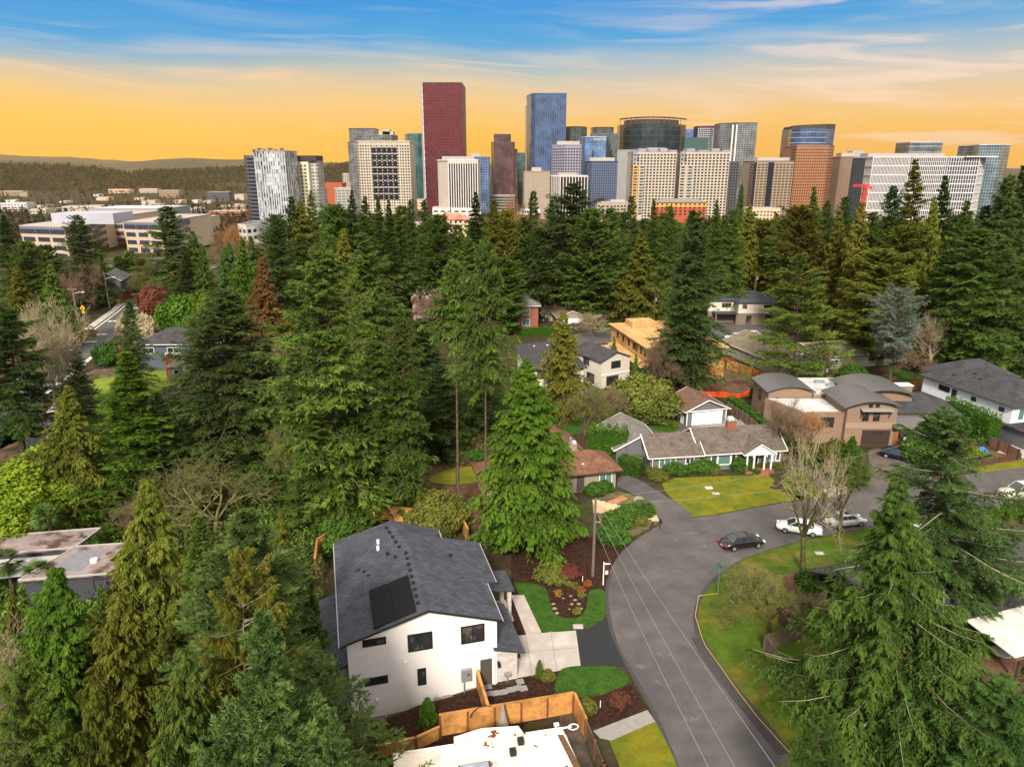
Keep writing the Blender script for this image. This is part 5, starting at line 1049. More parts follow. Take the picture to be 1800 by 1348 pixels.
def white_grey_house():
    H = thing('white_and_grey_house', 'white over dark grey two storey house with charcoal roof and slim solar array', 'house', (74.4, 99.8, 0), -76)
    # u runs from the near corner away from the street to the north-west; v to the east
    H.rotation_euler = (0, 0, 0)
    ang = 104
    t = H
    t.rotation_euler = (0, 0, radians(ang))
    L = 17; Dp = 13
    def R2(a, b, c, d): return [(a, -d), (c, -d), (c, -b), (a, -b)]
    MB().prism(R2(0, 0, L, Dp), 0, 2.9).build('lower_wall', W_SLATEB, H); MB().prism(R2(.02, .02, L - .02, Dp - .02), 2.9, 5.8).build('upper_wall', W_LIGHT, H)
    hip_roof(H, 0, -Dp, L, 0, 5.8, 8.2, R_CHAR, .7, 6)
    hip_roof(H, L - 5, -Dp - 1, L + 3, -2.5, 5.9, 8.3, R_CHAR, .5)
    for u, z0, z1, w in ((13.6, 4.3, 5.2, 2.2), (10.9, 3.8, 5.2, .9), (7.2, 4.4, 5.1, .9), (2.2, 4.4, 5.1, .9)): win(H, (u, 0), (-1, 0), w, z0, z1, M_BLACK, None, 1)
    s = 2.35 / 6.9
    for i in range(6): MB().slab([(1.6 + i * 1.1, -.8, 6.25), (1.6 + i * 1.1, -2.6, 6.25 + 1.8 * s), (2.65 + i * 1.1, -2.6, 6.25 + 1.8 * s), (2.65 + i * 1.1, -.8, 6.25)], .05).build('solar_panel', M_SOLAR, H)
    win(H, (0, -1.2), (0, -1), 1.2, 3.4, 5.4, M_WHITE, M_GLASSG, 1, .12); win(H, (0, -2.7), (0, -1), 1.2, 3.4, 5.4, M_WHITE, M_GLASSG, 1, .12)
    MB().prism(R2(-3.0, 0, -.01, 8), 0, 2.8).build('garage_wall', W_SLATEB, H); hip_roof(H, -3, -8, 0, 0, 2.8, 3.6, R_CHAR, .5); win(H, (-3, -.9), (0, -1), 4.8, 0, 2.4, M_WHITE, M_BLACK, 1, .12, 'garage_door')
    vents(H, [(9, -3, 7.1), (11, -4, 7.4), (13, -2, 6.7)]); MB().prism(R2(L + .01, 2, L + 3, 9), 0, 3).build('rear_wing', W_SLATEB, H)
white_grey_house()
tag(MB().prism([G(1752, 795), G(1800, 772), G(1960, 800), G(1900, 822), G(1800, 806)][::-1], 0, .06).build('driveway', M_CONC), kind='structure')
def plywood_house():
    H = thing('plywood_house', 'unfinished two storey house of bare orange plywood with open window holes', 'house', (26.6, 130.5, 0), 101)
    # u runs away from the viewer along the long west wall; the body lies at negative v
    L = 24; Wd = 15
    MB().prism([(0, -Wd), (L, -Wd), (L, 0), (0, 0)], 0, 6.2).build('wall', W_PLY, H)
    MB().slab([(-.6, -Wd - .5, 6.5), (L + .6, -Wd - .5, 6.5), (L + .6, .5, 6.45), (-.6, .5, 6.45)], .18).build('roof', W_PLYR, H)
    MB().prism([(L - 5, -8.5), (L - .5, -8.5), (L - .5, -3), (L - 5, -3)], 6.5, 7.6).build('roof_box', W_PLYR, H)
    dk = mat('dark_opening_fill', (.03, .02, .015), .9)  # dark slabs painted for the shade inside the openings
    for u in (3, 5, 7.5, 12, 15.5, 19): win(H, (u + 1.3, 0), (-1, 0), 1.4, 4.2, 5.7, W_PLY, dk, 1, .05)
    win(H, (10.5, 0), (-1, 0), 2.6, 4.2, 5.7, W_PLY, dk, 1, .05)
    for v in (-2, -6, -10, -13): win(H, (0, v), (0, -1), 1.3, 4.0, 5.6, W_PLY, dk, 1, .05)
    MB().prism([(-3, -6), (-.01, -6), (-.01, 0), (-3, 0)], 0, 3.0).build('porch_box', W_PLY, H)
    MB().slab([(-.2, .05, 3.2), (L - 3, .05, 3.2), (L - 3, 1.8, 2.8), (-.2, 1.8, 2.8)], .12).build('side_canopy', W_PLYR, H)
    win(H, (6, -.0), (-1, 0), 4.5, .1, 2.6, W_PLY, dk, 2, .06, 'door_opening'); MB().box(13, -7.4, 6.5, 15.5, -7.2, 6.9).build('roof_slot', M_BLACK, H)
plywood_house()
o = thing('lumber_stack', 'pile of pale lumber and boards beside the plywood house', 'lumber pile', (*G(1055, 615), 0), 10)
rl = random.Random(3)
for i in range(26): a = rl.uniform(-.5, .5); x0, y0, z0 = rl.uniform(-3, 1), rl.uniform(-2, 2), .1 + .1 * (i // 4); MB().tube((x0, y0, z0), (x0 + 3.6 * cos(a), y0 + 3.6 * sin(a), z0 + rl.uniform(0, .2)), .11, n=4).build('board', steps_m if i % 3 else W_PLY, o)
fence('dark_picket_fence', 'brown screen fence in front of the lumber pile', 'fence', gt(1.5, (1036, 598), (1072, 618)), 1.5, M_OLDF, M_BARKD, cap=False)
# orange construction netting
NET = mat('orange_safety_net', (.72, .085, .02), .7, .3, var=.25, vscale=1)
def netting(label, pix, h=1.1):
    pts = gp(*pix); t = thing('safety_netting', label, 'safety netting', (*pts[0], 0)); x0, y0 = pts[0]; r = random.Random(len(label)); q = []
    for a, b in zip(pts, pts[1:]):
        n = max(2, int(hypot(b[0] - a[0], b[1] - a[1]) / 1.2))
        for i in range(n): s = i / n; q.append((a[0] + (b[0] - a[0]) * s - x0, a[1] + (b[1] - a[1]) * s - y0 + r.uniform(-.12, .12)))
    q.append((pts[-1][0] - x0, pts[-1][1] - y0)); V = []; F = []
    for i, (x, y) in enumerate(q): hh = h * r.uniform(.75, 1.08); V += [(x, y - .02, .02), (x, y - .02 + r.uniform(-.1, .1), hh), (x, y + .02, .02), (x, y + .03, hh)]
    for i in range(len(q) - 1): j, k = 4 * i, 4 * i + 4; F += [(j, k, k + 1, j + 1), (j + 3, k + 3, k + 2, j + 2), (j + 1, k + 1, k + 3, j + 3)]
    MB().add(V, F).build('net', NET, t)
    for i in range(0, len(q), 3): MB().tube((*q[i], 0), (*q[i], h + .15), .03, n=4).build('stake', M_METAL, t)
netting('orange safety netting sagging across the soil behind the detached garage', [(1135, 678), (1160, 688), (1200, 691), (1245, 697), (1300, 700), (1338, 690)])
netting('orange safety netting running along the sage green house fence', [(1278, 640), (1300, 652), (1325, 665), (1338, 670)])
netting('orange safety netting between the plywood house and the cedar fence', [(1262, 628), (1280, 636), (1298, 648)])
def townhouse():
    H = thing('white_townhouse', 'white stucco townhouse with charcoal gable roofs and black windows', 'house', (16.6, 126.6, 0), 30)
    gable_body(H, 0, 0, 6.6, 9, 0, 5.4, 6.7, W_CREAM); gable_roof(H, 0, 0, 6.6, 9, 5.4, 6.7, R_CHAR, o=.5, og=.4)
    win(H, (2.2, 0), (1, 0), 2.2, 3.6, 5.0, M_BLACK); win(H, (1.2, 0), (1, 0), 2.8, .3, 2.2, M_BLACK); win(H, (0, 5.8), (0, -1), 1.9, 3.5, 5.0, M_BLACK); win(H, (0, 4.5), (0, -1), 2.4, .4, 2.3, M_BLACK); MB().box(-.03, -.12, 2.45, 6.63, 0, 2.65).build('belt_board', M_WHITE, H)
    H2 = thing('white_townhouse', 'larger white townhouse wing with wide charcoal roof half hidden by the ragged cedar', 'house', (3.5, 121.5, 0), 8)
    MB().prism(rect(0, 0, 9.5, 17), 0, 5.3).build('wall', W_CREAM, H2); hip_roof(H2, 0, 0, 9.5, 17, 5.3, 7.3, R_CHAR, .6); vents(H2, [(4.5, 9, 7.25), (2.5, 12, 6.4), (6.5, 6, 6.6), (5.5, 13, 6.8)], M_WHITE); win(H2, (1, 0), (1, 0), 2, 3.4, 4.8, M_BLACK); win(H2, (5.6, 0), (1, 0), 2, 3.4, 4.8, M_BLACK); win(H2, (0, 6), (0, -1), 2, 3.4, 4.8, M_BLACK)
townhouse()
def simple_house(name, label, cat, loc, rot, W, D, he, hr, wm, rm, wins=(), roof='hip', gd=None, low=None, trim=None):
    H = thing(name, label, cat, loc, rot)
    if roof == 'hip': MB().prism(rect(0, 0, W, D), 0, he).build('wall', wm, H); hip_roof(H, 0, 0, W, D, he, hr, rm, .6, trim=trim)
    else: gable_body(H, 0, 0, W, D, 0, he, hr, wm, roof); gable_roof(H, 0, 0, W, D, he, hr, rm, roof, trim=trim)
    if low: MB().box(-.04, -.05, 0, W + .04, D + .05, low[0]).build('lower_wall', low[1], H)
    for (u, z0, z1, w, fm, gm) in wins:
        if u >= 0: win(H, (u, -.05 if low and z0 < low[0] else 0), (1, 0), w, z0, z1, fm, gm)
        else: win(H, (-.05 if low and z0 < low[0] else 0, -u), (0, -1), w, z0, z1, fm, gm)
    if gd: garage_door(H, (gd[0], 0), (1, 0), gd[1], 0, 2.3, gd[2], M_WHITE)
    return H
simple_house('brick_house', 'two storey red brick and grey house with pale hip roof', 'house', (1.4, 178.2, 0), 3, 5.3, 12, 5.8, 7.6, M_BRICK, R_GREY, [(1.2, 3.4, 5.2, 2, M_WHITE, M_GLASSG), (1.2, .6, 2.4, 2, M_WHITE, M_GLASSG)], trim=M_WHITE)
simple_house('brick_house', 'grey gabled rear part joined west of the red brick house', 'house', (-6, 181, 0), 3, 7.2, 9, 5.6, 7.2, W_GREY, R_GREY, [(1, 3.4, 5, 1.6, M_WHITE, None), (4.5, .6, 2.2, 1.6, M_WHITE, None)])
simple_house('bungalow', 'taupe bungalow with tan shingle roof and white garage door', 'house', (11.9, 179, 0), 8, 7.4, 13, 2.6, 4.1, W_TAUPE, R_TAN, [], 'v', (1.0, 5.4, M_GARW), trim=M_WHITE)
simple_house('bungalow', 'lower wing of the tan roofed bungalow stretching west', 'house', (5.0, 186, 0), 8, 8, 7, 2.5, 4.0, W_TAUPE, R_TAN, [(2, 1, 2, 2, M_WHITE, None)], 'u', trim=M_WHITE)
H = simple_house('modern_hip_house', 'cream and brown modern two storey house with slate hip roof', 'house', (59.0, 182.6, 0), 0, 11, 13, 5.9, 7.8, W_CREAM, R_SLATE, [(1, 4.2, 5.3, 1.2, M_BLACK, None), (6.5, 4.4, 5.2, 3, M_BLACK, None), (7.2, .8, 2.6, 2, M_BLACK, None), (2.2, .2, 2.4, 1.4, M_BLACK, None)], low=(3.0, mat('brown_panel', (.20, .155, .125), .8, .2)))
H2 = simple_house('modern_hip_house', 'west wing of the slate hip roofed house with flat entry canopy', 'house', (52.0, 185.6, 0), 0, 7, 12, 5.9, 7.4, W_CREAM, R_SLATE, [(3.5, 4.0, 5.2, 2.4, M_BLACK, None)], low=(3.0, mat('brown_panel')))
MB().box(1, -3, 2.7, 7, -.06, 2.9).build('entry_canopy', R_SLATE, H2)
for u in (1.2, 6.6): MB().box(u, -2.9, 0, u + .3, -2.6, 2.7).build('canopy_post', mat('brown_panel'), H2)
simple_house('sage_house', 'long sage green single storey house with pale tan gable roof', 'house', (52.3, 134.5, 0), 16, 12, 20, 2.7, 4.6, W_GREEN, R_TAN, [(-3, 1.7, 2.3, 1.5, M_WHITE, None), (-7, 1.7, 2.3, 1.5, M_WHITE, None), (-11, 1.7, 2.3, 1.5, M_WHITE, None), (-15, 1.7, 2.3, 1.5, M_WHITE, None), (3, 1, 2.2, 2, M_WHITE, None)], 'v', trim=M_WHITE)
simple_house('low_ranch_house', 'low house with pale tan roof behind the tiered conifer', 'house', (62, 139, 0), 15, 18, 11, 2.8, 4.4, W_GREEN, R_TAN, [(3, 1, 2, 2, M_WHITE, None), (12, 1, 2, 2, M_WHITE, None)], 'u', trim=M_WHITE)
simple_house('low_ranch_house', 'grey roofed low house between tiered conifer and silver cedar', 'house', (74, 158, 0), 10, 22, 10, 2.7, 4.5, W_TAUPE, R_GREY, [(3, 1, 2, 2, M_WHITE, None)], 'hip')
simple_house('slate_blue_house', 'slate blue two storey house with charcoal hip roof and skylights near the avenue', 'house', (*G(250, 652), 0), 2, 15.5, 9, 5.6, 8.0, W_BLUE, R_CHAR, [(.8, 3.6, 4.9, 2.2, M_WHITE, None), (5.6, 3.6, 4.9, 2.4, M_WHITE, None)], trim=M_WHITE)
x, y = G(250, 652); sk = thing('roof_skylight', 'white framed skylight pair on the slate blue house roof', 'skylight', (x + 12.6, y + 2.6, 6.6), 2)
MB().box(-.7, -.6, 0, .7, .6, .25).build('frame', M_WHITE, sk); MB().box(-.5, -.4, .25, .5, .4, .3).build('pane', M_GLASS, sk)
H = simple_house('red_chimney_cottage', 'small grey cottage with tan roof and bright red chimney', 'house', (*G(298, 670), 0), 4, 8, 7, 2.9, 4.3, mat('cottage_grey', (.28, .25, .24), .8), R_TAN, [(1.0, 1.2, 2.3, 2.2, M_WHITE, None)], 'u')
MB().box(-.75, 1.0, 0, -.02, 2.0, 4.9).build('chimney', mat('red_painted_brick', (.42, .02, .03), .8), H); MB().box(-.65, 1.2, 4.9, -.1, 1.8, 5.3).build('chimney_pot', M_WHITE, H)
simple_house('dark_roof_house', 'house with charcoal hip roof peeking out above the middle wood', 'house', (*GT(676, 535), 0), 0, 9.5, 9, 5.2, 7.4, W_TAUPE, R_CHAR, [(2.6, 3.4, 4.8, 1.4, M_WHITE, None), (6.5, 3.4, 4.8, 1.4, M_WHITE, None)])
simple_house('dark_roof_house', 'low grey roofed garage barely visible through the middle wood', 'garage', (*GT(560, 565), 0), 0, 10, 7, 2.7, 3.4, W_GREY, R_GREY, [(2, .2, 2.2, 4, M_WHITE, M_BLACK)])
simple_house('shed_house', 'pale taupe shed wall showing between the middle firs', 'shed', (*GT(714, 705), 0), 0, 3.2, 4, 3.0, 3.6, W_TAUPE, R_TAN, [(1, 1, 2, 1, M_WHITE, None)])
H = simple_house('avenue_apartments', 'grey apartment house with brick base and white gable beside the avenue', 'apartment house', (*GT(172, 535), 0), 15, 7, 16, 7, 9, W_SLATEB, R_GREY, [(1, 4, 6, 1.6, M_BLACK, None), (4, 4, 6, 1.6, M_BLACK, None), (1, 1, 2.6, 1.6, M_BLACK, None), (4, 1, 2.6, 1.6, M_BLACK, None)], 'v', low=(2.8, M_BRICK), trim=M_WHITE)
simple_house('avenue_house', 'pale roofed house behind the yellow brown cedars west of the avenue', 'house', (*GT(48, 505), 0), 10, 8, 9, 3.5, 5, W_TAUPE, R_GREY, [(2, 1, 2.2, 2, M_WHITE, None)], 'u')
def mid_century():
    H = thing('mid_century_house', 'dark walled mid century house with flat stained gravel roof and palms', 'house', (*G(32, 1020, 3.0), 0), 7)
    rm = mat('stained_membrane', (.27, .215, .20), .85, .2, var=.3, vscale=.5, col2=(.085, .045, .035), c2lo=.48, c2hi=.62); wm = mat('charcoal_wall', (.055, .055, .068), .8)
    MB().prism([(.3, .4), (8.4, .6), (8.5, 5.6), (2, 5.6)], 0, 2.8).build('wall', wm, H); MB().prism([(0, 0), (8.8, .2), (9.0, 6.0), (2.5, 5.9)], 2.8, 3.0).build('roof', rm, H)
    e = MB()
    for a, b_ in (((0, 0), (8.8, .2)), ((8.8, .2), (9.0, 6.0)), ((9.0, 6.0), (2.5, 5.9)), ((2.5, 5.9), (0, 0))): e.tube((*a, 3.02), (*b_, 3.02), .09, n=4)
    e.build('roof_edge', mat('pale_flashing', (.40, .38, .37), .7), H); MB().prism([(1.6, 1.0), (5.0, 1.1), (6.0, 5.0), (3.2, 5.0)], 3.0, 3.02).build('roof_patch', mat('grey_membrane', (.19, .19, .21), .8, var=.2, vscale=1), H)
    MB().prism([(-9, 5.6), (2.4, 6.2), (2.9, 9.6), (-9, 9.2)], 0, 2.6).build('wall', wm, H); MB().prism([(-9, 5.4), (2.3, 6.0), (3.2, 10), (-9, 9.4)], 2.6, 2.8).build('roof', rm, H)
    e = MB().tube((-9, 5.4, 2.85), (2.3, 6.0, 2.85), .09, n=4).tube((2.3, 6.0, 2.85), (3.2, 10, 2.85), .09, n=4).tube((3.2, 10, 2.85), (-9, 9.4, 2.85), .09, n=4).build('roof_edge', mat('pale_flashing', (.40, .38, .37), .7), H)
    MB().prism([(-9, 1), (0, 2), (1.4, 5.3), (-9, 4.9)], 2.3, 2.5).build('canopy', mat('pale_flashing'), H)
    MB().tube((8.4, 7.0, 0), (8.4, 7.0, 4.4), .28, n=10).build('chimney', M_BLACK, H); MB().tube((5.6, 2.6, 3), (5.6, 2.6, 3.3), .35, n=10).build('roof_vent', M_WHITE, H); win(H, (6.2, .57), (1, .02), 2.4, 1.0, 2.3, M_BLACK)
mid_century()
def palm(px, py, h, label, z=0):
    x, y = G(px, py); t = thing('palm_tree', label, 'palm tree', (x, y, terr(x, y)), 20); MB().tube((0, 0, 0), (0, 0, h), .22, .16, 7).build('trunk', M_BARKD, t)
    r = random.Random(int(px)); P = []; tn = []
    for k in range(34):
        az = r.uniform(0, 2 * pi); el = r.uniform(-.7, 1.2); L = r.uniform(.7, 1.1); d = Vector((cos(az) * cos(el), sin(az) * cos(el), sin(el))); c = Vector((0, 0, h)) + d * L; side = d.cross(Vector((0, 0, 1))).normalized(); upv = side.cross(d)
        for j in range(18):
            a = (j - 8.5) / 8.5 * 1.5; e = (d * cos(a) + side * sin(a)) * r.uniform(.8, 1.05) - Vector((0, 0, .25)); w = side * .05 * cos(a) + upv * .04 - d * .05 * sin(a); P.append([list(c - w), list(c + w), list(c + e)]); tn.append(r.uniform(.1, .9))
    link('crown', tri_mesh('crown', np.array(P), np.array(tn)), F_BLUE, t)
palm(98, 975, 4.6, 'fan palm between the two flat roofs of the mid century house'); palm(25, 1045, 3.6, 'fan palm at the west edge in front of the flat roof'); palm(75, 1050, 2.6, 'low fan palm below the corner of the flat gravel roof')

def carport_house():
    H = thing('carport_house', 'dark shingled ranch house with open timber carport roof and white metal patio roof', 'house', (38.3, 52.0, 0), 18)
    MB().prism(rect(-1, .6, 24, 10), 0, 2.8).build('wall', W_TAUPE, H); gable_roof(H, -6.6, .6, 24, 10.2, 2.8, 4.6, R_CHAR, 'u', ridge=.6, o=.6, og=.5, trim=M_BLACK)
    for p in ((-6.3, .9), (-6.3, 9.8), (-3.5, .9)): MB().box(p[0], p[1], 0, p[0] + .22, p[1] + .22, 2.75).build('carport_post', M_BARKD, H)
    MB().box(-6.6, 6.1, 3.9, -1, 6.4, 4.3).build('ridge_beam', M_BARKD, H)
    mr = mat('white_corrugated_roof', (.70, .66, .62), .6, .3, var=.12, vscale=.4, col2=(.55, .46, .40), c2lo=.5, c2hi=.7, stripe=('x', .5, .75, .12))
    MB().slab([(.5, -4.6, 2.4), (24, -4.6, 2.4), (24, -.05, 2.85), (.5, -.05, 2.85)], .08).build('patio_roof', mr, H); MB().box(.5, -4.7, 2.15, 24, -4.55, 2.4).build('patio_beam', M_OLDF, H)
    for u in (1, 4.2, 8): MB().box(u, -4.7, 0, u + .2, -4.5, 2.15).build('patio_post', M_BARKD, H)
    win(H, (3, .6), (1, 0), 2, .9, 2.2, M_WHITE); win(H, (7, .6), (1, 0), 3, .2, 2.2, M_WHITE, None, 3)
    t = thing('metal_rack', 'open white metal frame rack beside the old fence', 'rack', (*G(1460, 1070), 0), -40)
    for u in (0, 1.6, 3.0):
        for v in (0, .7): MB().tube((u, v, 0), (u, v, 1.3), .04, n=4).build('upright', M_METAL, t)
    for z in (.1, 1.3):
        for v in (0, .7): MB().tube((0, v, z), (3, v, z), .04, n=4).build('rail', M_METAL, t)
        for u in (0, 3): MB().tube((u, 0, z), (u, .7, z), .04, n=4).build('rail', M_METAL, t)
    t = thing('patio_table', 'round white patio table under the edge of the white patio roof', 'table', (*G(1757, 1158), 0)); MB().tube((0, 0, .7), (0, 0, .76), .8, n=16).build('table_top', M_WHITE, t); MB().tube((0, 0, 0), (0, 0, .7), .06).build('leg', M_BLACK, t)
carport_house()
# ------------------------------------------------------------------ cars
def paint(name, col, metal=.3): return mat(name, col, .28, .5, metal=metal, coat=.6)
def car(label, px, py, rot, body, L=4.7, W=1.82, Hh=1.42, style='sedan', cat='car', name='parked_car', group=None, loc=None):
    x, y = loc or GT(px, py); t = thing(name, label, cat, (x, y, terr(x, y) + .04), rot, group)
    z0, zb = .24, {'sedan': .86, 'suv': 1.02, 'hatch': .92}[style]; hl = L / 2
    st = {'sedan': [(-hl, .62, .80), (-hl + .12, .80, .93), (-hl + .9, .97, .99), (-.9, .98, 1), (.9, .96, 1), (hl - .55, .82, .97), (hl - .12, .66, .88), (hl, .52, .74)],
          'suv': [(-hl, .95, .90), (-hl + .1, 1.02, .96), (-hl + .9, 1.06, 1), (-.9, 1.06, 1), (.9, 1.04, 1), (hl - .4, .98, .97), (hl - .08, .86, .92), (hl, .62, .84)],
          'hatch': [(-hl, .75, .84), (-hl + .12, .92, .95), (-hl + .9, .98, 1), (-.9, .98, 1), (.9, .96, 1), (hl - .55, .84, .96), (hl - .12, .70, .88), (hl, .55, .74)]}[style]
    V, F = [], []; n = 8
    for sx, top, wf in st:
        w = W / 2 * wf; lift = .10 if abs(sx) > hl - .2 else 0
        V += [(sx, -w * .90, z0 + lift), (sx, -w, z0 + .18 + lift), (sx, -w, top * .80), (sx, -w * .86, top), (sx, w * .86, top), (sx, w, top * .80), (sx, w, z0 + .18 + lift), (sx, w * .90, z0 + lift)]
    m = len(st)
    for i in range(m - 1):
        for k in range(n): a = i * n + k; b = i * n + (k + 1) % n; F.append((a, b, b + n, a + n))
    F += [tuple(range(n)), tuple(range(m * n - 1, (m - 1) * n - 1, -1))]; F = [f[::-1] for f in F]
    MB().add(V, F).build('body', body, t, True)
    cab = {'sedan': (-1.55, -.95, .45, 1.30), 'suv': (-hl + .25, -hl + .55, .35, 1.15), 'hatch': (-1.85, -1.35, .4, 1.3)}[style]
    a0, a1, a2, a3 = cab; zt = Hh; wb = W / 2 * .86; wt = W / 2 * .70; zb2 = st[3][1] - .03
    c = [(a0, wb, zb2), (a3, wb, zb2), (a2, wt, zt), (a1, wt, zt)]
    V = [(x_, -y_, z_) for x_, y_, z_ in c] + c
    MB().add(V, [(0, 1, 2, 3), (7, 6, 5, 4), (1, 5, 6, 2), (4, 0, 3, 7), (3, 2, 6, 7)]).build('window_glass', glassmat('car_glass', (.035, .045, .05), .06, .8), t)
    MB().add([(a1 - .03, -wt - .02, zt + .01), (a2 + .03, -wt - .02, zt + .01), (a2 + .03, wt + .02, zt + .01), (a1 - .03, wt + .02, zt + .01), (a1 + .1, -wt + .15, zt + .05), (a2 - .12, -wt + .15, zt + .05), (a2 - .12, wt - .15, zt + .05), (a1 + .1, wt - .15, zt + .05)],
             [(0, 1, 5, 4), (1, 2, 6, 5), (2, 3, 7, 6), (3, 0, 4, 7), (4, 5, 6, 7), (3, 2, 1, 0)]).build('roof', body, t)
    for s in (-1, 1):
        pl = MB(); pl.tube((a3, s * wb, zb2), (a2, s * wt, zt + .01), .035, n=4).tube((a0, s * wb, zb2), (a1, s * wt, zt + .01), .045, n=4); mid = (a1 + a2) / 2; pl.tube((mid, s * (wb + .005), zb2), (mid, s * (wt + .015), zt), .04, n=4); pl.build('pillar', body, t)
        MB().box(hl - .28, s * W * .34 - .18, .55, hl - .04, s * W * .34 + .18, .70).build('headlight', mat('lamp_glass', (.75, .76, .78), .1, .8), t)
        MB().box(-hl - .01, s * W * .36 - .16, .62, -hl + .12, s * W * .36 + .16, .80).build('taillight', M_RED, t)
        MB().box(.75, s * (W / 2 + .10) - .09, .95, .93, s * (W / 2 + .10) + .09, 1.08).build('mirror', body, t)
        for fx in (-L * .29, L * .31):
            r = .33 if style != 'suv' else .38
            w = MB().tube((fx, s * (W / 2 - .20), r), (fx, s * (W / 2 + .02), r), r, n=16).build('wheel', M_RUBBER, t); MB().tube((fx, s * (W / 2 + .02), r), (fx, s * (W / 2 + .035), r), r * .6, n=12).build('rim', M_RIM, w)
    MB().box(-hl - .015, -.24, .45, -hl + .05, .24, .56).build('number_plate', M_WHITE, t); return t
P_BLACK = paint('black_car_paint', (.012, .012, .014)); P_WHITE = paint('white_car_paint', (.72, .72, .72), 0); P_SILV = paint('silver_car_paint', (.55, .56, .58), .05); P_BLUE = paint('navy_car_paint', (.006, .013, .045)); P_RED = paint('red_car_paint', (.55, .012, .012), .1); P_TAN = paint('champagne_car_paint', (.60, .55, .50), .1)
G1 = 'cars parked along the inner kerb'
car('black sedan parked at the inner bend of the street', 1303, 960, 14, P_BLACK, 4.9, group=G1)
car('white sedan parked behind the thick mossy bare tree', 1404, 935, 160, P_WHITE, 4.9, group=G1)
t = car('silver white sedan with open sunroof beside the slender bare tree', 1484, 922, 12, P_SILV, 4.8, group=G1); MB().box(-.3, -.4, 1.475, .35, .4, 1.49).build('sunroof', M_BLACK, t)
car('white car half hidden under the tall blue black fir', 1612, 945, 10, P_WHITE, 4.7, group=G1)
car('champagne sport utility vehicle at the east edge of the street', 1793, 872, 189, P_TAN, 5.1, 1.95, 1.8, 'suv')
car('dark navy hatchback parked on the barrel house driveway', 1578, 806, -38, P_BLUE, 4.8, 1.85, 1.42, 'hatch')
car('bright red car driving down the avenue', 152, 593, -118, P_RED, 4.7, 1.85, 1.7, 'suv', name='driving_car')
car('dark blue car parked at the avenue corner near the fence', 190, 641, -85, P_BLUE, 4.5, 1.85, 1.6, 'suv')
car('silver blue car half hidden by the slim avenue pole', 118, 612, -115, P_SILV, 4.5, name='driving_car')
car('small dark car with roof lights far up the avenue', 232, 534, 62, P_BLACK, 4.5, name='driving_car'); car('white van beside the dark car far up the avenue', 230, 530, 62, P_WHITE, 4.8, 1.9, 1.9, 'suv', name='driving_car', loc=(GT(228, 528)[0] - 3, GT(228, 528)[1] + 5))
car('dark sedan parked before the bungalow white garage', 1008, 578, -100, P_BLACK, 4.6); car('white car parked on the side street behind the sage house', 1322, 592, 170, P_WHITE, 4.5); car('silver car parked beside the white sedan on the side street', 1290, 596, 170, P_SILV, 4.5)
for i, (px, py) in enumerate(((58, 468), (66, 466), (76, 470), (84, 472), (92, 468), (180, 470), (196, 472), (378, 472), (410, 455), (418, 452), (402, 458), (388, 462))):
    car(f'tiny parked car in the office car park, {ORD[i]} from the west edge', px, py, 60 + 30 * (i % 3), (P_WHITE, P_SILV, P_BLACK)[i % 3], group='cars in the office car park')
for i, px in enumerate((925, 935, 946, 956, 967, 978)):
    car(f'parked car glimpsed under the central fir clump, {ORD[i]} from its west end', px, 524, 10, (P_SILV, P_WHITE, P_BLACK)[i % 3], group='cars behind the central clump')

# ------------------------------------------------------------------ poles, wires, signs
def pole(label, px, base, top, arm=True, lamp=False, name='utility_pole', m=M_POLE, cat='utility pole', trans=False, rot=0):
    x, y = GT(px, base); zt = Z(px, top, y)[1] - terr(x, y); t = thing(name, label, cat, (x, y, terr(x, y)), rot)
    MB().tube((0, 0, 0), (0, 0, zt), .17, .11, 8).build('pole', m, t)
    if arm: MB().box(-1.1, -.06, zt - .7, 1.1, .06, zt - .55).build('crossarm', m, t)
    if arm:
        for u in (-1, -.4, .4, 1): MB().tube((u, 0, zt - .55), (u, 0, zt - .35), .05).build('insulator', M_WHITE, t)
    if trans: MB().tube((.35, 0, zt - 2.2), (.35, 0, zt - 1.2), .26, n=10).build('transformer', M_METAL, t)
    if lamp: MB().path([(0, 0, zt * .8), (1.2, 0, zt * .8 + .5), (2.6, 0, zt * .8 + .6)], .05).box(2.4, -.12, zt * .8 + .5, 3.1, .12, zt * .8 + .65).build('lamp_arm', M_WHITE, t)
    return t, (x, y, zt + terr(x, y))
t, PT = pole('leaning grey utility pole at the street bend beside the bright cedar', 1042, 1012, 876, False)
MB().box(-.1, -.1, 0, .1, .1, 1.0).build('cable_guard', M_METAL, t); MB().tube((-.05, 0, 6.2), (.5, -.3, 6.2), .05).build('bracket', M_METAL, t)
pole('utility pole with transformer in front of the conical golden cedar', 1148, 585, 514, True, trans=True)
pole('utility pole among the dark east firs', 1322, 560, 478, False, trans=True)
_, PA = pole('tall wooden utility pole at the avenue kerb', 137, 567, 505, True, True); pole('second wooden pole tight against the tall avenue pole', 139.5, 572, 512, False)
pole('grey avenue pole across from the apartment house', 193, 542, 478, False, True, m=M_METAL, name='street_lamp', cat='street lamp'); _, PB = pole('distant wooden pole at the top of the avenue', 241, 512, 458, True)
pole('slim white street lamp beside the fan shaped bare tree', 48, 640, 550, False, True, m=M_WHITE, name='street_lamp', cat='street lamp'); pole('white street lamp leaning over the lower avenue', 112, 650, 612, False, True, m=M_WHITE, name='street_lamp', cat='street lamp')
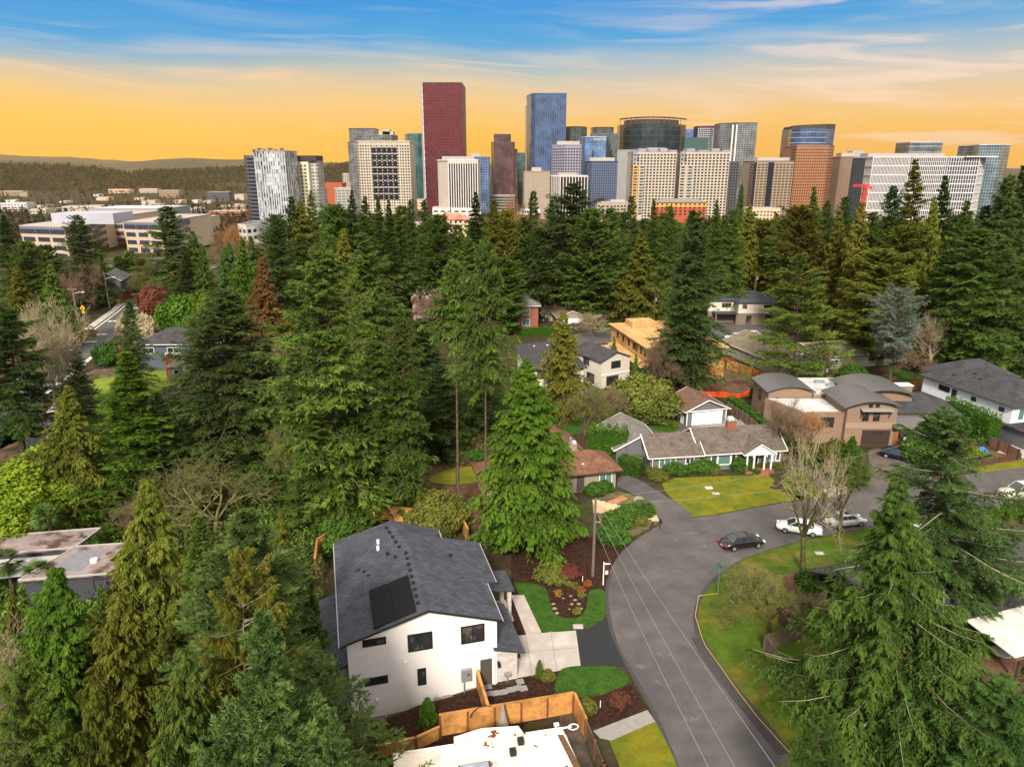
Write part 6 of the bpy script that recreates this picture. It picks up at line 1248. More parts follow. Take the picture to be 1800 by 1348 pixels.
def wire(label, a, b, sag=.6, r=.014, group='overhead wires'):
    n = 14; pts = [(a[0] + (b[0] - a[0]) * s, a[1] + (b[1] - a[1]) * s, a[2] + (b[2] - a[2]) * s - sag * 4 * s * (1 - s)) for s in np.linspace(0, 1, n)]
    x0 = pts[0]; o = MB().path([(p[0] - x0[0], p[1] - x0[1], p[2] - x0[2]) for p in pts], r, 4).build('overhead_wire', M_WIRE); o.location = x0; tag(o, label, 'wire', group)
def at(px, py, Y): x, z = Z(px, py, Y); return (x, Y, z)
wire('power wire from the leaning pole down over the road, upper of the pair', (PT[0], PT[1], PT[2] - .1), at(1400, 1400, 28), .4); wire('power wire from the leaning pole down over the road, lower of the pair', (PT[0], PT[1], PT[2] - 1.2), at(1322, 1400, 28), .4)
wire('thin telephone cable hanging below the two power wires', (PT[0], PT[1], PT[2] - 3.0), at(1272, 1400, 28), .5, .016)
wire('service wire from the leaning pole toward the barrel roofed house', PT, at(1700, 750, 92), 1.2, .014); wire('service wire from the leaning pole past the rambler lawn', (PT[0], PT[1], PT[2] - .6), at(1600, 815, 90), 1.2, .014)
wire('wire along the avenue between the wooden poles', PA, PB, 1.0, .03)
def sign(name, label, px, base, h, build):
    x, y = GT(px, base); t = thing(name, label, 'sign', (x, y, terr(x, y))); build(t, h); return t
def estate(t, h):
    MB().box(-.05, -.05, 0, .05, .05, h).box(-.05, -.03, h - .25, .6, .03, h - .15).build('post', M_WHITE, t); MB().box(.08, -.03, h - 1.5, .52, .03, h - .35).build('panel', mat('sign_dark_red', (.12, .02, .03), .6), t); MB().box(.16, -.045, h - 1.35, .44, -.03, h - .95).build('emblem', M_WHITE, t)
sign('estate_sign', 'white post real estate sign at the corner by the utility pole', 1060, 1028, 2.6, estate)
def yel(t, h):
    MB().tube((0, 0, 0), (0, 0, h), .05).build('post', M_METAL, t); s = .75; c = h - .2
    MB().add([(0, -.06, c - s), (s, -.06, c), (0, -.06, c + s), (-s, -.06, c), (0, -.02, c - s), (s, -.02, c), (0, -.02, c + s), (-s, -.02, c)], [(0, 1, 2, 3), (7, 6, 5, 4), (0, 4, 5, 1), (1, 5, 6, 2), (2, 6, 7, 3), (3, 7, 4, 0)]).build('panel', mat('sign_yellow', (.85, .42, .01), .6), t)
    MB().box(-.1, -.08, c - .35, .1, -.06, c + .1).box(-.08, -.08, c + .16, .08, -.06, c + .32).box(-.28, -.08, c - .1, .28, -.06, c).build('walker_symbol', M_BLACK, t)
    MB().box(-.4, -.06, c - 1.35, .4, -.02, c - .85).build('arrow_plate', mat('sign_yellow'), t)
sign('crossing_sign', 'yellow diamond pedestrian crossing sign on the west kerb of the avenue', 149, 562, 3.4, yel); sign('crossing_sign', 'yellow diamond pedestrian crossing sign on the east kerb of the avenue', 267, 555, 3.4, yel)
sign('notice_board', 'small white notice board at the top of the avenue', 237, 512, 2.2, lambda t, h: (MB().box(-.9, -.05, .8, .9, .05, h).build('panel', M_WHITE, t), MB().box(-.05, -.04, 0, .05, .04, .8).build('post', M_METAL, t)))
def streetname(t, h):
    MB().tube((0, 0, 0), (0, 0, h), .045).build('post', M_METAL, t); MB().box(-.5, -.02, h - .05, .5, .02, h + .15).box(-.02, -.5, h + .17, .02, .5, h + .37).build('name_blade', mat('sign_green', (.02, .16, .09), .5), t)
SG = sign('street_name_sign', 'green street name sign on the island lawn corner', 1261, 1045, 3.0, streetname)
# yellow caution tape along the kerb
tp = [(1261, 1043, .7), (1228, 1047, .7), (1222, 1082, .6), (1232, 1115, .3), (1240, 1135, .2), (1262, 1165, .2), (1290, 1205, .15), (1330, 1258, .15), (1388, 1322, .1)]
P = [(*G(a, b, c), c) for a, b, c in tp]; x0 = P[0]; b = MB(); b.path([(p[0] - x0[0], p[1] - x0[1], p[2]) for p in P], .033, 4)
o = b.build('caution_tape', mat('yellow_tape', (.50, .33, .05), .5)); o.location = (x0[0], x0[1], 0); tag(o, 'yellow caution tape strung along the inside kerb of the bend', 'caution tape')
M_STK = M_WHITE
for px, py, lab in ((1055, 1243, 'white marker stake in the mulch by the street'), (1024, 1022, 'white marker stake in the bed under the bright cedar')):
    x, y = G(px, py); o = MB().box(-.03, -.03, 0, .03, .03, .6).build('marker_stake', M_STK); o.location = (x, y, .04); tag(o, lab, 'stake')
def mailbox(px, py, label, rot=0):
    x, y = G(px, py); t = thing('mailbox', label, 'mailbox', (x, y, 0), rot); MB().box(-.05, -.05, 0, .05, .05, 1.05).build('post', M_BARKD, t); MB().box(-.12, -.3, 1.05, .12, .3, 1.35).build('box', M_BLACK, t)
mailbox(1160, 932, 'black mailbox on a post at the driveway mouth'); mailbox(1395, 858, 'brown wooden mailbox beside the rambler lawn', 30)
for px, py, lab in ((1246, 858, 'white utility cover set in the rambler lawn'), (1258, 868, 'tan utility cover set in the rambler lawn'), (1016, 1102, 'grey meter box lid at the driveway edge'), (1440, 973, 'pale flat stone on the island verge')):
    x, y = G(px, py); o = MB().box(-.45, -.3, 0, .45, .3, .06).build('utility_cover', M_WHITE if 'white' in lab else M_CONC); o.location = (x, y, .045); tag(o, lab, 'utility cover')
t = thing('patio_chair', 'white garden chair on the porch of the barrel roofed house', 'chair', (58.8, 98.6, .18), 20)
MB().box(-.3, -.3, .38, .3, .3, .45).build('seat', M_WHITE, t); MB().slab([(-.3, .3, .45), (.3, .3, .45), (.3, .45, 1.0), (-.3, .45, 1.0)], .05).build('backrest', M_WHITE, t)
for a, b_ in ((-.26, -.26), (.26, -.26), (-.26, .26), (.26, .26)): MB().box(a - .03, b_ - .03, 0, a + .03, b_ + .03, .38).build('leg', M_WHITE, t)
x, y = G(1725, 795); t = thing('blue_tarp_heap', 'crumpled blue tarp lying in the terraced garden', 'tarp', (x, y, 0)); rr = np.random.default_rng(4)
MB().add([(a, b_, .1 + .7 * rr.random() * (abs(a) + abs(b_) < 1.1)) for a in (-.9, -.4, 0, .4, .9) for b_ in (-.7, -.3, .3, .7)], [(i * 4 + j, (i + 1) * 4 + j, (i + 1) * 4 + j + 1, i * 4 + j + 1) for i in range(4) for j in range(3)]).build('tarp', mat('blue_tarp', (.02, .16, .50), .6), t)
for px, lab in ((1620, 'street side'), (1612, 'house side')):
    x, y = G(px, 812 if px == 1620 else 806); t = thing('waste_bin', f'white bin standing on the barrel house driveway, {lab}', 'bin', (x, y, 0)); MB().box(-.35, -.35, 0, .35, .35, .95).build('body', M_WHITE, t); MB().box(-.38, -.38, .95, .38, .38, 1.02).build('lid', M_METAL, t)
# undergrowth, one uncountable mass
def undergrowth():
    r = np.random.default_rng(9); P = []
    zones = [((-60, -14), (24, 75)), ((-70, 6), (72, 140)), ((20, 60), (24, 50)), ((-80, 110), (150, 260)), ((60, 140), (118, 200)), ((-160, -60), (60, 240))]
    cs = []
    for (a, b), (c, d) in zones:
        n = int((b - a) * (d - c) * ((.75 if b < 0 and c < 60 else .40) if d < 145 else .045)); cs.append(np.stack([r.uniform(a, b, n), r.uniform(c, d, n)], 1))
    C = np.concatenate(cs); u = C[:, 0] / (C[:, 1] * cP + CAMH * sP) * FPX + 900; v = 674 - FPX * (C[:, 1] * sP - CAMH * cP) / (C[:, 1] * cP + CAMH * sP)
    def near(x0, y0, x1, y1): return (u > x0) & (u < x1) & (v > y0) & (v < y1)
    bad = near(560, 920, 1270, 1348) | near(750, 800, 1560, 1000) | near(1220, 900, 1420, 1348) | near(0, 560, 290, 800) & (u < 290 - (v - 520) * .6) | near(0, 930, 210, 1030) | near(900, 550, 1700, 800) | near(200, 640, 340, 700) | near(1400, 850, 1800, 1250) | near(40, 500, 300, 700)
    C = C[~bad]; n = len(C); k = 26
    B = np.repeat(C, k, 0); q = np.zeros((len(B), 3)); q[:, :2] = B + r.normal(0, .55, B.shape); q[:, 2] = np.array([terr(*b) for b in C]).repeat(k) + np.abs(r.normal(0, .5, len(B)))
    nn = r.normal(0, 1, q.shape); a = np.cross(nn, r.normal(0, 1, q.shape)); a /= np.linalg.norm(a, axis=1, keepdims=True); b = np.cross(nn, a); b /= np.linalg.norm(b, axis=1, keepdims=True); s = r.uniform(.2, .5, (len(q), 1))
    me = tri_mesh('undergrowth', np.stack([q - a * s * .4, q + a * s * .4, q + b * s], 1), r.random(n).repeat(k) * .6 + r.random(n * k) * .4); tag(link('undergrowth', me, F_GREEN), 'dense green brush and ferns covering the woodland floor', 'undergrowth', kind='stuff')
undergrowth()
# ------------------------------------------------------------------ downtown
def cm(name, col=None, **k):
    if col is None: return MATS[name]
    return mat(name, col, k.pop('rough', .75), k.pop('spec', .25), var=k.pop('var', .08), vscale=.05, **k)
C_CREAM = cm('cream_precast', (.50, .42, .33)); C_WHITE = cm('white_precast', (.62, .58, .56)); C_GREY = cm('grey_precast', (.27, .27, .27)); C_DGREY = cm('dark_grey_panel', (.10, .10, .11)); C_TAN = cm('tan_concrete', (.34, .25, .17))
C_ORANGE = cm('ochre_panel', (.60, .32, .08)); C_BRICK = cm('orange_brown_brick', (.34, .15, .075)); C_RED = cm('rust_red_panel', (.38, .085, .04)); C_BROWN = cm('brown_panel_far', (.12, .075, .06)); C_LILAC = cm('lilac_grey_panel', (.28, .27, .34)); C_SALMON = cm('salmon_tile_roof', (.62, .20, .13)); C_PEACH = cm('peach_stucco', (.66, .46, .32))
C_ROOF = cm('pale_flat_roof', (.38, .34, .32)); C_WGL = glassmat('dark_tower_glass', (.012, .018, .032), .25, .4); C_WGLT = glassmat('teal_window_glass', (.05, .13, .14), .2)
def tower(name, label, cat, cor, top, dep, body, style=None, base=None, fl=3.6, bay=3.2, wf=.6, hf=.5, gl=None, roof=C_ROOF, parapet=1.2, pent=None, skip=0, bandm=None, group=None, faces=None):
    """cor: visible corners (px, Y) west to east at the roof line; top: their pixel row; the plan closes dep metres behind"""
    P = []
    for i, (px, Y) in enumerate(cor): P.append((Z(px, top, Y)[0], Y))
    zt = Z(cor[0][0], top, min(c[1] for c in cor))[1]; Yb = max(c[1] for c in cor) + dep
    ox, oy = P[0]; z0 = terr(ox, oy) - 1 if base is None else base; t = thing(name, label, cat, (ox, oy, z0), 0, group); H = zt - z0
    loc = [(x - ox, y - oy) for x, y in P]; poly = loc + [(loc[-1][0] * 1.0, Yb - oy), (loc[0][0], Yb - oy)]
    MB().prism(poly, 0, H).build('wall', body, t)
    ins = [(x, y) for x, y in poly]; cx = sum(p[0] for p in ins) / len(ins); cy = sum(p[1] for p in ins) / len(ins)
    MB().prism([(cx + (x - cx) * .93, cy + (y - cy) * .93) for x, y in ins], H, H + .25).build('roof', roof, t)
    if parapet:
        b = MB()
        for p, q in zip(poly, poly[1:] + poly[:1]):
            b.tube((p[0], p[1], H + parapet / 2 - .2), (q[0], q[1], H + parapet / 2 - .2), parapet * .55, n=4)
        b.build('parapet', bandm or body, t)
    if pent:
        for (a, b_, zz) in pent:
            x0 = Z(a, top, P[0][1])[0] - ox; x1 = Z(b_, top, P[0][1])[0] - ox; h2 = Z(a, zz, P[0][1])[1] - zt
            MB().box(x0, dep * .2 + 2, H + .2, x1, dep * .8, H + h2).build('penthouse', roof, t)
    if style:
        gl = gl or C_WGL; n = int((H - parapet - 1) // fl); n0 = skip
        segs = list(zip(loc, loc[1:]))
        for k in range(n0, min(n, 60)):
            zb = H - parapet - 1 - (k - n0 + 1) * fl + (1 - hf) * fl * .5 if True else 0
            if zb < 1: break
            b = MB()
            for si, (p, q) in enumerate(segs):
                if faces is not None and si not in faces: continue
                L = hypot(q[0] - p[0], q[1] - p[1]); d = ((q[0] - p[0]) / L, (q[1] - p[1]) / L); nx, ny = d[1] * .12, -d[0] * .12; m = max(1, round(L / bay)); w = L / m
                if style == 'ribbon': cells = [(w * .15, L - w * .15)]
                elif style == 'pair': cells = [(w * i + w * (.5 - wf / 2), w * i + w * (.5 - .04)) for i in range(m)] + [(w * i + w * (.5 + .04), w * i + w * (.5 + wf / 2)) for i in range(m)]
                else: cells = [(w * i + w * (.5 - wf / 2), w * i + w * (.5 + wf / 2)) for i in range(m)]
                for a, c in cells:
                    b.add([(p[0] + d[0] * a + nx, p[1] + d[1] * a + ny, zb), (p[0] + d[0] * c + nx, p[1] + d[1] * c + ny, zb), (p[0] + d[0] * c + nx, p[1] + d[1] * c + ny, zb + fl * hf), (p[0] + d[0] * a + nx, p[1] + d[1] * a + ny, zb + fl * hf)], [(0, 1, 2, 3)])
            if b.v: b.build('window_glazing', gl, t)
    t['h'] = H; return t, loc, H
def fins(t, loc, H, n, m, wd=.5, dp=.8, z0=0, z1=None, segs=None, name='facade_fin'):
    for si, (p, q) in enumerate(zip(loc, loc[1:])):
        if segs is not None and si not in segs: continue
        L = hypot(q[0] - p[0], q[1] - p[1]); d = ((q[0] - p[0]) / L, (q[1] - p[1]) / L); nn = (d[1], -d[0]); k = n if isinstance(n, int) else n[si]
        for i in range(k + 1):
            s = L * i / k; c = (p[0] + d[0] * s, p[1] + d[1] * s)
            MB().prism([(c[0] - d[0] * wd / 2 + nn[0] * dp, c[1] - d[1] * wd / 2 + nn[1] * dp), (c[0] + d[0] * wd / 2 + nn[0] * dp, c[1] + d[1] * wd / 2 + nn[1] * dp), (c[0] + d[0] * wd / 2, c[1] + d[1] * wd / 2), (c[0] - d[0] * wd / 2, c[1] - d[1] * wd / 2)], z0, z1 or H).build(name, m, t)
def ledges(t, loc, H, zs, m, th=.6, dp=.7, name='floor_ledge', segs=None):
    for z in zs:
        b = MB()
        for si, (p, q) in enumerate(zip(loc, loc[1:])):
            if segs is not None and si not in segs: continue
            L = hypot(q[0] - p[0], q[1] - p[1]); nn = ((q[1] - p[1]) / L, -(q[0] - p[0]) / L)
            b.prism([(p[0] + nn[0] * dp, p[1] + nn[1] * dp), (q[0] + nn[0] * dp, q[1] + nn[1] * dp), q, p], z, z + th)
        b.build(name, m, t)
# red tower
M_REDT = facade('red_fin_facade', (.10, .02, .025), (.014, .018, .06), (.03, .016, .03), 2.3, 4, .3, .45, .5, .3)
t, loc, H = tower('red_glass_tower', 'tallest tower with vertical red and navy dashes on its facade', 'skyscraper', [(738.5, 1190), (741.5, 1150), (812, 1150)], 145.5, 45, M_REDT, parapet=.6, bandm=C_DGREY)
W0 = loc[2][0] - loc[1][0]; rf_ = cm('bright_red_fin', (.21, .016, .012), rough=.5)
for i in range(25):
    b = MB(); x = loc[1][0] + W0 * (i + .5) / 25; z = 2 + (i % 2) * 4.5
    while z < H - 3: b.box(x - .62, loc[1][1] - .9, z, x + .62, loc[1][1] - .05, min(z + (6.4 if z > H * .45 else 4.2), H - .5)); z += 9
    b.build('red_facade_fin', rf_, t)
MB().prism([(loc[0][0] - .3, loc[0][1]), (loc[1][0] - .2, loc[1][1] - .3), (loc[1][0] + .9, loc[1][1] - .3), (loc[0][0] + .5, loc[0][1])], 0, H).build('white_edge_strip', C_WHITE, t)
MB().box(33, 8, H, 38, 12, H + 2.5).build('roof_unit', C_DGREY, t)
# blue tower
M_BLUET = facade('blue_curtain_wall', (.050, .095, .19), (.028, .058, .14), (.075, .12, .21), 1.7, 3.8, .14, .2, .37)
t, loc, H = tower('blue_glass_tower', 'second tallest tower of blue glass with a lit up skin of thin dashes', 'skyscraper', [(926.5, 1190), (934, 1160), (942, 1150), (996, 1150)], 164, 40, M_BLUET, parapet=.8, bandm=cm('steel_blue_edge', (.20, .28, .42)))
t['label'] = 'second tallest tower, blue glass with fine vertical dashes and small sign letters on top'
fins(t, loc, H, [1, 1, 13], cm('pale_blue_mullion', (.12, .18, .28)), .35, .5, segs=[2])
def letters(parent, txt, x, y, z, s, m, name='sign_letters', ext=.15):
    cu = bpy.data.curves.new(name, 'FONT'); cu.body = txt; cu.size = s; cu.extrude = ext; tmp = bpy.data.objects.new('tmp', cu); me = bpy.data.meshes.new_from_object(tmp); bpy.data.objects.remove(tmp); me.name = name
    me.materials.clear(); o = link(name, me, m, parent); o.location = (x, y, z); o.rotation_euler = (pi / 2, 0, 0); return o
letters(t, 'TOWER', 22, 1.5, H + .3, 4.2, C_DGREY, 'rooftop_lettering')
gl = facade('dark_blue_reflection_glass', (.03, .07, .16), (.02, .05, .11), (.07, .13, .22), 3.4, 3.8, .2, .15)
x0 = loc[2][0]; MB().box(x0 + 2, loc[2][1] - 1.2, 20, x0 + 15, loc[2][1] - .6, 66).build('dark_reflection_glazing', gl, t)  # darker glass slab stands in for a reflection low on the tower
MB().prism([(loc[0][0] - 2, loc[0][1] + 2), loc[0], (loc[0][0], loc[0][1] + 30), (loc[0][0] - 2, loc[0][1] + 30)], 0, H - 14).build('side_wing', C_TAN, t)
# white precast office
t, loc, H = tower('white_grid_office', 'cream white office tower with regular punched windows and glazed centre bays', 'office tower', [(626, 965), (631, 950), (719, 950)], 250, 40, C_CREAM, 'punch', fl=3.5, bay=3.3, wf=.62, hf=.52, parapet=2, skip=0)
W0 = loc[2][0] - loc[1][0]
for k in range(8):
    z = H - 8 - k * 8.2 - 5.2
    if z > 2: b = [MB().box(loc[1][0] + W0 * (.24 + .105 * i), -15.5, z, loc[1][0] + W0 * (.24 + .105 * i) + W0 * .085, -15.2, z + 6.6).build('bay_glazing', C_WGL, t) for i in range(5)]
fins(t, loc, H, [1, 10], cm('pale_pilaster', (.58, .50, .42)), .8, .5, segs=[1])
# dark condos behind it
gd = facade('dark_condo_glass', (.055, .06, .065), (.13, .13, .13), (.20, .20, .20), 4.5, 3.2, .35, .3)
tower('dark_condo_tower', 'dark grey condo tower peeking above the white office, flat topped', 'residential tower', [(613, 1110), (617, 1100), (657, 1100)], 227, 30, gd, parapet=1.5, bandm=C_DGREY)
t, loc, H = tower('dark_condo_tower', 'dark grey condo tower with stepped rounded crown beside the flat topped one', 'residential tower', [(657, 1100), (662, 1095), (688, 1095), (694, 1104)], 238, 28, gd, parapet=1, bandm=C_GREY, pent=[(664, 690, 231), (671, 684, 227.5)])
tower('dark_condo_tower', 'low slim grey side slab at the west flank of the white office', 'residential tower', [(611, 1040), (626, 1040)], 250, 20, gd, parapet=.5, bandm=C_DGREY)
M_TEAL = facade('teal_curtain_wall', (.045, .13, .13), (.03, .085, .10), (.09, .17, .18), 3.0, 3.6, .2, .2)
tower('teal_rounded_tower', 'teal glass tower with rounded front tucked beside the red tower', 'skyscraper', [(711, 1235), (716, 1212), (724, 1202), (734, 1200), (742, 1204)], 235, 30, M_TEAL, parapet=.8, bandm=cm('pale_teal_edge', (.25, .33, .33)))
# striped white office
t, loc, H = tower('striped_white_office', 'white office block with tall dark window stripes and a blank beige side', 'office tower', [(769, 945), (788, 905), (839, 905)], 283, 35, cm('white_and_tan_precast', (.60, .52, .44)), parapet=2.2, bandm=C_WHITE, pent=[(776, 833, 275)])
W0 = loc[2][0] - loc[1][0]
for i in range(12): MB().box(loc[1][0] + W0 * (i + .22) / 12, loc[1][1] - .35, 4, loc[1][0] + W0 * (i + .80) / 12, loc[1][1] - .1, H - 3).build('window_stripe', glassmat('black_window_glass', (.02, .02, .025)), t)
fins(t, loc, H, [1, 12], C_WHITE, 1.1, .8, segs=[1])
t, loc, H = tower('blue_office', 'mid rise blue glass office east of the striped white block', 'office tower', [(828, 1080), (860, 1080)], 276, 30, facade('mid_blue_glass', (.05, .10, .22), (.03, .06, .14), (.16, .22, .34), 3.4, 3.6, .3, .2), parapet=1, bandm=C_LILAC, pent=[(828, 845, 269.5)])
# dark stepped tower
M_BRN = facade('bronze_curtain_wall', (.075, .035, .042), (.035, .02, .028), (.13, .07, .065), 2.2, 3.8, .2, .25)
t, loc, H = tower('bronze_stepped_tower', 'dark bronze glass tower with stepped shoulders', 'skyscraper', [(863, 1180), (868, 1150), (903, 1150), (905, 1160)], 250, 40, M_BRN, parapet=.6, bandm=C_BROWN)
x1 = Z(868, 240, 1150)[0] - t.location.x; x2 = Z(898, 240, 1150)[0] - t.location.x; zz = Z(868, 236, 1150)[1] - t.location.z
MB().prism([(x1, loc[1][1]), (x2, loc[1][1]), (x2, loc[1][1] + 36), (x1, loc[1][1] + 36)], H, zz).build('upper_block', M_BRN, t)
x3 = Z(910, 260, 1150)[0] - t.location.x; MB().prism([(loc[2][0], -25), (x3, -25), (x3, 10), (loc[2][0], 10)], 0, Z(900, 262, 1150)[1] - t.location.z).build('lower_block', M_BRN, t)
tower('dark_teal_office', 'plain dark teal glass block between bronze and blue towers', 'office tower', [(907, 1260), (926, 1260)], 269, 30, M_TEAL, parapet=.5, bandm=C_DGREY)
tower('tan_apartment_tower', 'tan concrete apartment tower with ochre balcony column', 'apartment tower', [(920, 855), (922, 850), (967, 850)], 302, 28, C_TAN, 'pair', fl=2.9, bay=4.6, wf=.7, hf=.45, gl=cm('grey_window', (.30, .30, .30)), parapet=.8, pent=[(935, 952, 294.5)])
t, loc, H = tower('white_column_office', 'low dark office with slim white vertical columns', 'office block', [(967, 860), (985, 845), (1033, 845)], 311, 30, glassmat('dark_bronze_glass', (.03, .022, .02)), parapet=1.6, bandm=C_WHITE, pent=[(982, 1015, 304)])
fins(t, loc, H, [6, 9], C_WHITE, .8, .8)
t, loc, H = tower('white_blue_office', 'lilac white office with square windows in front of the dark drum top', 'office tower', [(971, 1020), (993, 1000), (1022, 1000)], 256, 30, C_LILAC, 'punch', fl=3.7, bay=3.4, wf=.62, hf=.55, parapet=1.6, pent=[(980, 1020, 248)])
drum = facade('grey_green_glass', (.075, .095, .095), (.04, .055, .06), (.13, .15, .15), 3, 3.4, .25, .25)
tower('round_topped_tower', 'dark round fronted tower immediately east of the blue tower', 'skyscraper', [(995, 1215), (1003, 1202), (1012, 1198), (1022, 1202), (1027, 1212), (1032, 1222)], 223, 30, drum, parapet=1, bandm=C_BROWN)
t, _, H = tower('round_topped_tower', 'dark round fronted tower above the blue sign bearing office', 'skyscraper', [(1042, 1215), (1050, 1202), (1060, 1198), (1072, 1202), (1079, 1212)], 224, 30, drum, parapet=1, bandm=C_BROWN)
tower('stepped_glass_shoulder', 'low glass shoulder block beneath the second round tower', 'office tower', [(1040, 1190), (1088, 1190)], 235, 20, drum, parapet=.5, bandm=C_GREY)
M_SKY = facade('sky_blue_glass', (.10, .18, .34), (.06, .12, .25), (.16, .23, .36), 2.4, 3.6, .18, .12)
t, loc, H = tower('sign_bearing_office', 'sky blue glass office with pale sign lettering and dark notched corner', 'office tower', [(1024, 1065), (1029, 1050), (1066, 1050)], 241, 30, M_SKY, parapet=1, bandm=cm('pale_edge', (.5, .52, .6)))
letters(t, 'SMARTSH', 13, -16.2, H - 5.0, 4.4, C_WHITE, 'facade_lettering'); MB().box(8, -15.6, H - 5.2, 12, -15.1, H - 1.8).build('logo_panel', cm('logo_blue', (.05, .2, .5)), t)
for i in range(5): MB().box(loc[2][0] + i * 3.2, -15 + i * 2, 0, loc[2][0] + (i + 1) * 3.2, 16, H - 1 - i * 8).build('stepped_bay', cm('black_glass_bay', (.018, .025, .03), rough=.2, spec=.6), t)
for u, h2 in ((13, 18), (20, 26)): MB().box(u, -15.6, 20, u + 1.6, -15.1, H - h2).build('dark_slot', C_WGL, t)
t, loc, H = tower('slate_residential_block', 'slate blue residential block with white rooftop boxes', 'apartment tower', [(1032, 910), (1040, 900), (1086, 900)], 284, 30, cm('slate_blue_panel', (.045, .06, .11)), 'punch', fl=3, bay=2.6, wf=.4, hf=.55, gl=glassmat('bright_window_glass', (.16, .22, .34), .12), parapet=.8, pent=[(1038, 1082, 277)])
# big drum
M_DRUM = facade('dark_drum_glass', (.014, .034, .045), (.026, .055, .062), (.012, .02, .026), 4.2, 4.0, .45, .18)
cor = [(1090, 1240)] + [(1090 + 116 * i / 12, 1240 - 55 * math.sin(pi * i / 12) ** .8) for i in range(1, 12)] + [(1206, 1240)]
t, loc, H = tower('curved_glass_drum', 'wide dark glass drum shaped building with a hollow framed crown', 'office tower', cor, 217, 30, M_DRUM, parapet=.4, bandm=C_BROWN)
ledges(t, loc, H, [H - 9 * (k + 1) for k in range(12)], cm('thin_dark_ledge', (.09, .12, .13)), .5, .6)
for (p, q) in zip(loc, loc[1:]): MB().tube((p[0], p[1], H), (p[0], p[1], H + 9), .5, n=4).build('crown_post', C_DGREY, t)
MB().path([(p[0], p[1], H + 9) for p in loc], 1.3, 4).build('crown_ring', cm('bronze_crown', (.05, .035, .035)), t)
MB().prism([(p[0] * .8 + loc[-1][0] * .1, p[1] * .6 + 6) for p in loc] + [(loc[-1][0] * .9, 30), (loc[-1][0] * .1, 30)], H, H + 8).build('crown_core', cm('bronze_crown', (.05, .035, .035)), t)
t, loc, H = tower('grey_slat_office', 'grey green slatted office slab below the drum', 'office block', [(1086, 1010), (1130, 1000), (1178, 1000)], 264, 25, C_GREY, parapet=1.2, bandm=cm('taupe_top', (.25, .21, .19)), pent=[(1140, 1172, 260)])
fins(t, loc, H, [18, 10], cm('pale_green_fin', (.33, .36, .33)), .5, .6, segs=[0, 1])
# cream twin condos
def condo(label, c0, c1, top, orange):
    t, loc, H = tower('cream_condo_tower', label, 'residential tower', [(c0, 822), (c0 + 4, 805), (c1, 800)], top, 26, C_CREAM, 'punch', fl=3.05, bay=3.6, wf=.62, hf=.58, parapet=.8, bandm=C_LILAC, group='twin cream condo towers')
    W0 = loc[2][0] - loc[1][0]; y0 = loc[1][1]
    for a, b in ((.0, .12), (.16, .26), (.50, .80), (.86, .96)): MB().box(loc[1][0] + W0 * a, y0 - 1.6, 0, loc[1][0] + W0 * b, y0 - .4, H - 14).build('balcony_bay', C_ORANGE if orange and a in (.0, .50, .86) else C_CREAM, t)
    for k in range(17):
        z = H - 15 - k * 3.05
        if z < 1: break
        b = MB(); 
        for a, c in ((.02, .10), (.17, .25), (.51, .58), (.61, .68), (.71, .78), (.87, .95)): b.box(loc[1][0] + W0 * a, y0 - 1.9, z - 1.6, loc[1][0] + W0 * c, y0 - 1.5, z)
        b.build('window_glazing', C_WGLT if k % 2 else C_WGL, t)
        b = MB(); b.box(loc[1][0] + W0 * .30, y0 - 1.8, z - 2.6, loc[1][0] + W0 * .46, y0 - .3, z - 1.6); b.build('balcony_rail', cm('balcony_grey', (.34, .37, .34)), t)
    for a, b, h2 in ((.03, .20, 3.5), (.28, .50, 2), (.55, .72, 3.5), (.78, .95, 2)): MB().box(W0 * a + 4, y0 + 3, H, W0 * b + 4, y0 + 22, H + h2).build('penthouse', C_LILAC if orange else C_GREY, t)
    MB().box(loc[1][0] - .3, y0 - .5, H - 11, loc[2][0] + .3, y0 - .25, H - .5).build('attic_storey', C_LILAC if orange else C_GREY, t); b = MB()
    for i in range(14): b.box(loc[1][0] + W0 * (i + .3) / 14, y0 - .75, H - 9, loc[1][0] + W0 * (i + .7) / 14, y0 - .5, H - 6.8).box(loc[1][0] + W0 * (i + .3) / 14, y0 - .75, H - 4.5, loc[1][0] + W0 * (i + .7) / 14, y0 - .5, H - 2.3)
    b.build('window_glazing', C_WGL, t)
condo('cream and ochre condo tower with lilac grey attic, nearer the drum', 1110, 1190, 267, True); condo('cream condo tower with grey attic, twin standing farther from the drum', 1193, 1284, 267, False)
t, loc, H = tower('narrow_dark_condo', 'narrow dark balcony tower attached to the second cream condo', 'residential tower', [(1280, 830), (1300, 822)], 284, 20, C_DGREY, 'punch', fl=3, bay=3, wf=.6, hf=.5, parapet=.5)
tower('blue_topped_office', 'small bright blue topped block just east of the drum', 'office tower', [(1206, 1270), (1227, 1270)], 228, 25, facade('bright_blue_glass', (.06, .14, .36), (.03, .07, .2), (.2, .28, .4), 3, 3.6, .3, .2), parapet=1.2, bandm=cm('steel_blue_edge'))
tower('teal_box_block', 'plain dark teal box rising behind the cream condos', 'office tower', [(1204, 1150), (1246, 1150)], 242, 25, cm('flat_teal_panel', (.045, .095, .095)), parapet=.4, bandm=C_DGREY)
t, loc, H = tower('white_lattice_tower', 'slim navy tower with white window lattice', 'residential tower', [(1227, 1210), (1249, 1200), (1253, 1204), (1266, 1200)], 222, 28, cm('navy_panel', (.03, .045, .09)), 'punch', fl=3.2, bay=3, wf=.55, hf=.5, gl=C_WHITE, parapet=1, bandm=C_RED)
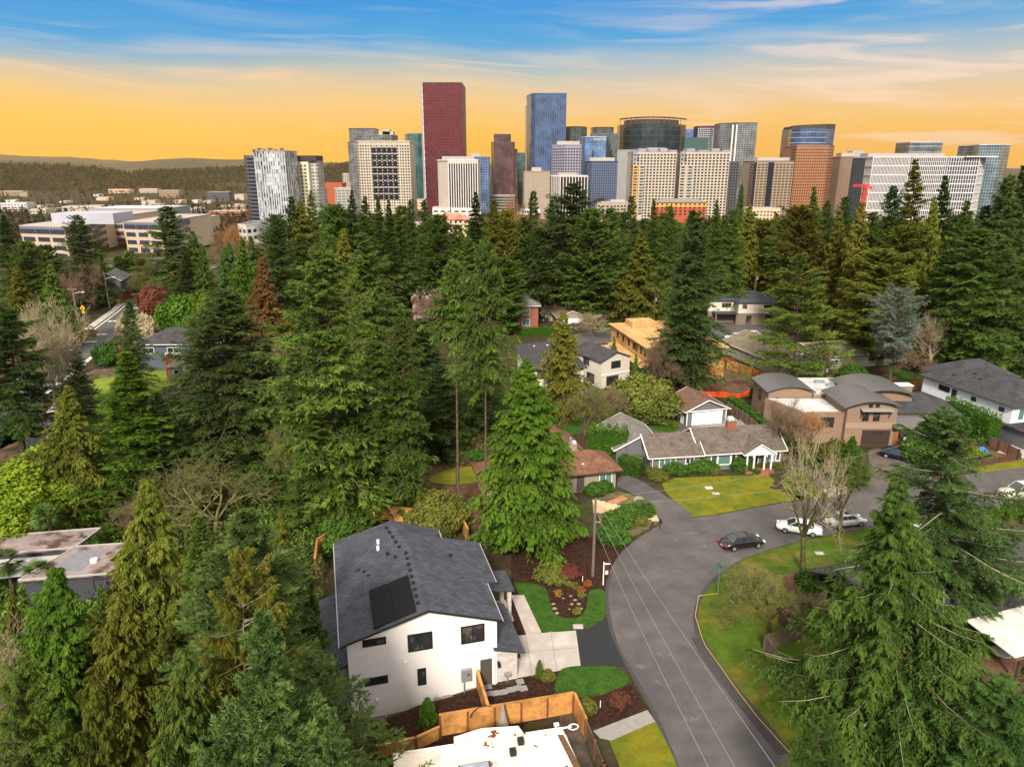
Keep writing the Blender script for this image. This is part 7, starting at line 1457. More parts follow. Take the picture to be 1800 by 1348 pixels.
t, loc, H = tower('grey_twin_slab_tower', 'grey residential tower with a pale central fin and teal tinted balconies', 'residential tower', [(1266, 1170), (1293, 1150), (1332, 1150)], 217, 32, facade('grey_balcony_glass', (.075, .085, .085), (.03, .04, .045), (.20, .21, .21), 4.2, 3.1, .55, .3), parapet=1.4, bandm=C_BROWN)
MB().box(loc[1][0] - 5, loc[1][1] - 1.5, 0, loc[1][0] - 2.5, loc[1][1] - .5, H - 2).build('pale_fin', C_WHITE, t); MB().box(loc[1][0] + 1, loc[1][1] - 1.5, 0, loc[1][0] + 3.5, loc[1][1] - .5, H - 2).build('pale_fin', C_WHITE, t)
t, loc, H = tower('tan_dark_apartments', 'tan gridded apartment block with dark glass strips', 'apartment tower', [(1319, 870), (1326, 855), (1396, 850)], 284, 28, C_TAN, 'pair', fl=3.1, bay=4.2, wf=.66, hf=.6, parapet=1, bandm=C_DGREY, pent=[(1335, 1392, 277)])
W0 = loc[2][0] - loc[1][0]
for a, b_ in ((.0, .06), (.36, .50), (.92, 1.0)): MB().box(loc[1][0] + W0 * a, loc[1][1] - 3 * a - 1.8, 0, loc[1][0] + W0 * b_, loc[1][1] - .2, H - 1).build('dark_glass_strip', C_WGL, t)
M_CRV = facade('curved_blue_glass', (.018, .04, .11), (.035, .07, .17), (.09, .13, .22), 5.0, 3.9, .35, .15)
t, loc, H = tower('curved_blue_tower', 'blue glass tower with a curved sloping dark top above the brick tower', 'skyscraper', [(1387, 1230), (1392, 1210), (1408, 1200), (1430, 1196), (1452, 1200), (1455, 1212), (1468, 1225)], 226, 30, M_CRV, parapet=.5, bandm=C_DGREY)
ledges(t, loc, H, [H - 6 - 8 * k for k in range(11)], cm('pale_blue_ledge', (.33, .40, .52)), .8, .6, segs=[1, 2, 3, 4])
MB().prism([(p[0] + .5, p[1] + 1) for p in loc] + [(loc[-1][0] - 1, 28), (1, 28)], H, [H + 4 + 5.5 * i / (len(loc) + 1) for i in range(len(loc))] + [H + 9.5, H + 4]).build('sloped_crown', cm('dark_crown_panel', (.055, .05, .055)), t)
tower('slim_side_annex', 'slim dark annex on the west flank of the curved blue tower', 'office tower', [(1385, 1240), (1391, 1240)], 229, 20, C_DGREY, 'ribbon', fl=4, parapet=.3)
t, loc, H = tower('brick_office_tower', 'orange brown brick tower with chamfered corners and small square windows', 'office tower', [(1393, 925), (1401, 903), (1430, 900), (1458, 903), (1467, 925)], 257, 30, C_BRICK, 'punch', fl=3.4, bay=2.9, wf=.58, hf=.42, parapet=1.4, pent=[(1404, 1452, 255)])
t, loc, H = tower('beige_tower', 'beige apartment tower with blank side wall beside the red crane', 'apartment tower', [(1478, 925), (1503, 900), (1527, 905)], 276, 30, cm('beige_stucco_far', (.42, .31, .24)), 'punch', fl=3.1, bay=4.5, wf=.5, hf=.4, parapet=.8, pent=[(1484, 1503, 269), (1503, 1524, 265)], faces=[1])
# white lattice office
M_LAT = C_WHITE
t, loc, H = tower('white_lattice_office', 'long bright white latticed office building with projecting flat rooftop', 'office building', [(1524, 720), (1536, 705), (1600, 700), (1604, 707), (1664, 703), (1668, 708), (1722, 704), (1732, 716)], 277, 30, glassmat('navy_office_glass', (.035, .05, .09), .15), parapet=1.0, bandm=C_WHITE, pent=[(1532, 1668, 269.5)])
ledges(t, loc, H, [H - .2] + [H - 8.2 * (k + 1) for k in range(8)], C_WHITE, 1.1, .9)
fins(t, loc, H, [6, 26, 1, 18, 1, 12, 4], C_WHITE, .55, .7)
ledges(t, loc, H, [H - 4.1 - 8.2 * k for k in range(8)], C_WHITE, .35, .5, 'thin_ledge', segs=[3, 5, 6])
MB().box(loc[-2][0] - 14, loc[-2][1] - 2.5, H + .2, loc[-1][0] + 3, loc[-1][1] + 26, H + 1.3).build('roof_canopy', C_WHITE, t)
t, loc, H = tower('dark_curved_office', 'dark glass office with rounded top slab showing over the white lattice office', 'office tower', [(1592, 1215), (1600, 1200), (1640, 1196), (1655, 1205), (1658, 1215)], 251, 30, facade('dark_office_glass', (.03, .045, .065), (.06, .085, .11), (.12, .15, .18), 3, 4, .5, .2), parapet=1.5, bandm=cm('pale_edge'))
ledges(t, loc, H, [H - 6 - 9 * k for k in range(3)], cm('pale_edge'), .8, .5)
t, loc, H = tower('teal_east_tower', 'teal grey tower with pale canopy roof at the east end of downtown', 'office tower', [(1710, 950), (1722, 915), (1762, 905), (1777, 925)], 255, 30, facade('teal_grey_glass', (.07, .12, .14), (.04, .07, .09), (.20, .25, .27), 2.8, 3.7, .35, .2), parapet=1.4, bandm=cm('pale_edge'))
# crane
def crane():
    x, z = Z(1522, 321, 640); t = thing('tower_crane', 'red tower crane standing before the beige tower', 'crane', (x, 640, -13)); h = z + 13; m = cm('crane_red', (.70, .045, .04))
    b = MB()
    for s in (-1, 1):
        for q in (-1, 1): b.tube((s, q, 0), (s, q, h - 2), .35, n=4)
    for k in range(int(h / 3)): b.tube((-1, -1, k * 3), (1, -1, k * 3 + 3), .2, n=4).tube((1, 1, k * 3), (-1, 1, k * 3 + 3), .2, n=4)
    b.build('mast', m, t); j = MB().tube((-11, 0, h - 3.2), (6, 0, h - 3.2), .35, n=4).tube((-11, 0, h - 1.8), (6, 0, h - 1.8), .3, n=4)
    for k in range(8): j.tube((-11 + k * 2, 0, h - 3.2), (-10 + k * 2, 0, h - 1.8), .2, n=4)
    j.build('jib', m, t); MB().box(4, -1, h - 5.5, 6, 1, h - 3.5).build('counterweight', m, t); MB().box(-1.2, -1.6, h - 5, 1.2, 0, h - 3.4).build('cab', m, t)
crane()
# ------------------------------------------------------------------ nearer low buildings
def block(name, label, cat, cor, top, base_px, dep, body, style='punch', **k):
    cor2 = [(px, GT(px, base_px)[1] + off) for px, off in cor]; return tower(name, label, cat, cor2, top, dep, body, style, **k)
MP = facade('offset_white_panels', (.60, .60, .62), (.012, .02, .035), (.20, .21, .23), 2.4, 3.1, .16, .35, .43)
t, loc, H = tower('patterned_apartment_tower', 'apartment tower with offset white and black panels and curved front', 'apartment tower', [(428, 632), (432, 616), (452, 612)], 273, 26, C_DGREY, 'ribbon', fl=3, hf=.55, parapet=.5, bandm=cm('grey_slab', (.35, .34, .33)))
t2, loc, H = tower('patterned_apartment_tower', 'curved white and black paneled front of the patterned apartment tower', 'apartment tower', [(446, 610), (456, 603), (470, 599), (486, 598), (499, 601), (507, 609)], 266, 22, MP, parapet=.8, bandm=C_TAN)
for i in range(6): MB().box(-.5 + i * 4.4, -9 + abs(i - 2.5), H, 1.6 + i * 4.4, 4, H + 1.6 + (i % 2)).build('roof_screen', C_TAN, t2)
fins(t2, loc, H, [2, 3, 4, 3, 2], cm('light_panel', (.55, .56, .58)), .6, .4, z0=0)
t, loc, H = tower('dark_roof_apartment_tower', 'apartment tower with dark overhanging roof frame and cream balcony front', 'apartment tower', [(507, 640), (556, 640)], 275, 22, facade('green_grey_balcony', (.16, .20, .19), (.07, .09, .09), (.40, .38, .32), 3.6, 2.9, .6, .3), parapet=.3)
MB().box(-.5, -3, H - 3.5, loc[1][0] + .5, 20, H + .6).build('roof_frame', cm('aubergine_frame', (.05, .035, .045)), t); MB().box(-.2, -4.5, 0, loc[1][0] * .2, -.1, H - 10).build('cream_bay', C_CREAM, t)
MB().box(loc[1][0] * .12, -5.0, 0, loc[1][0] * .74, -.1, H - 4.5).build('cream_bay', cm('yellow_cream_stucco', (.72, .62, .42)), t)  # paler, yellower cream than the narrow bay
for k in range(17):
    z = H - 8.6 - k * 2.95
    if z < 1: break
    b = MB()
    for a in (.16, .30, .44, .58): b.box(loc[1][0] * a, -5.25, z, loc[1][0] * (a + .08), -5.0, z + 1.7)
    b.build('window_glazing', C_WGLT, t)
# office complex on the west side
M_BANDW = cm('cream_concrete_band', (.50, .38, .27)); M_PLUM = cm('plum_brick_base', (.24, .085, .06))
def wing(label, cor, top, base, dep, pent=None, group='office complex wings'):
    t, loc, H = block('office_wing', label, 'office building', cor, top, base, dep, M_BANDW, None, parapet=.5, bandm=cm('grey_cornice', (.30, .28, .27)), roof=cm('pale_flat_roof'), group=group)
    g = glassmat('blue_office_glass', (.03, .04, .075), .2)
    for k in range(5):
        z = H - 3.3 - k * 3.9
        if z < -1: break
        for si, (p, q) in enumerate(zip(loc, loc[1:])):
            L = hypot(q[0] - p[0], q[1] - p[1]); d = ((q[0] - p[0]) / L, (q[1] - p[1]) / L); nn = (d[1], -d[0]); m = max(1, round(L / 9)); b = MB()
            if k == 0:
                e = [(p[0] + nn[0] * .1, p[1] + nn[1] * .1), (q[0] + nn[0] * .1, q[1] + nn[1] * .1), q, p]; MB().prism(e, z - .3, H - .2).build('attic_panel', cm('grey_violet_panel', (.17, .155, .17)), t)
            for i in range(m):
                a, c = L * i / m + (.9 if k else .15), L * (i + 1) / m - (.9 if k else .15)
                if c - a < 1: continue
                for w in range(5):
                    a2 = a + (c - a) * w / 5 + .1; c2 = a + (c - a) * (w + 1) / 5 - .1
                    b.add([(p[0] + d[0] * s + nn[0] * .25, p[1] + d[1] * s + nn[1] * .25, zz) for s, zz in ((a2, z), (c2, z), (c2, z + 2.1), (a2, z + 2.1))], [(0, 1, 2, 3)])
            b.build('window_glazing', g, t)
            if k == 4 or (z < 4.2 and k == 3): MB().prism([(p[0] + nn[0] * .12, p[1] + nn[1] * .12), (q[0] + nn[0] * .12, q[1] + nn[1] * .12), q, p], -1, z - .4).build('brick_base', M_PLUM, t)
    return t, loc, H
t, loc, H = wing('nearest wing of the cream office complex with a white rooftop box', [(34, 4), (36, 0), (113, -8), (160, 10), (186, 42)], 400, 448, 40)
x0 = Z(74, 390, t.location.y)[0] - t.location.x; MB().box(x0, 8, H, x0 + 32, 28, H + 5.5).build('rooftop_box', cm('lavender_white_panel', (.40, .39, .43)), t)
t, loc, H = wing('recessed middle wing of the cream office complex', [(160, 52), (216, 52), (222, 50)], 379, 448, 40)
t, loc, H = wing('projecting east wing of the cream office complex behind the big dark fir', [(217, 10), (282, 4), (334, 40)], 392, 448, 30)
t, loc, H = wing('far end wing of the cream office complex with ribbon windows', [(318, 70), (340, 60), (358, 62)], 384, 430, 20)
t, loc, H = block('parking_roof_building', 'wide pale metal roofed building behind the cream office complex', 'building', [(155, 110), (290, 110)], 367, 425, 45, cm('grey_wall_far', (.33, .31, .32)), None, parapet=.4, roof=cm('lavender_metal_roof', (.46, .45, .52)))
# shops and small blocks before downtown
B = block
B('red_block', 'plain rust red block east of the dark roofed apartment tower', 'building', [(567, 0), (601, -3)], 322, 362, 30, C_RED, None, parapet=.5, roof=C_RED)
B('grey_window_block', 'pale grey low office block in front of the rust red block', 'office block', [(588, 2), (592, -4), (629, 0)], 331, 368, 25, cm('pale_grey_panel', (.44, .42, .38)), 'punch', fl=4.4, bay=7, wf=.8, hf=.55, gl=cm('grey_glass', (.16, .17, .17)), parapet=1)
B('white_slim_block', 'small white block behind the grey low office', 'building', [(602, 60), (612, 60)], 305, 352, 15, C_CREAM, 'punch', fl=4, bay=4, parapet=.5)
B('tan_flat_block', 'small tan block leaning against the white grid office', 'building', [(606, 30), (626, 30)], 320, 358, 15, C_TAN, None, parapet=.4)
B('cream_store', 'low cream shop between the patterned tower and red block', 'shop', [(556, 0), (568, -2)], 330, 372, 20, C_CREAM, 'ribbon', fl=5, parapet=.5)
B('flat_yellow_store', 'long low cream roofed shop under the white grid office', 'shop', [(640, 0), (700, 5), (745, 0)], 352, 372, 30, C_PEACH, 'punch', fl=5, bay=8, hf=.4, parapet=.8, bandm=C_CREAM)
B('white_fin_podium', 'white finned podium block at the foot of the red tower', 'building', [(738, 0), (771, 0)], 340, 360, 25, C_DGREY, None, parapet=.8, bandm=C_WHITE)
def salmon():
    Y = GT(800, 412)[1] - 30; x0 = Z(763, 382, Y)[0]; x1 = Z(822, 382, Y)[0]; t = thing('salmon_roof_inn', 'apartment inn with salmon tiled hip roof and white balconies', 'apartment house', (x0, Y, terr(x0, Y))); W_ = x1 - x0; h = Z(800, 386, Y)[1] - terr(x0, Y)
    MB().box(0, 0, 0, W_, 16, h).build('wall', C_PEACH, t); hip_roof(t, 0, 0, W_, 16, h, h + 4, C_SALMON, 1.0)
    g = MB().add([(W_ * .62, -1.6, h), (W_ * .86, -1.6, h), (W_ * .74, -1.6, h + 4), (W_ * .62, 6, h), (W_ * .86, 6, h), (W_ * .74, 6, h + 4)], [(0, 1, 2), (5, 4, 3), (0, 2, 5, 3), (1, 4, 5, 2)]).build('gable', C_SALMON, t)
    for k in range(5):
        b = MB(); c = MB(); z = h - 2.6 - 3 * k
        if z < 1: break
        for i in range(7): b.box(W_ * (i + .3) / 7, -.2, z, W_ * (i + .7) / 7, 0, z + 1.6)
        for i in (1, 3, 5): c.box(W_ * (i + .1) / 7, -1.6, z - .9, W_ * (i + .9) / 7, -.21, z)
        b.build('window_glazing', C_WGL, t); c.build('balcony', C_WHITE, t)
salmon()
def ochre():
    Y = GT(1200, 392)[1]; x0 = Z(1152, 360, Y)[0]; x1 = Z(1242, 360, Y)[0]; t = thing('ochre_apartments', 'ochre and brick red apartment building with violet grey hip roof', 'apartment house', (x0, Y, terr(x0, Y))); W_ = x1 - x0; h = Z(1200, 356, Y)[1] - terr(x0, Y)
    MB().box(0, 0, 0, W_, 18, h - 4.5).build('lower_wall', C_RED, t); MB().box(-.1, -.15, h - 4.5, W_ + .1, 18.1, h).build('upper_wall', C_ORANGE, t); hip_roof(t, 0, 0, W_, 18, h, h + 3.2, cm('violet_grey_roof', (.22, .19, .20)), 1.2)
    for k in range(4):
        b = MB(); z = h - 2.8 - 3.2 * k
        if z < 1: break
        for i in range(11): b.box(W_ * (i + .3) / 11, -.35, z, W_ * (i + .65) / 11, -.02, z + 1.6)
        b.build('window_glazing', C_WGL, t)
ochre()
t, loc, H = B('clerestory_shop', 'red walled shop with white clerestory roof beside the orange poplar', 'shop', [(910, 0), (950, 0)], 377, 402, 25, C_RED, None, parapet=1, bandm=C_WHITE); MB().box(3, 3, H, loc[1][0], 18, H + 3.6).build('clerestory', C_WHITE, t)
for i in range(7): MB().box(4 + i * 2.0, 2.8, H + .9, 5.4 + i * 2.0, 3, H + 3.0).build('clerestory_window', C_WGL, t)
MB().add([(-2, -9, 3), (10, -9, 3), (4, -4, 7), (-2, 0, 3), (10, 0, 3)], [(0, 1, 2), (1, 4, 2), (4, 3, 2), (3, 0, 2)]).build('canopy', C_WHITE, t)
B('beige_terrace_block', 'stepped beige apartment block behind the central fir clump', 'apartment house', [(1050, 0), (1072, -6), (1108, 0)], 357, 392, 20, cm('beige_panel', (.42, .34, .28)), 'punch', fl=3.2, bay=4, parapet=.8, pent=[(1075, 1100, 352)])
B('peach_terrace_block', 'peach stucco low block below the tan apartments', 'apartment house', [(1318, 0), (1372, -4)], 367, 394, 20, C_PEACH, 'punch', fl=3.2, bay=3.4, hf=.4, parapet=.6, roof=C_ROOF)
B('long_beige_block', 'long beige low block stretching under the brick tower', 'building', [(1300, 60), (1400, 60)], 350, 378, 20, cm('beige_panel'), 'punch', fl=4, bay=4, parapet=.8, bandm=C_GREY, pent=[(1315, 1345, 346), (1362, 1385, 345)])
B('grey_terrace_block', 'grey low apartment block under the beige tower', 'building', [(1400, 60), (1500, 55)], 345, 375, 20, C_GREY, 'punch', fl=3.6, bay=4, parapet=.8, bandm=C_CREAM)
B('brick_annex', 'brown brick annex east of the ochre apartments', 'building', [(1242, 5), (1268, 5)], 352, 388, 20, C_BRICK, 'punch', fl=3.2, bay=4, parapet=.6)
B('lilac_midrise', 'small pale shaft with a wide cap between striped office and bronze tower', 'building', [(842, 30), (852, 30)], 320, 356, 12, C_LILAC, None, parapet=1.4)
B('grey_low_office', 'grey low building at the foot of the bronze tower', 'building', [(838, 0), (905, 0)], 343, 372, 30, C_GREY, 'ribbon', fl=4.2, parapet=.8, bandm=C_WHITE, pent=[(848, 862, 338), (870, 888, 339)])
B('white_low_store', 'white flat store below the striped white office', 'shop', [(760, 30), (845, 25)], 366, 384, 25, C_WHITE, 'punch', fl=5, bay=9, hf=.35, parapet=.7)
B('cream_low_store', 'low white building glimpsed beside the patterned tower base', 'shop', [(418, 0), (432, -4), (452, 4)], 396, 430, 20, C_WHITE, 'punch', fl=4, bay=4, parapet=.6, roof=cm('dark_grey_panel'))
B('brown_store', 'low cream shop between the fir wall and the salmon roofed inn', 'shop', [(700, 0), (768, 0)], 395, 420, 20, C_CREAM, 'ribbon', fl=4, parapet=.6, roof=C_ROOF)
B('white_store', 'white low store glimpsed behind the olive cedar and pink cherry', 'shop', [(770, 0), (812, 0)], 440, 462, 18, C_WHITE, 'ribbon', fl=4, parapet=.6)
B('grey_store', 'grey flat store hidden beyond the central fir clump', 'shop', [(1240, 0), (1300, 0)], 395, 412, 18, C_WHITE, 'ribbon', fl=4, parapet=.6)
# west valley buildings
vb = [('blue_red_warehouse', 'white warehouse with blue and crimson wall panels in the west valley', 0, 46, 357, 372, C_WHITE), ('cream_warehouse', 'low white warehouse next to the blue and crimson one', 50, 80, 368, 376, C_CREAM),
      ('cream_motel', 'cream flat roofed motel block in the west valley with square windows', 108, 137, 363, 374, C_CREAM), ('cream_motel', 'longer cream motel block east of the square windowed one', 140, 178, 362, 374, C_CREAM),
      ('orange_roof_hall', 'hall with orange roof on the far side of the west valley', 190, 228, 333, 340, C_PEACH), ('tan_hall', 'long pale roofed hall right of the orange roofed hall', 244, 276, 332, 340, C_CREAM),
      ('yellow_hall', 'yellow ribbed hall, the boxiest in the west valley', 279, 314, 335, 348, C_TAN), ('cream_cube', 'small cream cube building above the metal roofed building', 248, 272, 353, 364, C_CREAM),
      ('dark_glass_hall', 'dark building with a white diagonal stair beside the patterned tower', 362, 402, 338, 354, C_DGREY), ('white_sliver', 'white low building right at the patterned tower edge', 412, 428, 342, 352, C_CREAM),
      ('hill_house', 'pale house high on the wooded west hill', 14, 28, 304, 308, C_CREAM), ('hill_house', 'pale long house on the west hill slope under the ridge', 205, 228, 313, 318, C_CREAM),
      ('hill_house', 'tan low building low on the west hill', 0, 40, 336, 345, C_TAN), ('brown_garage_block', 'brown parking block west of the patterned tower', 365, 428, 372, 386, C_BRICK), ('brown_garage_block', 'brown low block with flat roof just behind the reddish trees', 385, 430, 362, 370, C_TAN),
      ('white_sliver', 'white store roof beyond the office complex east end', 320, 350, 366, 374, C_WHITE), ('cream_cube', 'cream gabled house in the valley woods', 92, 104, 320, 326, C_CREAM), ('cream_cube', 'salmon roofed small house in the valley woods', 168, 190, 347, 353, C_PEACH)]
rv = random.Random(12)
for i in range(17):
    a = 8 + i * 25 + rv.randint(-6, 6); bs = rv.choice((346, 352, 358, 366, 374)); vb.append(('valley_building', f'small pale low building in the west valley, {ORD[i]} from the view edge', a, a + rv.randint(9, 22), bs - rv.randint(4, 7), bs, rv.choice((C_CREAM, C_WHITE, C_TAN, C_PEACH))))
for nm, lb, a, b, tp, bs, m in vb:
    lb = lb.replace('right of', 'beside').replace('right at', 'touching'); B(nm, lb, 'building', [(a, 0), (b, 3)], tp, bs, 22, m, 'punch' if b - a > 25 else None, fl=3.6, bay=5, hf=.4, parapet=.5, roof=C_SALMON if 'orange' in lb or 'salmon' in lb else C_ROOF)
x0 = GT(-100, 388); strip([(-60, 382), (90, 378), (150, 380), (240, 372), (380, 352), (430, 350)], 14, 7.0, M_CONC, 'viaduct_road', sm=1) if False else None

# ------------------------------------------------------------------ far hills and woods
def hills(name, ridge, Y, back, m, seed, amp):
    """ridge: (px, py) skyline points; a rounded ridge that falls to the valley on both sides"""
    r = np.random.default_rng(seed); xs = np.linspace(ridge[0][0], ridge[-1][0], 160); ys = np.interp(xs, [p[0] for p in ridge], [p[1] for p in ridge])
    for o_, a_ in ((9, 1), (23, .5), (61, .25)): ys = ys + amp * a_ * np.sin(xs / 700 * o_ + r.uniform(0, 6))
    V = []; nrow = 9
    for j in range(nrow):
        s = (j / (nrow - 1)) * 2 - 1; f = max(0, 1 - s * s) ** .7
        for x, y in zip(xs, ys): X, zt = Z(x, y, Y); V.append((X * (1 + s * back / Y), Y + s * back, -34 + (zt + 34) * f + (r.normal(0, 2.2) if 0 < j < nrow - 1 else 0)))
    n = len(xs); F = [(j * n + i, j * n + i + 1, (j + 1) * n + i + 1, (j + 1) * n + i) for j in range(nrow - 1) for i in range(n - 1)]
    tag(MB().add(V, F).build(name, m, smooth=True), kind='structure'); return np.array(V).reshape(nrow, n, 3)
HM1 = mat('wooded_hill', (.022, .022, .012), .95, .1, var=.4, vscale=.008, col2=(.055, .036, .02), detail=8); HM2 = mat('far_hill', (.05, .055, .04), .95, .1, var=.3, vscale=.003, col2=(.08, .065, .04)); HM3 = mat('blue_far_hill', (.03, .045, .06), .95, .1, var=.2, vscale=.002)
HILL1 = hills('hill', [(-1300, 300), (-300, 298), (0, 294), (90, 297), (180, 303), (250, 315), (330, 326), (420, 338), (480, 345)], 2700, 650, HM1, 1, .6)
HILL2 = hills('hill', [(150, 330), (250, 308), (330, 305), (420, 300), (480, 303), (560, 300), (620, 292), (700, 300), (800, 310)], 3600, 600, HM1, 2, .7)
hills('hill', [(-2000, 280), (0, 281), (110, 284), (180, 290), (240, 284), (330, 279), (430, 281), (520, 286), (640, 284), (800, 288), (1200, 292)], 6500, 1200, HM2, 3, .8)
hills('hill', [(-2500, 270), (-100, 268), (0, 272), (60, 276), (120, 275), (200, 281), (260, 287), (500, 292)], 11000, 1800, HM2, 4, .8)
hills('hill', [(900, 300), (1300, 290), (1480, 285), (1700, 292), (1800, 296), (2600, 290), (4000, 286)], 8000, 1500, HM3, 5, .8)
def woods(name, label, n, region, hgt, fol, seed, conif, k=26):
    """one uncountable wood: small spired or rounded crowns scattered over far ground"""
    r = np.random.default_rng(seed); P = []; tn = []
    for _ in range(n):
        px, py = region(r); x, y = GT(px, py); z = terr(x, y)
        P.append((x, y, z, hgt * r.uniform(.6, 1.25)))
    C = np.array(P); N_ = len(C); idx = np.repeat(np.arange(N_), k); w = r.random(N_ * k); h = C[idx, 3]; a = r.uniform(0, 2 * pi, N_ * k)
    R = (h * .20 * (1 - w) if conif else h * .42 * np.sqrt(np.clip(1 - (2 * w - 1) ** 2, 0, 1))) + .3
    c = np.stack([C[idx, 0] + np.cos(a) * R * .8, C[idx, 1] + np.sin(a) * R * .8, C[idx, 2] + h * (w if conif else .25 + .75 * w)], 1); s = (h * .16 * r.uniform(.6, 1.4, N_ * k))[:, None]
    d = r.normal(0, 1, c.shape); d /= np.linalg.norm(d, axis=1, keepdims=True); e = np.cross(d, r.normal(0, 1, c.shape)); e /= np.linalg.norm(e, axis=1, keepdims=True)
    me = tri_mesh(name, np.stack([c - d * s * .6, c + d * s * .6, c + e * s], 1), r.random(N_)[idx] * .7 + r.random(N_ * k) * .3); tag(link(name, me, fol), label, name, kind='stuff')
def reg(poly):
    xs = [p[0] for p in poly]; 
    def f(r):
        while True:
            i = r.integers(0, len(poly)); a = poly[i]; return r.uniform(a[0], a[2]), r.uniform(a[1], a[3])
    return f
F_WOODB = foliage_mat('bare_brown_woods', (.050, .030, .015), (.115, .070, .036), trans=0); F_WOODD = foliage_mat('dark_far_woods', (.018, .024, .012), (.045, .054, .024), trans=0)
woods('bare_woods', 'hazy brown leafless woodland filling the west valley', 1500, reg([(-60, 325, 430, 352), (-60, 318, 300, 336), (-60, 352, 430, 372), (-60, 330, 440, 345), (-60, 370, 60, 420), (360, 385, 430, 420), (560, 325, 600, 350)]), 8, F_WOODB, 1, False)
woods('dark_woods', 'dark evergreen woodland scattered over the west valley', 900, reg([(-60, 318, 240, 345), (-60, 318, 200, 330), (130, 322, 420, 336), (-60, 345, 430, 378), (545, 330, 620, 345), (-60, 380, 140, 430), (150, 370, 440, 400)]), 12, F_WOODD, 2, True)
def hill_woods(name, label, V, n, hgt, fol, seed, conif, top=5):
    r = np.random.default_rng(seed); nr, nc_, _ = V.shape; j = r.uniform(.1, top, n); i = r.uniform(0, nc_ - 1.01, n); keep = r.random(n) < 1; j0 = j.astype(int); i0 = i.astype(int); fj = (j - j0)[:, None]; fi = (i - i0)[:, None]
    C = (V[j0, i0] * (1 - fi) + V[j0, i0 + 1] * fi) * (1 - fj) + (V[j0 + 1, i0] * (1 - fi) + V[j0 + 1, i0 + 1] * fi) * fj; H_ = hgt * r.uniform(.6, 1.3, n); k = 30; idx = np.repeat(np.arange(n), k); w = r.random(n * k); h = H_[idx]; a = r.uniform(0, 2 * pi, n * k)
    R = (h * .2 * (1 - w) if conif else h * .45 * np.sqrt(np.clip(1 - (2 * w - 1) ** 2, 0, 1))) + .4
    c = np.stack([C[idx, 0] + np.cos(a) * R, C[idx, 1] + np.sin(a) * R, C[idx, 2] + h * w], 1); s = (h * .15 * r.uniform(.6, 1.4, n * k))[:, None]; d = r.normal(0, 1, c.shape); d /= np.linalg.norm(d, axis=1, keepdims=True); e = np.cross(d, r.normal(0, 1, c.shape)); e /= np.linalg.norm(e, axis=1, keepdims=True)
    me = tri_mesh(name, np.stack([c - d * s * .6, c + d * s * .6, c + e * s], 1), r.random(n)[idx] * .7 + r.random(n * k) * .3); tag(link(name, me, fol), label, name, kind='stuff')
hill_woods('bare_woods', 'brown leafless woods clothing the west hill', HILL1, 5200, 14, F_WOODB, 11, False); hill_woods('dark_woods', 'dark fir woods clothing the west hill', HILL1, 2400, 19, F_WOODD, 12, True); hill_woods('dark_woods', 'distant fir woods on the hill behind the apartment tower', HILL2, 3000, 22, F_WOODD, 13, True)
def ridge_woods(name, label, pts, Y0, n, hgt, fol, seed):
    r = np.random.default_rng(seed); P = []
    for _ in range(n):
        px = r.uniform(pts[0][0], pts[-1][0]); py = np.interp(px, [p[0] for p in pts], [p[1] for p in pts]); s = r.random(); Y = Y0 - s * 260; x, z = Z(px, py + 1.5 + s * 14, Y); P.append((x, Y, z, hgt * r.uniform(.5, 1.4)))
    C = np.array(P); k = 20; idx = np.repeat(np.arange(n), k); w = r.random(n * k); h = C[idx, 3]; a = r.uniform(0, 2 * pi, n * k); R = h * .2 * (1 - w) + .4
    c = np.stack([C[idx, 0] + np.cos(a) * R, C[idx, 1] + np.sin(a) * R, C[idx, 2] - 4 + h * w], 1); s = (h * .2 * r.uniform(.6, 1.3, n * k))[:, None]; d = r.normal(0, 1, c.shape); d /= np.linalg.norm(d, axis=1, keepdims=True); e = np.cross(d, r.normal(0, 1, c.shape)); e /= np.linalg.norm(e, axis=1, keepdims=True)
    me = tri_mesh(name, np.stack([c - d * s * .6, c + d * s * .6, c + e * s], 1), r.random(n)[idx] * .7 + r.random(n * k) * .3); tag(link(name, me, fol), label, 'woods', kind='stuff')
ridge_woods('ridge_woods', 'dark firs lining the near west hill ridge', [(-60, 296), (0, 294), (90, 297), (180, 303), (250, 315), (330, 326), (420, 338)], 2690, 1500, 18, F_WOODD, 6)
ridge_woods('ridge_woods', 'dark wooded knoll between the apartment tower and white office', [(540, 305), (580, 298), (620, 294), (700, 302)], 3560, 400, 24, F_WOODD, 7)

# the air between the camera and the far hills
if HAZE:
    hz = MB().box(-13500, -500, -60, 13500, 13900, 420).build('haze', None); hm = bpy.data.materials.new('haze_air'); hm.use_nodes = True; nt = hm.node_tree; nt.nodes.clear()
    o = nt.nodes.new('ShaderNodeOutputMaterial'); v = nt.nodes.new('ShaderNodeVolumePrincipled'); v.inputs['Density'].default_value = HAZE; v.inputs['Color'].default_value = (1.0, .68, .32, 1); v.inputs['Anisotropy'].default_value = .3
    nt.links.new(v.outputs[0], o.inputs['Volume']); hz.data.materials.append(hm); tag(hz, kind='stuff', label='thin warm evening haze over the valley')
mat('mossy_bark', (.085, .075, .03), .95, .1, var=.35, vscale=1.2, col2=(.12, .12, .035))
# ------------------------------------------------------------------ trees
CED = dict(name='cedar_tree', cat='cedar tree')
BAR = dict(name='bare_tree', cat='bare tree')
SPR = dict(name='spruce_tree', cat='spruce tree')
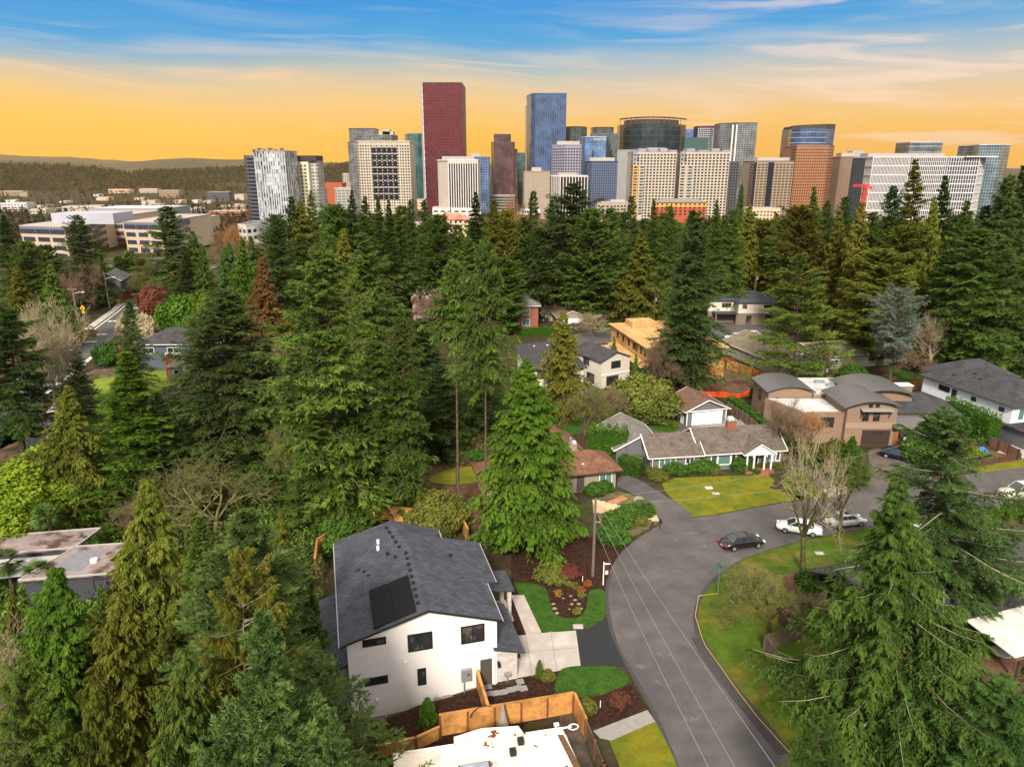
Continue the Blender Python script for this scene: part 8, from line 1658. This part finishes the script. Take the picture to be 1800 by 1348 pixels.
# --- foreground, west side
T('spruceN1', 430, 888, -33, 620, F_BLUE, 'broad blue green fir towering in front of the white house, its pale tip highest there', **SPR)
T('spruceN2', 462, 1072, -26.5, 415, F_BLUE, 'silvery green spruce with dense tip at the bottom edge beside the white house wall', **SPR)
T('firN2', 425, 962, -29.5, 230, F_CEDAR, 'slim olive cedar with bare pale upper stem rising between two blue green spruces', bark=M_LIMB, **CED)
T('cedarN1', 258, 832, -38, 452, F_CEDAR, 'tall yellow olive cedar with a rusty brown tip east of the flat roofed house', **CED)
T('cedarN2', 207, 1030, -31, 360, F_CEDAR, 'golden olive cedar with drooping sprays below the flat gravel roof', **CED)
T('cedarN1', 96, 985, -33, 417, F_BRIGHT, 'mid green bushy cedar standing in front of the flat gravel roof', **CED)
T('firN2', 40, 1150, -27, 220, F_GREEN, 'dark green conifer in the lower west corner under the bare twigs', **SPR)
T('cedarN2', 320, 1130, -26, 379, F_GREEN, 'shadowy green cedar between the golden cedar and the silvery spruce', **CED)
T('spruceN1', 585, 1240, -25.5, 185, F_BLUE, 'young spruce whose top touches the white house corner', **SPR)
T('cedarN1', 492, 893, -44, 217, F_CEDAR, 'yellow olive cedar behind the broad blue green fir, west of the dark roof', **CED)
T('cedarN2', 545, 1010, -38, 180, F_GREEN, 'green cedar leaning over the west edge of the slate grey roof', **CED)
T('spruceM1', 350, 905, -50, 170, F_GREEN, 'mid green fir between the rusty tipped cedar and the blue green fir', **SPR)
T('cedarN2', 165, 1190, -26, 225, F_CEDAR, 'low golden cedar filling the bottom edge west of the silvery spruce', **CED)
T('bareB', -10, 1090, -33, 300, M_TWIGT, 'leafless tan tree arching in from the west edge of the view', bark=M_LIMB, **BAR)
T('bareS', 20, 1255, -27, 220, M_TWIGM, 'mossy bare bush tree low in the west corner', bark=M_TWIGM, **BAR)
T('bareB', 378, 808, 930, 260, M_TWIGM, 'wide bare tree with mossy yellow limbs behind the blue green fir', bark=M_TWIGM, **BAR)
T('bareA', 525, 735, 905, 170, M_TWIGM, 'upright bare mossy tree among firs behind the dark roofed white house', bark=M_TWIGM, **BAR)
T('bareS', 225, 870, 940, 90, M_TWIGB, 'reddish bare shrub tree at the edge of the small green lawn', bark=M_TWIGB, **BAR)
# --- west, by the avenue
T('firM2', 12, 540, 800, 195, F_DARK, 'very dark drooping fir at the west edge beside the avenue junction')
T('cedarM1', 28, 465, 640, 117, F_CEDAR, 'yellow brown cedar at the west edge above the dark drooping fir', **CED)
T('cedarM2', 88, 462, 610, 117, F_GREEN, 'dark olive cedar west of the avenue behind the fan shaped bare tree', **CED)
T('bareV', 78, 515, 752, 140, M_TWIGT, 'tall fan shaped bare tree with pale tan limbs beside the avenue', bark=M_LIMB, **BAR)
T('bareC', 60, 560, 740, 60, M_TWIGB, 'slim leafless trunk standing between the fan shaped tree and dark fir', bark=M_BARK, **BAR)
T('bareA', 118, 470, 560, 70, M_TWIGB, 'brown hazy leafless tree behind the avenue utility poles', **BAR)
T('spruceM1', 130, 600, 735, 78, F_BLUE, 'grey green young fir standing at the avenue kerb below the red car', **SPR)
T('firM3', 226, 527, 700, 78, F_DARK, 'narrow dark fir west of the blue house')
T('spruceM1', 222, 618, 900, 240, F_BRIGHT, 'vivid green full conifer below the blue house', **SPR)
T('cedarM2', 120, 672, 925, 221, F_CEDAR, 'dark olive cedar with ragged sides next to the lime green maple', bark=M_BARK, **CED)
T('spruceM1', 277, 690, 900, 143, F_BLUE, 'slim blue green spruce in front of the vivid green conifer', **SPR)
T('firM3', 392, 508, 850, 305, F_BLUE, 'massive blue green fir standing east of the blue house')
T('firM1', 345, 560, 800, 156, F_DARK, 'dark shaggy fir hiding the east end of the blue house')
T('cedarM1', 460, 440, 660, 123, F_RUST, 'rusty orange brown cedar, the only one, east of the big blue green fir', **CED)
T('round1', 45, 790, 930, 247, F_LEAF, 'round lime green broadleaf tree by the parking bay', name='maple_tree', cat='broadleaf tree')
T('round2', 268, 500, 560, 67, F_RED, 'round red brown leafy tree beside the avenue', name='plum_tree', cat='broadleaf tree')
T('round2', 318, 518, 600, 104, F_BRIGHT, 'dense bright green evergreen tree behind the blue house roof', name='holly_tree', cat='evergreen tree')
T('round2', 360, 515, 600, 78, F_BRIGHT, 'bright green rounded evergreen touching the big blue green fir', name='holly_tree', cat='evergreen tree')
T('round2', 250, 552, 605, 59, F_CREAM, 'cream flowering tree between the avenue and the blue house', name='cherry_tree', cat='flowering tree')
T('round2', 216, 552, 590, 31, F_CREAM, 'small cream blossoming tree tucked behind the narrow dark fir', name='cherry_tree', cat='flowering tree')
T('round2', 300, 566, 600, 39, F_PINK, 'low pale pink blossom tree over the blue house ridge', name='cherry_tree', cat='flowering tree')
T('round2', 190, 600, 640, 65, F_LAUREL, 'dark green garden tree beside the avenue opposite the red car', name='laurel_tree', cat='evergreen tree')
T('round2', 208, 608, 640, 31, F_ORANGE, 'small orange leafed tree beside the avenue hedge', name='beech_tree', cat='broadleaf tree')
T('round2', 760, 496, 560, 78, F_PINK, 'pink flowering cherry beyond the tall bare stemmed firs', name='cherry_tree', cat='flowering tree')
T('round2', 398, 500, 560, 52, F_ORANGE, 'orange brown leafy tree over the big blue green fir', name='beech_tree', cat='broadleaf tree')
T('round2', 605, 690, 760, 78, F_LAUREL, 'dark understorey evergreen in the middle wood', name='laurel_tree', cat='evergreen tree')
# --- middle wood between avenue and street
T('firM1', 572, 438, 905, 279, F_GREEN, 'tallest green fir of the middle wood with a long pale stem showing', bark=M_BARK)
T('firM2', 640, 425, 700, 169, F_GREEN, 'upright green fir just east of the tallest middle fir')
T('firM3', 660, 600, 900, 195, F_GREEN, 'feathery green fir directly behind the dark roof ridge')
T('firM1', 520, 620, 880, 182, F_GREEN, 'shaggy green fir behind the mossy bare tree')
T('firM2', 560, 720, 935, 169, F_GREEN, 'green fir standing at the back fence of the white house')
T('firM1', 455, 590, 840, 195, F_GREEN, 'green fir between the rusty cedar and the mossy bare tree')
T('firM1', 706, 555, 905, 136, F_GREEN, 'slender fir with thin crooked bare stem above the back fence', bark=M_BARK)
T('firM3', 740, 560, 740, 169, F_DARK, 'dark fir in the shade between the slender fir and the bare stemmed fir')
T('firM1', 690, 620, 790, 143, F_GREEN, 'soft green fir over the woodland clearing')
T('firM3', 770, 640, 800, 156, F_DARK, 'deep green fir just behind the pole straight bare trunk')
T('firT1', 800, 462, 905, 110, F_GREEN, 'tall fir with a pole straight bare grey brown trunk', bark=M_BARK)
T('firT2', 853, 428, 925, 110, F_GREEN, 'tall fir with a thick red brown bare trunk beside the bright cedar', bark=M_BARK)
T('firM3', 835, 560, 760, 143, F_DARK, 'dark fir filling the gap between the two bare trunked firs')
T('cedarN3', 926, 628, 950, 275, F_BRIGHT, 'huge bright green cedar with pale upper limbs beside the street bend', bark=M_BARK, **CED)
T('bareB', 620, 578, 740, 150, M_TWIGM, 'wide mossy bare tree in the middle of the wood', bark=M_TWIGM, **BAR)
T('bareV', 480, 600, 760, 120, M_TWIGT, 'pale tan leafless tree below the rusty cedar', bark=M_TWIGM, **BAR)
T('bareS', 585, 820, 905, 120, M_TWIGM, 'low mossy thicket tree behind the back fence', bark=MATS['mossy_bark'], **BAR)
T('round2', 600, 895, 960, 117, F_LAUREL, 'leafy green bush tree leaning on the back fence', name='laurel_tree', cat='evergreen tree')
T('round2', 770, 865, 935, 117, F_OLIVE, 'olive green thin leafed tree behind the slate roof', name='willow_tree', cat='broadleaf tree')
T('cedarM1', 603, 400, 600, 130, F_CEDAR, 'golden green pointed cedar ahead of the dark fir wall', **CED)
T('cedarM1', 527, 352, 560, 156, F_CEDAR, 'olive brown cedar below the grey patterned apartment tower', **CED)
T('firM1', 487, 385, 620, 130, F_DARK, 'black green fir immediately west of the olive brown cedar')
T('cedarM2', 425, 415, 620, 117, F_BRIGHT, 'leafy green cedar west of the rusty cedar', **CED)
T('cedarM2', 750, 402, 540, 97, F_CEDAR, 'pale olive cedar above the pink cherry', **CED)
# --- rows further back
trow('dark fir', 'among those west of the office complex', 'the view edge', 'firs at the west edge',
     [('firF1', 5, 378, 540, 80, F_DARK), ('firF2', 45, 425, 560, 68, F_DARK), ('firF3', 80, 432, 540, 62, F_GREEN)])
T('firM3', 134, 378, 540, 110, F_DARK, 'dark pointed fir standing alone before the office complex')
T('firM1', 291, 362, 545, 143, F_DARK, 'big dark fir blocking the office complex, tallest of the pair')
T('cedarM1', 338, 405, 545, 110, F_GREEN, 'green rounded cedar leaning against the big dark office fir', **CED)
T('spruceM1', 327, 443, 560, 91, F_BLUE, 'blue green fir in front of the big dark office fir', **SPR)
trow('thin green fir', 'between avenue and offices', 'the lone dark fir', 'firs by the office car park',
     [('firF1', 170, 437, 520, 40, F_GREEN), ('firF2', 207, 450, 520, 38, F_GREEN), ('firF1', 228, 440, 515, 50, F_DARK), ('firF3', 245, 455, 525, 38, F_GREEN)])
trow('brown leafless tree', 'around the office car park', 'the lone fir', 'bare trees by the office car park',
     [('bareA', 150, 452, 545, 60, M_TWIGB), ('bareA', 188, 458, 520, 50, M_TWIGB), ('bareA', 262, 450, 520, 50, M_TWIGB), ('bareB', 395, 420, 500, 60, M_TWIGM), ('bareA', 405, 385, 470, 50, M_TWIGO), ('bareB', 380, 400, 470, 44, M_TWIGB)], **BAR)
trow('dark green fir', 'under the white office tower', 'the patterned tower', 'firs below the downtown towers',
     [('firM3', 512, 345, 560, 68, F_DARK), ('firF1', 545, 335, 540, 68, F_DARK), ('firM1', 590, 362, 560, 80, F_DARK), ('firM3', 618, 335, 560, 74, F_DARK), ('firM1', 641, 345, 570, 95, F_DARK),
      ('firF1', 664, 345, 540, 63, F_DARK), ('firM3', 683, 352, 560, 74, F_DARK), ('firF2', 706, 362, 540, 57, F_DARK), ('firM1', 722, 350, 550, 61, F_DARK), ('firM2', 745, 352, 545, 57, F_DARK)])
trow('sombre green fir', 'under the striped white office', 'the red tower', 'firs below the downtown towers',
     [('firM1', 770, 380, 560, 80, F_GREEN), ('firM3', 803, 395, 560, 68, F_DARK), ('firM1', 836, 338, 540, 91, F_DARK), ('firM3', 868, 350, 560, 80, F_DARK), ('firM2', 890, 372, 560, 63, F_GREEN), ('firM1', 922, 388, 560, 57, F_DARK),
      ('firM3', 822, 420, 580, 80, F_GREEN), ('firM1', 885, 455, 590, 86, F_GREEN)])
T('bareC', 899, 322, 500, 34, M_TWIGO, 'narrow orange brown poplar below the dark stepped tower', bark=M_TWIGO, **BAR)
T('firF1', 938, 336, 470, 39, F_DARK, 'small dark fir in front of the tan concrete apartments')
T('bareB', 915, 345, 470, 40, M_TWIGB, 'low brown bare tree beside the small dark fir', **BAR)
T('firM3', 975, 345, 540, 104, F_DARK, 'dark fir at the west side of the big rounded fir clump')
T('firM2', 1008, 322, 560, 200, F_DARK, 'broad many topped fir, highest of the central clump')
T('columnM', 1040, 370, 570, 115, F_GREEN, 'drooping round shouldered fir on the east of the central clump')
T('firM1', 950, 400, 560, 117, F_DARK, 'dark fir with visible lower trunk at the west foot of the clump', bark=M_BARK)
T('firM1', 1072, 365, 560, 104, F_GREEN, 'ordinary green fir between the clump and the golden cedar')
T('cedarM1', 1128, 402, 580, 145, F_CEDAR, 'perfectly conical golden green cedar above the plywood house', **CED)
T('bareB', 1048, 545, 585, 110, M_TWIGT, 'low wide tan leafless tree beside the white garage bungalow', bark=M_TWIGB, **BAR)
T('bareS', 990, 530, 565, 50, M_TWIGB, 'small brown bare tree by the bungalow ridge', **BAR)
T('bareS', 760, 510, 575, 80, M_TWIGB, 'brown leafless tree near the pink cherry', **BAR)
T('firM2', 1225, 372, 690, 158, F_BLUE, 'enormous dark blue green fir overhanging the plywood house')
T('firM3', 1205, 450, 690, 145, F_BLUE, 'second heavy blue green fir grown into the enormous one, on its street side')
T('firM2', 1188, 520, 560, 78, F_DARK, 'shaded fir close behind the golden green cedar')
trow('deep green fir', 'below the cream condo towers', 'the central clump', 'firs below the downtown towers',
     [('firM1', 1098, 372, 545, 57, F_DARK), ('firM3', 1110, 345, 550, 61, F_DARK), ('firM1', 1150, 350, 560, 61, F_GREEN), ('firM3', 1178, 362, 560, 63, F_DARK), ('firM1', 1260, 352, 560, 68, F_DARK), ('firM3', 1288, 368, 560, 68, F_DARK)])
T('cedarM1', 1318, 358, 546, 117, F_CEDAR, 'yellow green cedar under the tan and dark apartment block', **CED)
T('columnM', 1348, 388, 542, 104, F_CEDAR, 'brownish hazy cedar beside the yellow green cedar', **CED)
T('firF1', 1304, 325, 470, 28, F_DARK, 'tiny dark fir poking up before the dark glass apartments')
trow('tall dark fir', 'under the brick tower', 'the yellow green cedar', 'firs of the east woods',
     [('firM1', 1376, 385, 556, 91, F_GREEN), ('firM3', 1408, 365, 590, 95, F_DARK), ('firM1', 1432, 328, 580, 80, F_DARK), ('firM3', 1455, 352, 580, 68, F_DARK), ('firM1', 1487, 345, 590, 80, F_DARK)])
T('cedarM1', 1476, 368, 600, 130, F_CEDAR, 'rust tinged cedar in the east woods beneath the beige tower', **CED)
T('cedarM2', 1515, 352, 620, 130, F_CEDAR, 'long olive cedar in the east woods under the red crane', **CED)
trow('towering fir', 'under the white lattice office', 'the red crane', 'firs of the east woods',
     [('firM3', 1535, 372, 620, 95, F_GREEN), ('firM1', 1572, 325, 600, 102, F_DARK), ('firM2', 1610, 280, 600, 125, F_DARK), ('firM3', 1662, 308, 610, 109, F_DARK), ('firM1', 1700, 352, 640, 125, F_GREEN),
      ('firM1', 1735, 360, 610, 91, F_DARK), ('firM2', 1772, 310, 620, 137, F_DARK), ('firM3', 1800, 290, 610, 125, F_DARK), ('firM1', 1590, 400, 625, 114, F_DARK)])
T('cedarM2', 1643, 342, 630, 117, F_CEDAR, 'golden flecked cedar in the middle of the east woods', **CED)
trow('full skirted fir', 'behind the east gardens', 'the silver blue cedar', 'firs behind the east gardens',
     [('firM1', 1553, 440, 640, 125, F_DARK), ('firM3', 1668, 440, 655, 114, F_GREEN), ('firM1', 1722, 400, 665, 171, F_GREEN), ('firM2', 1765, 430, 660, 125, F_DARK), ('firM3', 1798, 470, 660, 102, F_GREEN), ('spruceM1', 1700, 520, 662, 102, F_DARK)])
T('flatM1', 1408, 446, 690, 195, F_LIME, 'tiered yellow green conifer with flat layered boughs above the barrel roofs', bark=M_BARK, name='deodar_tree', cat='deodar tree')
T('atlasM', 1578, 512, 690, 115, F_SILVER, 'silver blue spreading cedar with a leaning bare trunk', bark=M_BARK, name='blue_cedar_tree', cat='cedar tree')
T('bareC', 1645, 540, 668, 64, M_TWIGT, 'pale trunked leafless trees clump at the edge of the small lawn', bark=M_LIMB, **BAR)
T('bareS', 1455, 600, 670, 50, M_TWIGB, 'small brown bare tree behind the barrel roofed house', **BAR)
T('bareS', 1500, 620, 672, 40, M_TWIGM, 'yellowish bare sapling behind the barrel roofed house', **BAR)
T('bareS', 1610, 600, 680, 90, M_TWIGB, 'spreading leafless tree over the small green lawn', **BAR)
T('round2', 1500, 640, 690, 65, F_LAUREL, 'dark evergreen under the tiered conifer', name='laurel_tree', cat='evergreen tree')
# --- by the street
T('cedarM2', 990, 545, 725, 145, F_CEDAR, 'brown green ragged cedar in front of the white dark roofed townhouse', **CED)
T('bareB', 1030, 665, 765, 120, M_TWIGM, 'wide grey brown bare tree behind the clipped hedge', bark=M_BARK, **BAR)
T('round2', 1130, 660, 735, 143, F_OLIVE, 'olive crowned spreading tree behind the grey rambler garage', name='magnolia_tree', cat='broadleaf tree')
T('bareS', 1085, 670, 745, 80, M_TWIGB, 'brown twiggy tree between the hedge and the olive tree', **BAR)
T('bareA', 1160, 580, 695, 70, M_TWIGB, 'reddish bare tree standing before the plywood house wall', **BAR)
T('bareA', 1185, 620, 695, 60, M_TWIGB, 'thin leafless tree beside the heavy blue green fir trunk', **BAR)
T('cedarM2', 1080, 590, 650, 28, F_GREEN, 'slim green fir between the white townhouse and the plywood house', **CED)
T('cedarM2', 1118, 620, 690, 36, F_GREEN, 'young green fir right beside the white townhouse wall', **CED)
T('bareL', 1417, 715, 1003, 150, M_TWIGT, 'thick trunked mossy bare tree on the island verge beside parked cars', bark=MATS['mossy_bark'], **BAR)
T('bareL', 1482, 765, 935, 120, M_TWIGM, 'slender pale green limbed bare tree beside the silver sedan', bark=MATS['mossy_bark'], **BAR)
T('bareS', 1355, 985, 1110, 170, M_TWIGM, 'weeping mossy bare tree on the island lawn beside the wooden fence', bark=MATS['mossy_bark'], **BAR)
T('bareA', 1385, 690, 815, 90, M_TWIGB, 'tan leafless tree in front of the barrel roofed house wall', **BAR)
T('bareS', 1425, 710, 800, 70, M_TWIGO, 'pinkish brown bare tree by the barrel house driveway', **BAR)
T('cedarM1', 1500, 764, 848, 93, F_HEDGE, 'yellow green conical cypress beside the barrel house driveway', name='cypress_tree', cat='cypress tree')
T('round2', 1470, 770, 830, 59, F_OLIVE, 'yellow leafed shrub tree beside the conical cypress', name='maple_tree', cat='broadleaf tree')
T('round2', 1425, 775, 812, 46, F_OLIVE, 'olive shrub tree next to the rambler driveway', name='magnolia_tree', cat='broadleaf tree')
T('arbW', 1630, 735, 812, 85, F_HEDGE, 'bright green tapering cypress beside the arched porch', name='cypress_tree', cat='cypress tree')
T('firN1', 1580, 832, -40, 480, F_GREEN, 'huge open branched fir with pale arching limbs covering the lower east corner', bark=M_LIMB)
T('firN3', 1668, 722, -56, 265, F_BLUE, 'tall blue black fir with a bare pale upper trunk and long east bough', bark=M_LIMB)
T('firN2', 1765, 1190, -34, 260, F_DARK, 'dark fir in the lower east corner under the white patio roof')
T('firN2', 1440, 1240, -31, 150, F_GREEN, 'low green fir top at the bottom edge beside the street')
T('bareS', 1800, 1170, -40, 180, M_TWIGM, 'yellowish twiggy bare tree east of the carport', bark=M_TWIGM, **BAR)
# --- fillers that close the wood
trow('second rank fir', 'behind the white office row', 'the olive brown cedar', 'second rank firs',
     [('firF3', 483, 379, 503, 72, F_DARK), ('firF1', 511, 397, 504, 55, F_DARK), ('firF1', 534, 380, 505, 58, F_DARK), ('firF1', 551, 393, 498, 53, F_GREEN), ('firF1', 568, 371, 501, 51, F_DARK), ('firF1', 604, 374, 495, 75, F_DARK), ('firF1', 616, 386, 502, 54, F_DARK), ('firF2', 638, 377, 497, 53, F_DARK), ('firF2', 662, 377, 501, 49, F_DARK), ('firF1', 692, 378, 505, 62, F_GREEN), ('firF2', 707, 392, 492, 75, F_DARK), ('firF2', 742, 397, 492, 70, F_GREEN), ('firF1', 756, 383, 503, 66, F_DARK)])
trow('shaded fir', 'in the second rank under the striped office', 'the pink cherry', 'second rank firs',
     [('firF1', 779, 415, 517, 58, F_GREEN), ('firF2', 812, 409, 503, 69, F_GREEN), ('firF1', 832, 397, 517, 54, F_GREEN), ('firF2', 853, 391, 513, 51, F_GREEN), ('firF1', 864, 404, 513, 57, F_GREEN), ('firF1', 882, 384, 511, 74, F_DARK), ('firF3', 904, 394, 506, 66, F_DARK), ('firF3', 922, 383, 509, 72, F_DARK), ('firF3', 957, 416, 512, 70, F_DARK)])
trow('back rank fir', 'behind the golden conical cedar', 'the central clump', 'second rank firs',
     [('firF2', 1085, 372, 505, 53, F_GREEN), ('firF3', 1118, 397, 507, 58, F_GREEN), ('firF2', 1135, 384, 496, 56, F_DARK), ('firF3', 1146, 401, 502, 58, F_GREEN), ('firF2', 1168, 376, 504, 68, F_GREEN), ('firF2', 1187, 392, 502, 66, F_GREEN), ('firF3', 1216, 377, 499, 66, F_GREEN), ('firF2', 1243, 390, 501, 46, F_GREEN), ('firF2', 1254, 383, 505, 63, F_GREEN), ('firF3', 1275, 379, 507, 56, F_DARK), ('firF3', 1304, 383, 497, 54, F_DARK), ('firF1', 1320, 374, 497, 68, F_GREEN)])
trow('back rank fir', 'deep in the east woods', 'the yellow green cedar', 'second rank firs',
     [('cedarF1', 1365, 373, 524, 73, F_CEDAR), ('firF3', 1384, 392, 512, 60, F_CEDAR), ('firF2', 1414, 374, 522, 75, F_DARK), ('firF2', 1445, 372, 526, 58, F_GREEN), ('firF1', 1462, 381, 517, 76, F_DARK), ('firF2', 1488, 392, 517, 66, F_DARK), ('firF1', 1518, 391, 520, 86, F_DARK), ('firF3', 1531, 401, 516, 66, F_GREEN), ('firF3', 1561, 383, 514, 67, F_CEDAR), ('firF2', 1594, 388, 517, 84, F_DARK), ('firF3', 1610, 387, 521, 60, F_CEDAR), ('firF2', 1636, 384, 519, 78, F_CEDAR), ('firF2', 1669, 388, 516, 87, F_CEDAR), ('firF1', 1683, 378, 527, 71, F_DARK), ('firF1', 1706, 371, 521, 69, F_DARK), ('firF2', 1730, 396, 512, 73, F_DARK), ('cedarF1', 1758, 395, 515, 64, F_GREEN), ('firF3', 1791, 377, 521, 71, F_DARK)])
trow('low fir', 'filling the middle wood floor', 'the rusty cedar', 'low firs of the middle wood',
     [('firM1', 500, 570, 690, 90, F_GREEN), ('cedarM2', 545, 590, 720, 80, F_GREEN), ('firM3', 600, 640, 780, 90, F_DARK), ('cedarM2', 650, 560, 690, 70, F_CEDAR)])
trow('front rank fir', 'below the white office row', 'the rusty cedar', 'second rank firs',
     [('firM3', 494, 429, 582, 91, F_DARK), ('firM3', 528, 413, 579, 96, F_DARK), ('firM1', 563, 447, 587, 92, F_DARK), ('firM3', 595, 424, 580, 74, F_GREEN), ('firM3', 628, 416, 590, 86, F_GREEN)])
trow('fir', 'before the cream office wings', 'the big office fir', 'firs before the offices',
     [('cedarF1', 355, 428, 564, 61, F_GREEN), ('cedarF1', 393, 433, 563, 64, F_DARK), ('cedarF1', 402, 426, 552, 73, F_DARK), ('cedarF1', 441, 414, 566, 71, F_DARK), ('firF1', 450, 435, 559, 80, F_GREEN)])
trow('brown leafless tree', 'on the edge of the office car park', 'the view edge', 'bare trees by the office car park',
     [('bareA', 60, 455, 500, 50, M_TWIGB), ('bareB', 110, 462, 520, 60, M_TWIGB), ('bareA', 215, 462, 500, 50, M_TWIGB), ('bareB', 240, 470, 530, 60, M_TWIGM), ('bareA', 420, 410, 450, 50, M_TWIGO), ('bareB', 365, 430, 500, 50, M_TWIGM), ('bareA', 398, 440, 520, 56, M_TWIGB)], **BAR)
T('cedarN2', 20, 1035, -38, 150, F_CEDAR, 'ragged olive cedar at the west edge before the carport canopy', **CED)
T('cedarM1', 175, 1020, -44, 110, F_GREEN, 'green cedar against the dark wall of the flat roofed house', **CED)
T('round2', 60, 1075, -44, 120, F_LAUREL, 'dark broadleaf evergreen below the west fan palm', name='laurel_tree', cat='evergreen tree')
T('round2', 150, 940, 985, 60, F_LAUREL, 'low dark evergreen between the small lawn and the flat roof', name='laurel_tree', cat='evergreen tree')
trow('bare tan tree', 'among the firs below downtown', 'the olive brown cedar', 'bare trees below downtown',
     [('bareA', 555, 395, 520, 60, M_TWIGM), ('bareA', 700, 400, 500, 50, M_TWIGT), ('bareB', 790, 405, 500, 60, M_TWIGB), ('bareA', 950, 375, 470, 50, M_TWIGB), ('bareB', 1090, 385, 480, 60, M_TWIGB), ('bareA', 1340, 380, 480, 60, M_TWIGM), ('bareA', 1245, 380, 480, 50, M_TWIGB)], **BAR)
